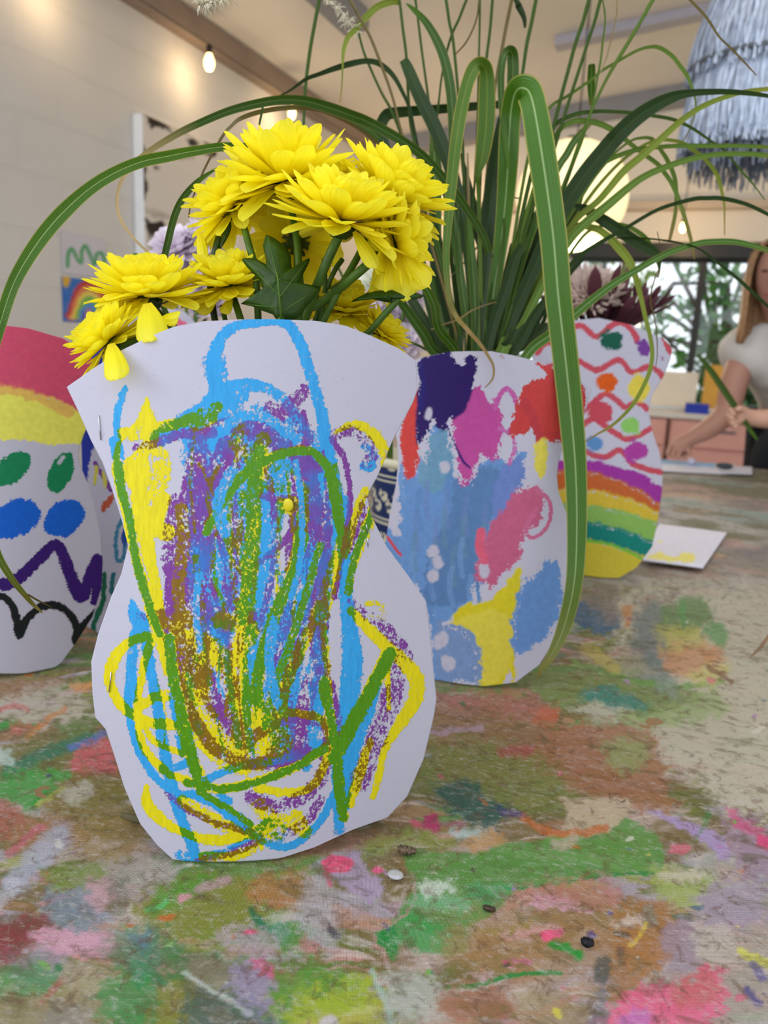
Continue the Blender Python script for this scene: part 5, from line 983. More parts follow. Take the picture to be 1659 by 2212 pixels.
blade([(471, 362, 3), (440, 382, 9), (419, 400, 12), (397, 426, 14), (382, 454, 15), (371, 488, 15), (363, 522, 15), (356, 551, 14), (348, 590, 13), (352, 660, 12), (400, 760, 10), (470, 1000, 8), (540, 1460, 7)], 'g', 'pointed green blade rising from behind the wide left flower', (DF + .02, DF + .045), root=False)
blade([(408, 470, 3), (413, 439, 4), (439, 371, 5), (479, 297, 7), (500, 272, 8), (520, 256, 10), (560, 242, 11), (610, 234, 10), (660, 234, 8), (700, 241, 7), (762, 270, 7), (810, 305, 8), (849, 347, 8), (880, 400, 9), (930, 500, 10)], 'n', 'thin greyish twisted blade arching just beneath the long left one', (DF + .03, DV), fold=.1, twist=.6)
blade([(590, 214, 3), (625, 196, 5), (661, 171, 8), (690, 160, 9), (723, 148, 11), (757, 138, 12), (791, 132, 11), (820, 138, 12), (849, 163, 11), (871, 202, 9), (886, 240, 8), (905, 330, 8)], 'd', 'dark wavy blade bending left across the upright stalks', (DV - .05, DV), fold=.1, twist=.5)
blade([(736, 254, 4), (770, 268, 18), (800, 282, 20), (822, 300, 12)], 'g', 'short kinked green blade lying against the long left one', (DV - .03, DV - .02), root=False)
blade([(560, 270, 4), (566, 240, 5), (568, 228, 4)], 'g', 'short bit of thin green blade above the topmost yellow bloom', (DF + .03, DF + .04), root=False)
blade([(1160, 228, 12), (1080, 226, 15), (1000, 232, 17), (920, 238, 19), (850, 244, 22), (832, 252, 24), (822, 280, 24), (832, 320, 24), (848, 352, 24), (880, 420, 20), (930, 540, 18)], 'd', 'blade kinked at a right angle, running level behind the stalks', (DV + .03, DV + .01), fold=.08)
blade([(734, 222, 2), (738, 190, 3), (740, 150, 4), (742, 110, 8), (752, 80, 11), (770, 62, 12), (790, 38, 14), (815, 15, 14), (845, 4, 13), (862, 6, 9)], 'y', 'yellowing looped blade near the top edge with a thin drooping tail', (DV - .05, DV), root=False, fold=.08)
# upright stalks
STK = [([(692, -10, 8), (680, 50, 8), (668, 120, 8), (659, 200, 7), (656, 290, 6), (660, 400, 6), (760, 640, 6)], 's', 'dark stalk standing nearly straight above the yellow blooms'),
       ([(750, -10, 7), (775, 35, 7), (800, 80, 7), (828, 152, 7), (848, 210, 6), (866, 280, 6), (893, 372, 7), (930, 520, 7)], 'n', 'brownish stalk leaning to the left at the top edge'),
       ([(775, 72, 5), (785, 110, 6), (799, 145, 6), (824, 200, 6), (849, 246, 7), (880, 330, 7), (920, 460, 7)], 's', 'brown-green stalk just under the feathery seed head'),
       ([(862, -10, 6), (870, 60, 7), (878, 127, 7), (885, 253, 7), (898, 320, 7), (915, 400, 8), (945, 520, 8)], 's', 'upright pale green stalk left of the curved silver-tipped blade'),
       ([(896, -10, 6), (904, 50, 6), (911, 108, 6), (922, 188, 6), (940, 320, 6)], 's', 'thin pale stalk through the middle of the top left gap'),
       ([(962, -10, 7), (971, 50, 7), (979, 90, 7), (990, 203, 7), (1000, 320, 7), (1004, 460, 8)], 's', 'greyish stalk passing behind the tip of the hooked blade'),
       ([(1012, -10, 6), (992, 40, 6), (976, 75, 6), (962, 125, 5), (950, 200, 5), (945, 320, 7)], 's', 'thin green stalk slanting right towards the top'),
       ([(1036, -10, 4), (1032, 30, 4), (1022, 62, 4), (1005, 94, 4), (983, 118, 3)], 'n', 'wiry brown strand curving between two stalks at the top'),
       ([(1037, -10, 5), (1036, 60, 5), (1034, 140, 5), (1030, 300, 5), (1022, 480, 6)], 's', 'slim stalk rising behind the hooked blade'),
       ([(1065, -10, 7), (1058, 70, 7), (1050, 137, 7), (1044, 250, 7), (1036, 420, 8)], 's', 'dark upright stalk right of the hooked blade'),
       ([(1108, -10, 8), (1094, 55, 8), (1084, 108, 8), (1074, 160, 7), (1066, 217, 7), (1056, 330, 7), (1044, 480, 8)], 'n', 'tan-brown stalk leaning slightly right at the top'),
       ([(1110, -10, 10), (1120, 12, 14), (1132, 38, 10), (1134, 60, 5)], 'd', 'short leaf end poking down at the top edge'),
       ([(1160, -10, 9), (1148, 50, 9), (1138, 95, 9), (1130, 150, 8), (1122, 200, 8), (1108, 320, 8), (1084, 470, 9)], 's', 'double stalk rising behind the fold of the broadest blade'),
       ([(1275, -10, 9), (1260, 45, 9), (1243, 94, 9), (1228, 150, 9), (1214, 202, 9), (1197, 270, 9), (1170, 380, 10), (1130, 520, 10)], 's', 'thick upright stalk right of the broadest blade'),
       ([(1300, -10, 8), (1285, 45, 8), (1269, 94, 8), (1248, 160, 8), (1225, 231, 8), (1204, 300, 8), (1176, 400, 9), (1130, 560, 9)], 's', 'second upright stalk, parallel to the thick one'),
       ([(1416, -10, 9), (1390, 36, 9), (1363, 82, 9), (1340, 120, 9), (1319, 155, 8), (1298, 195, 7), (1283, 228, 7), (1266, 268, 7), (1251, 307, 7), (1232, 360, 6), (1211, 415, 7), (1160, 560, 8)], 'o', 'long stalk slanting to the right edge of the ceiling bar'),
       ([(1300, -10, 3), (1306, 25, 4), (1307, 50, 4), (1302, 90, 5), (1298, 127, 5), (1290, 170, 5), (1283, 210, 5), (1262, 290, 6), (1240, 350, 6), (1214, 420, 6)], 'o', 'wavy thin stalk crossing the ceiling bar'),
       ([(1334, -10, 2.5), (1332, 30, 3), (1326, 62, 3), (1318, 95, 3), (1309, 127, 3), (1296, 160, 2.5)], 't', 'hair-thin tan strand beside the slanting stalk')]
for p_, m_, l_ in STK: blade(p_, m_, l_, (DV - .01 + .02 * (len(l_) % 5 - 2) / 2, DV), root=p_[-1][1] > 300, round_=True, kind='grass_stalk')
blade([(1634, 163, 2), (1601, 127, 4), (1580, 105, 4), (1554, 80, 4), (1536, 52, 5), (1522, 33, 5), (1505, 15, 5), (1489, -2, 5), (1470, -20, 5)], 'n', 'wiry brown tip hanging across the silver fringe lamp', (DV - .1, DV - .1), root=False)
# blades arching to the right
ARC = [([(1680, 212, 6), (1630, 203, 9), (1565, 198, 11), (1493, 201, 15), (1450, 211, 23), (1406, 233, 30), (1366, 262, 34), (1335, 292, 36), (1312, 318, 37), (1262, 380, 38), (1218, 448, 36), (1180, 520, 32), (1140, 610, 28), (1100, 700, 26)], 'd', 'broad dark blade arching to the right edge, crossing in front of the glowing globe', DV - .10),
       ([(1690, 188, 6), (1659, 192, 9), (1601, 200, 9), (1529, 224, 11), (1475, 258, 13), (1421, 306, 15), (1385, 338, 16), (1348, 369, 16), (1315, 408, 15), (1290, 436, 14), (1240, 480, 12), (1190, 560, 11)], 'y', 'olive yellow blade arching right just below the broad dark one', DV - .06),
       ([(1690, 340, 8), (1659, 336, 10), (1600, 332, 10), (1529, 336, 11), (1457, 354, 13), (1384, 386, 15), (1312, 444, 19), (1240, 506, 19), (1180, 600, 18), (1130, 700, 18)], 'o', 'green blade arching right at the height of the lamp fringe ends', DV - .05),
       ([(1690, 322, 7), (1659, 318, 8), (1600, 315, 8), (1529, 315, 9), (1470, 315, 9), (1421, 318, 9), (1370, 325, 10), (1319, 344, 10), (1270, 376, 9), (1220, 440, 9)], 'o', 'level yellow-green blade running out to the right edge', DV - .03),
       ([(1690, 480, 5), (1659, 463, 7), (1612, 441, 8), (1562, 429, 9), (1528, 428, 9), (1493, 431, 9), (1421, 453, 8), (1348, 495, 8), (1290, 528, 9), (1240, 564, 10), (1180, 640, 11)], 'd', 'slender dark blade making a low arch over the window', DV - .08),
       ([(1690, 552, 8), (1659, 541, 11), (1620, 529, 11), (1583, 522, 12), (1540, 522, 12), (1507, 526, 12), (1442, 547, 13), (1370, 586, 15), (1312, 622, 17), (1240, 680, 20), (1190, 722, 22), (1150, 752, 22), (1110, 800, 20)], 'b', 'pale green blade rising low across the patterned vase and over the window', DV - .06),
       ([(1690, 690, 5), (1659, 662, 6), (1623, 629, 7), (1596, 604, 7), (1565, 579, 6), (1536, 556, 5), (1507, 536, 4), (1465, 524, 4), (1417, 517, 3.5), (1370, 514, 3.5), (1327, 514, 3)], 'd', 'thin dark blade sloping down over the window to the right edge', DV - .10),
       ([(1652, 432, 2), (1630, 402, 3), (1601, 369, 4), (1565, 326, 4), (1529, 300, 5), (1495, 277, 6), (1457, 259, 7), (1411, 250, 7), (1366, 244, 7), (1320, 241, 7), (1283, 241, 8), (1240, 248, 9), (1196, 272, 9), (1160, 330, 9)], 'g', 'fine blade making the highest long arch, ending in a brown thread', DV - .02),
       ([(1500, 560, 3), (1493, 520, 7), (1482, 480, 8), (1471, 445, 9), (1461, 418, 9), (1450, 394, 9), (1436, 374, 9), (1421, 355, 9), (1390, 332, 9), (1366, 314, 9), (1330, 285, 11), (1297, 268, 12), (1270, 262, 12), (1239, 262, 11), (1210, 280, 10), (1180, 330, 10), (1150, 420, 10)], 'o', 'blade curving over and dropping straight towards the window top', DV - .0),
       ([(1262, 956, 2), (1290, 938, 4), (1315, 924, 6), (1342, 902, 7), (1370, 870, 8), (1394, 826, 9), (1405, 795, 9), (1409, 762, 9), (1404, 725, 9), (1394, 685, 9), (1384, 640, 10), (1372, 596, 13), (1358, 562, 17), (1334, 532, 18), (1310, 508, 15), (1280, 492, 14), (1230, 500, 12)], 'y', 'drooping yellow-green blade hanging in front of the zigzag vase', DV - .02),
       ([(1425, 582, 4), (1421, 552, 14), (1402, 538, 22), (1377, 524, 24), (1334, 496, 25), (1310, 480, 24), (1287, 466, 22), (1255, 450, 18), (1210, 470, 16)], 'd', 'dark drooping blade crossing the lower part of the globe', DV - .01),
       ([(1475, 308, 2), (1490, 278, 2.5), (1500, 250, 3), (1502, 215, 4), (1489, 174, 7), (1480, 157, 8), (1468, 141, 8), (1455, 124, 8), (1439, 111, 8), (1424, 103, 8), (1408, 101, 7), (1377, 109, 6), (1327, 137, 6), (1300, 153, 6), (1276, 173, 6), (1230, 205, 6), (1186, 234, 6), (1150, 300, 7)], 'o', 'thin hooked blade reaching towards the lamp and ending in a loose thread', DV + .01),
       ([(1446, 520, 6), (1453, 490, 8), (1459, 458, 8), (1461, 420, 8), (1457, 383, 9), (1442, 347, 9), (1430, 328, 8), (1418, 310, 8), (1406, 299, 7), (1385, 298, 6), (1360, 306, 5), (1320, 340, 5), (1260, 420, 6)], 'o', 'blade looping round and hanging beside the globe', DV + .03),
       ([(1565, 508, 2), (1565, 470, 3), (1564, 440, 5), (1554, 392, 8), (1544, 370, 8), (1529, 350, 8), (1512, 334, 8), (1493, 321, 8), (1476, 310, 8), (1457, 304, 7), (1421, 303, 7), (1380, 320, 6), (1320, 370, 7), (1250, 460, 8)], 'y', 'golden green blade bending over left of the lamp fringe', DV + .02),
       ([(1276, 268, 6), (1262, 280, 12), (1240, 306, 15), (1224, 334, 16), (1207, 360, 15), (1180, 420, 14)], 'b', 'bluish green blade end in front of the top of the globe', DV + .04),
       ([(1276, 228, 6), (1277, 200, 14), (1277, 176, 17), (1278, 150, 16), (1278, 139, 14)], 'b', 'short upright grey-green blade end above the globe', DV + .05),
       ([(1420, 600, 3), (1424, 580, 5), (1410, 540, 8), (1395, 515, 10), (1370, 496, 9), (1345, 486, 8), (1320, 486, 6), (1260, 510, 6)], 'o', 'small arched blade just above the window top', DV + .03),
       ([(1415, 800, 1.5), (1420, 760, 2), (1416, 700, 2.5), (1405, 650, 3), (1412, 610, 3), (1428, 560, 2), (1420, 500, 2)], 'n', 'brown thread hanging in front of the window', DV + .02)]
for p_, m_, l_, d_ in ARC:
    if p_[0][0] > 1660: p_.insert(0, (p_[0][0] + 90, p_[0][1] + 22, 2))
    rt = p_[-1][1] > 270 and not l_.startswith(('thin dark', 'brown thread', 'short upright')); blade(p_, m_, l_, (d_, DV), root=rt, fold=.10)
# the dense foot of the bunch
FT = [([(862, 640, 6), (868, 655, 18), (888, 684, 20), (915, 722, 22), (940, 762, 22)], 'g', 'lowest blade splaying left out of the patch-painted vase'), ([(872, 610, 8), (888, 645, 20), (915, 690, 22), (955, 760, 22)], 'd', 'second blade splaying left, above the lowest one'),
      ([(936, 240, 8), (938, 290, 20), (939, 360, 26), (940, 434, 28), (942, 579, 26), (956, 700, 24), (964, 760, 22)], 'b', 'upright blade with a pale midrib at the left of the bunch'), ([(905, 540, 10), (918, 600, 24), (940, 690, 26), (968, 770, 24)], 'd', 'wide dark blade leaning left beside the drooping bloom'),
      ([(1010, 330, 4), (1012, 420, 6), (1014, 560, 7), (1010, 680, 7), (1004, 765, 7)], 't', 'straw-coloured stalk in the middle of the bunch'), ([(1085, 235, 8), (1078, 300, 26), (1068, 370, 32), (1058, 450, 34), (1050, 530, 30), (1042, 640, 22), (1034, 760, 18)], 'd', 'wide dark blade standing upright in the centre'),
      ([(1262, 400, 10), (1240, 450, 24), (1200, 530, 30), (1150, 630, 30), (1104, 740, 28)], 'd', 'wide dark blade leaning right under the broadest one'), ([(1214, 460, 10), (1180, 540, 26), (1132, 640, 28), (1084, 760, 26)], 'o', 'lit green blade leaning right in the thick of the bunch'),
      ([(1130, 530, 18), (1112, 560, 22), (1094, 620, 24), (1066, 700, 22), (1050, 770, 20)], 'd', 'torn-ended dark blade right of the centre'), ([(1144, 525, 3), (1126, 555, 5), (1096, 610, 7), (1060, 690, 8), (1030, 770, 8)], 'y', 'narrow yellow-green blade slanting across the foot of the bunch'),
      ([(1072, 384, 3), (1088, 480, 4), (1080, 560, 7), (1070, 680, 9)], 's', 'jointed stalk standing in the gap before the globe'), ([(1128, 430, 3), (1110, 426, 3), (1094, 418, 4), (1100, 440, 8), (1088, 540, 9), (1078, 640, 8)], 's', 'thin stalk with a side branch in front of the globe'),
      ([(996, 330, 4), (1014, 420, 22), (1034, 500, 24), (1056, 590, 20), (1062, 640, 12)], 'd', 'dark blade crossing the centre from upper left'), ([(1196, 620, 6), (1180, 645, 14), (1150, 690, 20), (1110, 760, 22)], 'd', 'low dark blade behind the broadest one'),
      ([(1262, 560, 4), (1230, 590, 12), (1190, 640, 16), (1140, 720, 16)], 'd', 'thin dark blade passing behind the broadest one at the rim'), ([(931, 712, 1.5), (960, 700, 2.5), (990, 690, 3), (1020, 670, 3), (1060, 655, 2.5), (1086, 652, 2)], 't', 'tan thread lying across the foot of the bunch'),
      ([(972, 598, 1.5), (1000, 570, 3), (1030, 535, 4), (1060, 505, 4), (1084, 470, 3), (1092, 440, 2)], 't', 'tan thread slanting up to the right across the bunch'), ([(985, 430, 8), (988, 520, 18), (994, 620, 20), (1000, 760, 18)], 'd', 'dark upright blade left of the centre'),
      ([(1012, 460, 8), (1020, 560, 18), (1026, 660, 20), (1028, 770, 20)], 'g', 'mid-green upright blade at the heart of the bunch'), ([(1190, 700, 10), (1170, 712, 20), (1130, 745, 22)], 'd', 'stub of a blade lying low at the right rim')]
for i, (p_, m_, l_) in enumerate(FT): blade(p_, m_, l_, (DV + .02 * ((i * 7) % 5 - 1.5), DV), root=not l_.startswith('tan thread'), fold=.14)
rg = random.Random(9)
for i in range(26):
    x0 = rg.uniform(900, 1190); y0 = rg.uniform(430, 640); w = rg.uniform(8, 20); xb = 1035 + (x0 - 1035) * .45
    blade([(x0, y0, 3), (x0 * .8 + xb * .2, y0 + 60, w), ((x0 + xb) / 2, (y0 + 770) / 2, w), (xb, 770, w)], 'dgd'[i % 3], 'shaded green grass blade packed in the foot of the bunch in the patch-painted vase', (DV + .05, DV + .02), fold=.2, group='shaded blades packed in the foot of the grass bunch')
# feathery seed heads
M_SEED = simple('feathery_seed_head', '#CFC6AE', .8, .1)
for nm, pts, lab in (('seed_head', [(700, -8), (735, 20), (752, 45), (775, 72)], 'feathery pale seed head drooping left of the looped blade'), ('seed_head', [(430, 12), (455, 6), (490, -10)], 'blurred pale seed head tuft at the top edge, left')):
    mb = MB(); P_ = [at(x, y, DV - .25 if x < 600 and pts[0][0] < 600 else DV - .02) for x, y in pts]; rs = random.Random(3)
    mb.tube([Vector(p) for p in crom([tuple(p) for p in P_], 3)], .0004, 5)
    for i in range(110):
        k = rs.random() * (len(P_) - 1.001); a_ = P_[int(k)].lerp(P_[int(k) + 1], k % 1); d_ = Vector((rs.uniform(-1, 1), rs.uniform(-1, 1), rs.uniform(-1, .8))).normalized() * rs.uniform(.004, .014)
        mb.tube([a_, a_ + d_ * .6, a_ + d_ + Vector((0, 0, -.002))], [.0004, .0005, .0001], 4)
    tag(mb.build(nm, M_SEED, None, True), lab, 'seed head')
# ------------------------------------------------------------------ things on and around the walls
def plane_grid(name, cor, m, parent, painter, n=90):
    """cor: bottom-left, bottom-right, top-right, top-left corners"""
    c = [np.array(p[:]) for p in cor]; u, v = np.meshgrid(np.linspace(0, 1, n), np.linspace(0, 1, n)); u = u[..., None]; v = v[..., None]
    P_ = ((c[0] * (1 - u) + c[1] * u) * (1 - v) + (c[3] * (1 - u) + c[2] * u) * v).reshape(-1, 3); me = grid_mesh(name, P_, n, n); x, y = project(P_); painter(me, x, y)
    o = link(name, me, m, parent); md = o.modifiers.new('thickness', 'SOLIDIFY'); md.thickness = .0006; md.offset = -1; return o
M_PIC = mat_painted('painted_picture', .7)
def wall_quad(x0, y0, x1, y1, X=XL + .004):
    a_, b_ = on_x(x0, y1, X), on_x(x1, y1, X); t0 = on_x(x0, y0, X); return [Vector((X, a_.y, a_.z)), Vector((X, b_.y, a_.z)), Vector((X, b_.y, t0.z)), Vector((X, a_.y, t0.z))]
def paint_scrib(me, px, py):
    Paint.inkmode = False; p = Paint(px, py, lin('#D4D0DA'), 1)
    p.stroke([(146, 575), (147, 548), (156, 538), (164, 556), (176, 568), (176, 545), (184, 532), (192, 545), (200, 566), (205, 570), (208, 550), (216, 546), (224, 556), (226, 580)], 8, lin('#3FA260'), 1, .6, 4, .9); Paint.inkmode = True; set_color(me, 'ink', p.rgb)
q_ = wall_quad(135, 497, 230, 590); tag(plane_grid('child_drawing', q_, M_PIC, None, paint_scrib), 'white drawing with a green zigzag scribble, pinned above the rainbow picture', 'drawing')
def paint_rainbow(me, px, py):
    Paint.inkmode = False; p = Paint(px, py, lin('#3F78C8'), 1); p.rgb[:] += ((fbm(px / 6, py / 6, 3) - .5) * .12)[:, None]
    p.dot(143, 606, 9, 14, 0, lin('#E0B23A'), 1, 4, 4)
    for i, c in enumerate(('#C4404A', '#E88A5A', '#EFD868', '#86C05A', '#5AA0D8', '#5A62B8', '#9A6AB4')):
        r = 46 - i * 6.4; p.poly([(192 + r * math.cos(t), 690 - 86 * r / 46 * math.sin(t)) for t in np.linspace(0, math.pi, 14)], lin(c), 3, 5)
    p.poly([(184, 690), (186, 668), (198, 668), (200, 690)], lin('#B98AC4'), 3, 3); Paint.inkmode = True; set_color(me, 'ink', np.clip(p.rgb, 0, 1))
q_ = wall_quad(137, 597, 234, 694); tag(plane_grid('rainbow_drawing', q_, M_PIC, None, paint_rainbow), 'child\'s rainbow picture on blue, pinned low on the left wall', 'drawing')
# canvas picture with dark leaf shapes
c0 = on_x(286, 236, XL + .05); zt = c0.z; y0 = on_x(311, 400, XL + .055).y; y1 = y0 + 1.55; zb_ = zt - 1.15
pc = empty('canvas_picture', (XL + .03, y0, zb_), 'large white-edged canvas with dark leafy branches on the left wall', 'picture')
mb = MB(); mb.box((XL + .026, (y0 + y1) / 2, (zt + zb_) / 2), (.05, y1 - y0, zt - zb_)); mb.build('stretcher', simple('white_canvas_edge', '#EEF0F4', .6, .03), pc)
def paint_leaves(me, px, py):
    Paint.inkmode = False; p = Paint(px, py, lin('#E4DDD6'), 1); k = lin('#2A2422'); g = lin('#6E6662')
    p.stroke([(300, 240), (340, 258), (390, 280), (440, 300), (500, 325), (560, 350)], 7, g, 1, .6, 8, .8)
    for pts in ([(314, 250), (330, 252), (348, 262), (362, 274), (370, 288), (352, 278), (336, 276), (328, 280), (322, 266)], [(404, 300), (416, 302), (432, 312), (418, 316), (406, 314)], [(440, 304), (470, 308), (480, 318), (455, 318)],
                [(308, 310), (316, 330), (314, 380), (320, 395), (316, 424), (308, 420)], [(310, 470), (330, 480), (345, 476), (356, 486), (346, 510), (322, 505)], [(440, 330), (470, 325), (462, 338)], [(330, 356), (345, 362), (336, 366)], [(500, 330), (530, 338), (512, 350)], [(560, 360), (600, 380), (570, 384)], [(540, 460), (570, 470), (560, 500)]):
        p.poly(pts, k, 3, 7)
    for pts in ([(370, 272), (400, 280), (430, 292), (400, 290)], [(312, 450), (350, 460), (380, 470), (340, 470)], [(380, 330), (420, 340), (390, 345)], [(320, 500), (360, 520), (330, 540)], [(480, 420), (520, 440), (500, 452)]): p.poly(pts, g, 7, 8, alpha=.5)
    Paint.inkmode = True; set_color(me, 'ink', p.rgb)
X_ = XL + .0516; plane_grid('canvas_face', [Vector((X_, y0 + .004, zb_)), Vector((X_, y1, zb_)), Vector((X_, y1, zt)), Vector((X_, y0 + .004, zt))], M_PIC, pc, paint_leaves, 200)

# string lights and other bulbs
M_BULB = simple('glowing_bulb_glass', '#FFE2A8', .2, 0, emit='#FFD78A', es=6); M_SOCK = simple('black_lamp_socket', '#2A2420', .5, .1)
def bulb(p, label, e, r=.024, hang=.10, light=True):
    t = empty('string_light', tuple(p), label, 'light bulb', 'warm string lights under the ceiling')
    mb = MB(); mb.lathe(p, [(.0, -r * 1.7), (r * .6, -r * 1.5), (r, -r * .6), (r * .95, .2 * r), (r * .5, r * 1.3), (r * .42, r * 1.5), (0, r * 1.5)], 16); mb.build('bulb', M_BULB, t, True)
    mb = MB(); mb.lathe(p, [(0, r * 1.4), (r * .55, r * 1.4), (r * .6, r * 2.6), (r * .3, r * 3.0), (0, r * 3.0)], 12); mb.build('socket', M_SOCK, t, True)
    mb = MB(); mb.tube([p + Vector((0, 0, r * 2.9)), p + Vector((0, 0, hang + r * 3 + .004))], .003, 6); mb.build('cord', M_SOCK, t)
    if light:
        l = bpy.data.lights.new('bulb_light', 'POINT'); l.energy = e; l.color = (1, .70, .38); l.shadow_soft_size = .02
        o = bpy.data.objects.new('bulb_light', l); COL.objects.link(o); o.location = p - Vector((0, 0, r * 2.2)); o.parent = t; o.matrix_parent_inverse = Matrix.Translation(-p)
    return t
pb = on_x(452, 133, -2.35)
bulb(pb, 'glowing bulb hanging below the brown cornice on the left wall', 1.5, .025, .0)
bulb(pb + Vector((0, -.92, 0)), 'glowing bulb above the top left corner of the view, near the left wall', 1.3, .022, .0)
bulb(Vector((-2.35, pb.y + .84, pb.z)), 'glowing bulb tucked against the cornice beyond the nearer one', 1.6, .022, .0)
p_ = on_y(968, 425, 5.6); bulb(p_, 'orange glowing bulb seen in the gap left of the hooked grass blade', 7, .035, zc(p_.x) - p_.z - .105)
p_ = on_y(1475, 490, 5.5); bulb(p_, 'small bulb against the back wall just above the dark window frame', 5, .018, zc(p_.x) - p_.z - .054)
cab = MB(); cab.tube([Vector((-2.35, y_, pb.z + .075)) for y_ in np.linspace(.9, 5.7, 40)], .0022, 6); tag(cab.build('light_cable', M_SOCK, None, True), 'black cable of the string lights running along the left wall', 'cable')
# round paper lantern
pl = at(1236, 424, 3.75); rl = 118 / FPX * 3.75
m, nt, b = nmat('glowing_paper_shade'); w_ = node(nt, 'ShaderNodeTexWave', bands_direction='Z'); w_.inputs['Scale'].default_value = 9; nt.links.new(node(nt, 'ShaderNodeTexCoord').outputs['Object'], w_.inputs[0])
b.inputs['Base Color'].default_value = (.85, .8, .6, 1); nt.links.new(mix(nt, rng(nt, w_.outputs['Fac'], 0, 1, 0, .25), (1, .80, .40), (.9, .66, .28)), b.inputs['Emission Color']); b.inputs['Emission Strength'].default_value = 1.05
t = empty('globe_pendant_lamp', tuple(pl), 'large round glowing paper globe lamp hanging behind the tall grass', 'lamp')
mb = MB(); mb.ball(pl, rl, 20, (1, 1, .97)); mb.build('lamp_shade', m, t, True)
mb = MB(); mb.tube([pl + Vector((0, 0, rl * .95)), Vector((pl.x, pl.y, zc(pl.x)))], .004, 6); mb.lathe(pl, [(.0, rl * .95), (.05, rl * .955), (.05, rl * 1.0), (0, rl * 1.02)], 12); mb.build('cord', M_SOCK, t)
l = bpy.data.lights.new('globe_glow', 'POINT'); l.energy = 15; l.color = (1, .88, .72); l.shadow_soft_size = .12; o = bpy.data.objects.new('globe_glow', l); COL.objects.link(o); o.location = pl + Vector((0, 0, -rl - .16)); o.parent = t; o.matrix_parent_inverse = Matrix.Translation(-pl)
# silver fringe lamp
m_tin = simple('silver_tinsel', '#BCC8DC', .45, .18, 40, metal=.35); m_tin2 = simple('grey_tinsel_tips', '#7E8694', .5, .15, 30, metal=.2); m_hoop = simple('dark_hoop', '#565A62', .5, .1)
ct = at(1655, 180, 2.2); R0 = 160 / FPX * 2.2; zt_ = at(1655, -60, 2.2).z; z1_ = at(1655, 150, 2.2).z; z2_ = at(1655, 365, 2.2).z
t = empty('tinsel_pendant_lamp', (ct.x, ct.y, z2_), 'two-tier silver tinsel fringe lampshade hanging at the upper right', 'lamp')
rs = random.Random(2)
def fringe(za, zb2, ra, rb, n, mat_, nm, spread=.012):
    mb = MB()
    for i in range(n):
        a = 2 * math.pi * rs.random(); w = .0014 + .0012 * rs.random(); zz = zb2 + rs.uniform(-.02, .03); ro = rs.uniform(-spread, spread); tw = rs.uniform(-.6, .6); pts = []
        for k in range(6):
            s_ = k / 5; r_ = ra + (rb - ra) * math.sin(s_ * math.pi / 2) + ro * s_; aa = a + .02 * math.sin(s_ * 9 + i); pts.append((r_ * math.cos(aa), r_ * math.sin(aa), za + (zz - za) * s_, aa + tw + s_ * rs.uniform(-.8, .8)))
        V = []
        for (x_, y_, z_, ang) in pts:
            dx, dy = -math.sin(ang) * w, math.cos(ang) * w; V += [(ct.x + x_ - dx, ct.y + y_ - dy, z_), (ct.x + x_ + dx, ct.y + y_ + dy, z_)]
        mb.add(V, [(2 * k, 2 * k + 1, 2 * k + 3, 2 * k + 2) for k in range(5)])
    o = mb.build(nm, mat_, t); o['kind'] = 'stuff'; return o
fringe(zt_, z1_ - .02, R0 * .62, R0 * .99, 2200, m_tin, 'upper_fringe'); fringe(z1_ + .03, z2_ + .06, R0 * .90, R0 * .99, 2200, m_tin, 'lower_fringe'); fringe(z1_, z2_, R0 * .80, R0 * .86, 420, m_tin2, 'fringe_lining', .004)
for zz, rr_ in ((z1_ - .005, R0 * 1.0), (zt_ + .01, R0 * .62)):
    mb = MB(); mb.tube([Vector((ct.x + rr_ * math.cos(a), ct.y + rr_ * math.sin(a), zz)) for a in np.linspace(0, 2 * math.pi, 49)], .008, 8, False); mb.build('hoop', m_hoop, t, True)
mb = MB(); mb.tube([Vector((ct.x, ct.y, zt_ + .01)), Vector((ct.x, ct.y, zc(ct.x)))], .004, 6)
for a in (0, 1.57): mb.tube([Vector((ct.x + R0 * .62 * math.cos(a), ct.y + R0 * .62 * math.sin(a), zt_ + .01)), Vector((ct.x - R0 * .62 * math.cos(a), ct.y - R0 * .62 * math.sin(a), zt_ + .01))], .003, 6)
mb.build('cord', M_SOCK, t)
# ceiling batten
def on_ceil(x, y):
    z = 2.9
    for _ in range(20): p_ = on_z(x, y, z); z = zc(p_.x)
    return p_
a_, b_ = on_ceil(1202, 84), on_ceil(1600, 52)
mb = MB(); mb.add([Vector((x, y_, zc(x) - d)) for x in (a_.x, b_.x) for y_ in (a_.y - .05, a_.y + .05) for d in (.002, .05)], [(0, 1, 3, 2), (4, 6, 7, 5), (0, 4, 5, 1), (2, 3, 7, 6), (1, 5, 7, 3), (0, 2, 6, 4)])
tag(mb.build('ceiling_batten', simple('batten_grey', '#B4B2C0', .4, .05)), 'unlit grey strip light batten on the ceiling left of the fringe lamp', 'ceiling light')

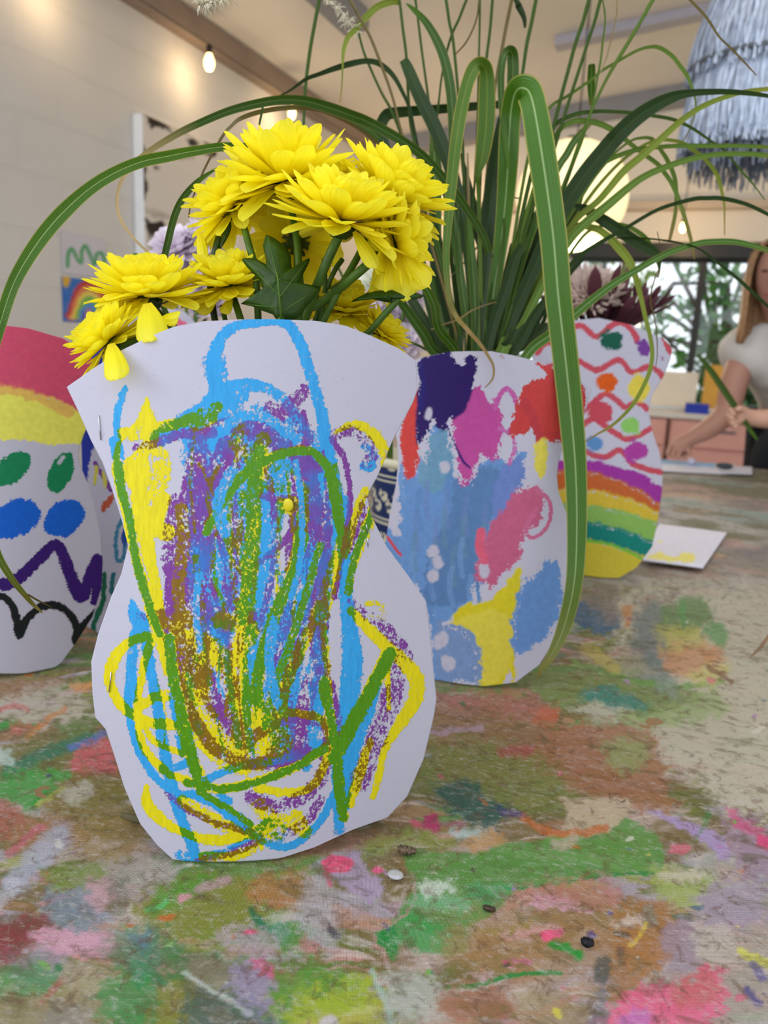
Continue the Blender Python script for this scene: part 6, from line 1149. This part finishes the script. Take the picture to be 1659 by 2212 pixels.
# ------------------------------------------------------------------ back of the room: worktop, pink cupboards, panels
YC = 5.25; ztop = on_y(1450, 890, YC).z; M_PINK = simple('pink_cupboard_paint', '#D9A298', .45, .04); M_TOP = simple('pale_worktop', '#D8D2CC', .35, .04); M_STL = simple('brushed_handle', '#8A8A8A', .3, .1, metal=1)
xs0 = on_y(1236, 900, YC).x
for i in range(4):
    x0 = xs0 + i * .62; cbn = empty('base_cabinet', (x0 + .3, YC + .3, 0), ['pink base cupboard mostly hidden behind the zigzag vase', 'pink base cupboard with drawer, right behind the reaching hand', 'pink base cupboard between the two people at the back', 'pink base cupboard at the right, behind the dark-clothed person'][i], 'cabinet', 'pink base cupboards along the back wall')
    mb = MB(); mb.box((x0 + .3, YC + .32, ztop / 2 - .02), (.6, .58, ztop - .04)); mb.build('body', M_PINK, cbn)
    mb = MB(); mb.box((x0 + .3, YC + .018, ztop - .13), (.58, .022, .16)); dr = mb.build('drawer', M_PINK, cbn); mb = MB(); mb.box((x0 + .3, YC - .002, ztop - .10), (.16, .016, .012)); mb.build('handle', M_STL, dr)
    mb = MB(); mb.box((x0 + .3, YC + .018, (ztop - .23) / 2 + .03), (.58, .022, ztop - .30)); dr = mb.build('door', M_PINK, cbn); mb = MB(); mb.box((x0 + .52, YC - .002, ztop - .33), (.012, .016, .14)); mb.build('handle', M_STL, dr)
mb = MB(); mb.box((xs0 + 1.24, YC + .32, ztop - .018), (2.55, .66, .035)); tag(mb.build('worktop', M_TOP), 'pale worktop along the back wall over the pink cupboards', 'worktop')
mb = MB(); p0, p1 = on_y(1396, 880, YC + .3), on_y(1510, 806, YC + .3); mb.box(((p0.x + p1.x) / 2, YC + .3, (ztop + p1.z) / 2 + .012), (p1.x - p0.x, .1, p1.z - ztop - .024)); tag(mb.build('cream_board', simple('cream_board', '#E6DCCB', .6, .03)), 'cream board standing on the back worktop under the window', 'board')
mb = MB(); p0, p1 = on_y(1512, 890, YC + .28), on_y(1612, 792, YC + .28); mb.box(((p0.x + p1.x) / 2, YC + .28, (ztop + p1.z) / 2 + .012), (p1.x - p0.x, .12, p1.z - ztop - .024)); tag(mb.build('mustard_panel', simple('mustard_panel', '#D9A548', .6, .06)), 'mustard yellow panel beside the cream board, behind the woman\'s arm', 'board')
mb = MB(); p0 = on_y(1505, 885, YC + .05); mb.box((p0.x, YC + .08, ztop + .03), (.14, .12, .06)); tag(mb.build('blue_tub', simple('blue_plastic', '#2B3FB0', .35, .05)), 'small blue tub on the worktop below the mustard panel', 'tub')

# ------------------------------------------------------------------ garden outside
M_TRUNK = simple('tree_bark', '#4A3E34', .9, .2, 20); struct('lawn', (lambda m_: (m_.box(((WX0 + WX1) / 2, YB + 8.3, .2), (26, 16, .3)), m_)[1])(MB()), simple('lawn_grass', '#4E7A34', .9, .2, 5))
def leafy(name, c, r, n, ls, mt, trunk=True, sq=1.0):
    rs = random.Random(int(c[0] * 100) + n); t = empty(name[0], (c[0], c[1], .35), name[1], 'tree', name[2]); mb = MB()
    lobes = [(Vector((rs.uniform(-1, 1) * r * .8, rs.uniform(-.6, .6) * r, rs.uniform(-.8, .8) * r * sq)), r * rs.uniform(.28, .5)) for _ in range(16)]
    for i in range(n):
        lc, lr = lobes[i % 16]; d = Vector((rs.gauss(0, 1), rs.gauss(0, 1), rs.gauss(0, 1))).normalized() * lr * rs.random() ** .4
        p = Vector(c) + lc + d; a = Vector((rs.uniform(-1, 1), rs.uniform(-1, 1), rs.uniform(-1, 1))).normalized(); b2 = a.orthogonal().normalized(); s_ = ls * rs.uniform(.6, 1.3)
        mb.add([p - a * s_, p + b2 * s_ * .5, p + a * s_, p - b2 * s_ * .5], [(0, 1, 2, 3)])
    mb.build('crown', mt, t)
    if trunk:
        mb = MB(); base_ = Vector((c[0], c[1], .3)); mb.tube([base_, base_ + Vector((.1, 0, c[2] * .5)), Vector(c)], [.12, .09, .05], 8)
        for lc, lr in lobes[:8]: mb.tube([Vector(c) * .5 + (base_) * .5, Vector(c) + lc * .5, Vector(c) + lc], [.05, .03, .012], 6)
        mb.build('trunk', M_TRUNK, t)
M_TL = green_mat('tree_leaves', '#5E9E3A', '#24481C', .5, .4); M_TD = green_mat('dark_tree_leaves', '#3E6E34', '#1E3A1E', .5, .3); GT = 'trees in the garden beyond the window'
wc = (WX0 + WX1) / 2
leafy(('garden_tree', 'bright leafy tree beyond the left half of the window', GT), (wc - 1.3, 9.2, 1.9), 1.5, 420, .085, M_TL)
leafy(('garden_tree', 'dark dense tree beyond the right pane of the window', GT), (wc + .9, 9.0, 1.9), 1.45, 1300, .085, M_TD)
leafy(('garden_tree', 'further tree filling the gap between the two nearer garden trees', GT), (wc - .1, 12.5, 2.2), 2.3, 480, .12, M_TL)
leafy(('garden_tree', 'tall tree at the left beyond the narrow window', GT), (wc - 3.6, 12.0, 2.4), 2.2, 1100, .12, M_TD)
leafy(('garden_tree', 'low shrub at the foot of the window, outside', GT), (wc + .3, 8.2, .9), .9, 1500, .06, M_TD, False, .6)
# ------------------------------------------------------------------ small things on the table
M_CARD = mat_painted('white_card', .6)
def tabq(name, cor, dz, painter, label, cat, th=.0022, n=60):
    P_ = [on_z(x, y, TZ + dz) for x, y in cor]; root = empty(name, tuple(sum(P_, Vector()) / 4), label, cat); o = plane_grid('sheet', P_, M_CARD, root, painter, n); o.modifiers['thickness'].thickness = th; return root
def paint_card(me, px, py):
    Paint.inkmode = False; p = Paint(px, py, lin('#E2DFEC'), 2); p.poly([(1395, 1204), (1412, 1196), (1432, 1192), (1440, 1200), (1462, 1204), (1470, 1196), (1496, 1198), (1496, 1214), (1440, 1212)], lin('#EDE27A'), 3, 6); p.dot(1425, 1170, 5, 3, 0, lin('#EFE9A0'), 1, 2, 2); Paint.inkmode = True; set_color(me, 'ink', p.rgb)
tabq('white_card', [(1386, 1207), (1519, 1224), (1570, 1150), (1424, 1131)], .012, paint_card, 'white card with yellow marks lying beside the rainbow-banded vase', 'card', .004)
def paint_far(me, px, py):
    Paint.inkmode = False; p = Paint(px, py, lin('#E4E2EE'), 2); p.stroke([(1430, 996), (1480, 1000), (1540, 1004)], 12, lin('#7FB4E8'), 1, .6, 4, .9); Paint.inkmode = True; set_color(me, 'ink', p.rgb)
tabq('painting_sheet', [(1424, 1016), (1570, 1024), (1590, 1004), (1424, 992)], .004, paint_far, 'sheet of paper with blue paint under the reaching hand at the far table end', 'paper')
def paint_far2(me, px, py): set_color(me, 'ink', np.tile(np.array(lin('#D8D6E2')), (len(px), 1)))
tabq('plain_sheet', [(1560, 1022), (1625, 1024), (1625, 1008), (1560, 1006)], .007, paint_far2, 'plain pale sheet of paper beside the blue-painted one', 'paper')
def blob(name, x, y, r, mt, label, cat, sq=(1, 1, .6), bump_=0.0, seed=1, z=0):
    p = on_z(x, y, TZ + z); rr_ = r / FPX * depth(p); mb = MB(); mb.ball(p + Vector((0, 0, rr_ * sq[2] * .9)), rr_, 10, sq); rs = random.Random(seed)
    if bump_: mb.v = [tuple(Vector(v) + Vector((rs.uniform(-1, 1), rs.uniform(-1, 1), rs.uniform(-.6, 1))) * rr_ * bump_) for v in mb.v]
    return tag(mb.build(name, mt, None, True), label, cat)
m, nt, b = nmat('clear_glass_bead'); b.inputs['Base Color'].default_value = (.86, .88, .9, 1); b.inputs['Roughness'].default_value = .08; b.inputs['Transmission Weight'].default_value = .75; b.inputs['IOR'].default_value = 1.4
blob('glue_bead', 854, 1894, 18, m, 'clear flat bead of dried glue right of the pink paint spot', 'bead', (1, .8, .35))
blob('black_pebble', 1268, 2042, 14, simple('black_charcoal', '#15151A', .6, .2), 'black chip of charcoal near the pink paint drops', 'chip', (1, .8, .6), .18)
blob('dried_petal', 1056, 1966, 12, simple('dried_brown', '#4A3A2E', .6, .3), 'small dried brown petal below the green paint streak', 'dried petal', (1.2, .6, .4), .15)
blob('dried_leaf_scrap', 878, 1842, 17, simple('dried_olive', '#6A5A48', .8, .3), 'crumpled dried leaf scrap at the top corner of the green paint patch', 'dried leaf', (1.2, .6, .4), .22)
blob('paint_pot', 1492, 1004, 9, simple('pot_glaze', '#C8C4D4', .15, .05), 'tiny round pot on the blue-painted sheet', 'pot', (1, 1, .9), z=.004); blob('paint_pot', 1564, 1012, 13, simple('dark_pot', '#3A444C', .4, .1), 'flat dark pot at the right end of the blue-painted sheet', 'pot', (1.4, 1, .5), z=.008)
# twig behind the front vase, thread-like leaf at the right edge
tw = MB(); tw.tube([on_z(262, 1760, TZ + .006), on_z(290, 1768, TZ + .005), on_z(360, 1776, TZ + .006)], [.0022, .0035, .004], 8); tw.tube([on_z(287, 1768, TZ + .004), on_z(284, 1776, TZ + .002)], [.001, .0005], 5); tag(tw.build('cut_twig', simple('twig_brown', '#5A5236', .8, .2), None, True), 'short cut brown twig end poking out behind the scribbled vase', 'twig')
tw = MB(); tw.tube([on_z(1618, 1423, TZ + .002), on_z(1640, 1402, TZ + .012), at(1670, 1362, 1.0)], [.0004, .002, .0022], 6); tag(tw.build('dry_leaf_tip', simple('dry_leaf_brown', '#8A6A50', .8, .2), None, True), 'dry brown leaf tip touching the table at the right edge', 'dried leaf')
# yellow crayon crumb stuck on the front sheet
u_, v_ = A.uv(np.array([622.]), np.array([1090.])); pp_ = Vector(A.pos(u_, v_, .0012)[0]); mb = MB(); mb.ball(pp_, .0042, 8, (1, .35, 1.1)); tag(mb.build('wax_blob', simple('yellow_wax', '#C9B81E', .35, .15), front_vase, True))
# blue and white patterned pot
pp0 = on_z(838, 1330); PD = depth(pp0); pot = empty('patterned_pot', (pp0.x, pp0.y + .06, TZ), 'blue and cream patterned pot in the gap between the two nearest vases', 'pot')
cx_, cy_ = pp0.x + .02, pp0.y + .09; zt_p = at(845, 985, PD + .06).z; n_, k_ = 160, 90; th_, hh = np.meshgrid(np.linspace(0, 2 * math.pi, n_), np.linspace(0, 1, k_)); rad = .075 + .012 * hh
PV = np.stack([cx_ + rad * np.cos(th_), cy_ + rad * np.sin(th_), TZ + .001 + hh * (zt_p - TZ)], -1).reshape(-1, 3); me = grid_mesh('glazed_wall', PV, k_, n_)
s_ = (th_.ravel() * .08); z_ = PV[:, 2] - TZ; col_n = np.array(lin('#1C2E5E')); col_c = np.array(lin('#D8D2B8')); m_ = np.zeros(len(PV)); per = .062
zz = z_ % per; m_ = np.maximum(m_, sstep(.0022, .0012, abs(zz - .006))); m_ = np.maximum(m_, sstep(.0016, .0008, abs(zz - .013)))
for dx, dz, r0 in ((0, .030, .009), (.014, .046, .008), (.007, .038, .005), (-.006, .050, .005)):
    uu = (s_ + dx) % .028 - .014; dd = np.hypot(uu, zz - dz); m_ = np.maximum(m_, sstep(r0, r0 - .0015, dd) * (1 - sstep(r0 * .55, r0 * .4, np.hypot(uu + .003, zz - dz - .002)) * .9))
m_ = np.clip(m_, 0, 1)[:, None]; set_color(me, 'ink', col_n * (1 - m_) + col_c * m_); link('glazed_wall', me, mat_painted('blue_and_white_glaze', .2, 30), pot)
mb = MB(); mb.lathe((cx_, cy_, zt_p), [(.087, -.004), (.092, 0), (.092, .008), (.082, .009), (.08, -.01), (0, -.01)], 40); mb.build('rim', simple('cream_glaze', '#D8D2B8', .2, .05), pot, True)
# dark-bracted flowers in the zigzag vase
DR = depth(Vector(R.B)); M_FUZZ = simple('mauve_flower_fuzz', '#BCA69C', .9, .2, 30); M_BR = petal_mat('maroon_bracts', '#46202C', '#6A4048', '#2A1018', .2)
def protea(c, r, ax, lab, seed, nb, dome=True):
    rnd = random.Random(seed); C = at(c[0], c[1], DR + .02); Rr = r / FPX * DR; A_ = (CR * ax[0] + CU * ax[1] - CF * ax[2]).normalized(); t = empty('bracted_flower', tuple(C), lab, 'flower', 'dark bracted flowers in the zigzag vase'); x = A_.orthogonal().normalized(); y = A_.cross(x); mb = MB()
    for i in range(nb):
        a = 2.4 * i; r_ = x * math.cos(a) + y * math.sin(a); e = math.radians(rnd.uniform(35, 75)); d = r_ * math.cos(e) + A_ * math.sin(e); petal(mb, C + r_ * Rr * .4 - A_ * Rr * .5, d, A_ * math.cos(e) - r_ * math.sin(e), Rr * rnd.uniform(1.0, 1.7), Rr * .16, rnd.uniform(.1, .6), .3, 0, 7, 4, point=.4)
    mb.build('bracts', M_BR, t, True)
    if dome:
        mb = MB()
        for i in range(700):
            a = rnd.uniform(0, 6.283); e = math.asin(rnd.uniform(.0, 1)); r_ = x * math.cos(a) + y * math.sin(a); d = r_ * math.cos(e) + A_ * math.sin(e); mb.tube([C + d * Rr * .1, C + d * Rr * .62 , C + d * Rr * rnd.uniform(.86, .98) + Vector((0, 0, rnd.uniform(-.1, .1) * Rr))], [Rr * .03, Rr * .045, Rr * .012], 4)
        mb.build('flower_centre', M_FUZZ, t, True)
    mb = MB(); mb.tube([C, at(1300, 760, DR + .02), at(1300, 1200, DR + .03)], .004, 8); mb.build('stem', M_STEM, t, True)
protea((1272, 662), 92, (-.2, 1, .4), 'fuzzy mauve flower dome with dark bracts above the zigzag vase', 1, 12)
protea((1335, 680), 62, (.5, 1, .1), 'maroon spiky bracts right of the mauve flower dome', 2, 26, False); protea((1395, 655), 44, (.5, 1, .1), 'smaller mauve bract cluster against the bright window', 3, 14, False)

# ------------------------------------------------------------------ people at the far end of the table
def skin(name, nodes, edges, m, parent=None, root=0, sub=2):
    me = bpy.data.meshes.new(name); me.from_pydata([tuple(n[0]) for n in nodes], edges, []); o = link(name, me, m, parent)
    md = o.modifiers.new('skin', 'SKIN'); md.use_smooth_shade = True
    if not me.skin_vertices: me.skin_vertices.new()
    for i, n in enumerate(nodes):
        r = n[1]; me.skin_vertices[0].data[i].radius = (r, r) if isinstance(r, (int, float)) else r
        me.skin_vertices[0].data[i].use_root = (i == root)
    sd = o.modifiers.new('sub', 'SUBSURF'); sd.levels = sub; sd.render_levels = sub; return o
def chain(nodes, edges, start, pts):
    k = start
    for p, r in pts: nodes.append((Vector(p), r)); edges.append((k, len(nodes) - 1)); k = len(nodes) - 1
    return k
M_SKIN = simple('skin', '#B08270', .5, .05, 20); M_SKIN2 = simple('skin_pale', '#CC9E88', .5, .05, 20); M_TEE = simple('white_cotton', '#D2CEC8', .8, .03, 8); M_DARK = simple('dark_navy_cloth', '#0F1C28', .8, .1, 10); M_JEAN = simple('dark_trousers', '#20242C', .8, .1, 10)
M_HAIR = simple('dark_blond_hair', '#9A7450', .5, .3, 60)
P1 = empty('person', (on_y(1720, 1000, 3.35).x, 3.35, 0), 'person with long blond hair, white T-shirt, one arm reaching down to the table end', 'person')
px_ = lambda x, y, D: at(x, y, D)
pel = Vector((P1.location.x, 3.38, .98)); nd = [(pel, .13)]; ed = []
chest = px_(1700, 800, 2.85); waist = pel.lerp(chest, .45); nb_ = px_(1690, 712, 2.70)
i_w = chain(nd, ed, 0, [(waist, .12), (chest, .135)]); i_n = chain(nd, ed, i_w, [(nb_, .055), (px_(1684, 672, 2.64), .05)])
hc = px_(1690, 590, 2.56); i_h = chain(nd, ed, i_n, [(hc + Vector((0, 0, -.05)), .082), (hc + Vector((0, 0, .03)), .095), (hc + Vector((0, 0, .10)), .06)])
sh_l = px_(1612, 752, 2.74); i_a = chain(nd, ed, i_w, [(sh_l, .056), (px_(1584, 830, 2.74), .050), (px_(1572, 895, 2.74), .046), (px_(1530, 928, 2.76), .040), (px_(1490, 948, 2.78), .026), (px_(1470, 960, 2.785), .034)])
for fx, fy, gx_, gy_, r in ((1448, 962, 1440, 984, .0085), (1456, 972, 1450, 990, .009), (1466, 978, 1464, 993, .009), (1477, 978, 1479, 992, .0085)): chain(nd, ed, i_a, [(px_(fx, fy, 2.775), r + .001), (px_(gx_, gy_, 2.77), r)])
chain(nd, ed, i_a, [(px_(1484, 968, 2.77), .011), (px_(1492, 984, 2.765), .009)])
sh_r = px_(1790, 770, 2.80); chain(nd, ed, i_w, [(sh_r, .056), (px_(1815, 880, 2.82), .042), (px_(1800, 960, 2.80), .034), (px_(1785, 1000, 2.78), .028), (px_(1775, 1012, 2.77), .03)])
for s_ in (-1, 1):
    hx = Vector((.09 * s_, 0, 0)); chain(nd, ed, 0, [(pel + hx + Vector((0, 0, -.08)), .095), (Vector((pel.x + .10 * s_, pel.y + .02, .5)), .062), (Vector((pel.x + .10 * s_, pel.y + .05, .10)), .042), (Vector((pel.x + .10 * s_, pel.y - .08, .035)), .035)])
skin('body', nd, ed, M_SKIN, P1)
nd = [(waist, .165)]; ed = []; c_ = chain(nd, ed, 0, [(chest, .175), (nb_ + Vector((0, 0, -.02)), .075)]); chain(nd, ed, 1, [(sh_l, .105), (px_(1576, 790, 2.74), .098)]); chain(nd, ed, 1, [(sh_r, .082), (px_(1812, 840, 2.81), .07)]); chain(nd, ed, 0, [(pel + Vector((0, 0, .02)), .165)])
skin('t_shirt', nd, ed, M_TEE, P1)
nd = [(pel + Vector((0, 0, .01)), .15)]; ed = []
for s_ in (-1, 1): chain(nd, ed, 0, [(pel + Vector((.09 * s_, 0, -.1)), .115), (Vector((pel.x + .10 * s_, pel.y + .02, .5)), .08), (Vector((pel.x + .10 * s_, pel.y + .05, .12)), .065)])
skin('trousers', nd, ed, M_JEAN, P1)
mb = MB(); rs = random.Random(8); fwd = (CAM - hc); fwd.z = 0; fwd.normalize(); fwd = (fwd + hr * -.35).normalized(); sd_ = Vector((-fwd.y, fwd.x, 0))
for i in range(900):      # hair: strands laid from the parting over the skull and down past the shoulder
    a = rs.uniform(-2.2, 2.2); sgn = 1 if a > 0 else -1; out_ = (-fwd * math.cos(a) + sd_ * math.sin(a)); r0 = rs.uniform(.100, .112); L = rs.uniform(.20, .235)
    top = hc + Vector((0, 0, .115)) + fwd * rs.uniform(-.05, .05); m1 = hc + out_ * r0 * .75 + Vector((0, 0, .085)); m2 = hc + out_ * r0 + Vector((0, 0, -.01)); m3 = hc + out_ * (r0 * .98) + Vector((0, 0, -.13)); m4 = hc + out_ * r0 * .92 + Vector((0, 0, -L)) + fwd * (.03 if abs(a) > 1 else 0)
    mb.tube([Vector(q) for q in crom([tuple(v) for v in (top, m1, m2, m3, m4)], 3)], [.005] * 12 + [.002], 5)
mb.build('hair', M_HAIR, P1, True)
mb = MB(); e_ = hc + fwd * .088
for s_ in (-1, 1): mb.ball(e_ + sd_ * .032 * s_ + Vector((0, 0, .0)) - fwd * .003, .009, 8, (1, 1, .45))
mb.build('eyes', simple('dark_eyes', '#4A362E', .4, .05), P1, True)
mb = MB(); mb.tube([e_ + Vector((0, 0, .01)), e_ + fwd * .012 + Vector((0, 0, -.02)), e_ + fwd * .014 + Vector((0, 0, -.04)), e_ + Vector((0, 0, -.048))], [.005, .008, .011, .006], 8); mb.build('nose', M_SKIN, P1, True)
mb = MB(); mb.tube([e_ + sd_ * .022 + Vector((0, 0, -.075)), e_ + fwd * .006 + Vector((0, 0, -.077)), e_ - sd_ * .022 + Vector((0, 0, -.075))], [.003, .006, .003], 8); mb.build('lips', simple('lips', '#A8605A', .4, .05), P1, True)
# second person, in dark clothes, holding a cut leaf
P2 = empty('person', (on_y(1760, 1000, 3.3).x + .05, 3.3, 0), 'person in dark navy clothes at the right edge, fist holding a cut grass leaf', 'person')
pel2 = Vector((P2.location.x, 3.32, .82)); ch2 = px_(1745, 880, 2.78); sh2 = px_(1750, 800, 2.75); hd2 = px_(1800, 700, 2.72)
nd = [(pel2, .12)]; ed = []; c_ = chain(nd, ed, 0, [(pel2.lerp(ch2, .5), .11), (ch2, .12)]); n_ = chain(nd, ed, c_, [(px_(1780, 775, 2.74), .045), (hd2 + Vector((0, 0, -.03)), .08), (hd2 + Vector((0, 0, .06)), .088)])
a_ = chain(nd, ed, c_, [(px_(1790, 830, 2.62), .045), (px_(1760, 900, 2.45), .042), (px_(1700, 905, 2.42), .038), (px_(1650, 905, 2.40), .032), (px_(1622, 903, 2.40), .027), (px_(1600, 900, 2.40), .036)])
for k, (fx, fy, gx_, gy_) in enumerate(((1578, 884, 1586, 898), (1573, 896, 1583, 908), (1575, 908, 1586, 917), (1581, 918, 1592, 924))): chain(nd, ed, a_, [(px_(fx, fy, 2.38), .0105), (px_(gx_, gy_, 2.355), .0095)])
chain(nd, ed, a_, [(px_(1602, 882, 2.36), .012), (px_(1590, 885, 2.345), .010)])
for s_ in (-1, 1): chain(nd, ed, 0, [(pel2 + Vector((.08 * s_, 0, -.08)), .085), (Vector((pel2.x + .09 * s_, pel2.y + .02, .42)), .055), (Vector((pel2.x + .09 * s_, pel2.y + .05, .09)), .038), (Vector((pel2.x + .09 * s_, pel2.y - .07, .03)), .03)])
skin('body', nd, ed, M_SKIN2, P2)
nd = [(pel2, .17)]; ed = []; c_ = chain(nd, ed, 0, [(px_(1690, 985, 2.90), .19), (px_(1706, 900, 2.80), .16), (px_(1765, 790, 2.76), .08)]); chain(nd, ed, 2, [(px_(1792, 830, 2.64), .072), (px_(1775, 880, 2.52), .06)])
for s_ in (-1, 1): chain(nd, ed, 0, [(pel2 + Vector((.08 * s_, 0, -.12)), .11), (Vector((pel2.x + .09 * s_, pel2.y + .02, .40)), .08)])
skin('navy_clothes', nd, ed, M_DARK, P2)
mb = MB(); mb.ball(hd2 + Vector((0, .02, .04)), .105, 12); mb.build('hair', simple('brown_hair', '#5A4030', .6, .2, 50), P2, True)
blade([(1636, 950, 3), (1618, 925, 9), (1604, 903, 11), (1589, 881, 13), (1568, 849, 14), (1539, 806, 13), (1522, 784, 11), (1506, 766, 6)], 'g', 'cut green grass leaf held in the fist of the dark-clothed person', (2.37, 2.37), root=False, group='held leaf')
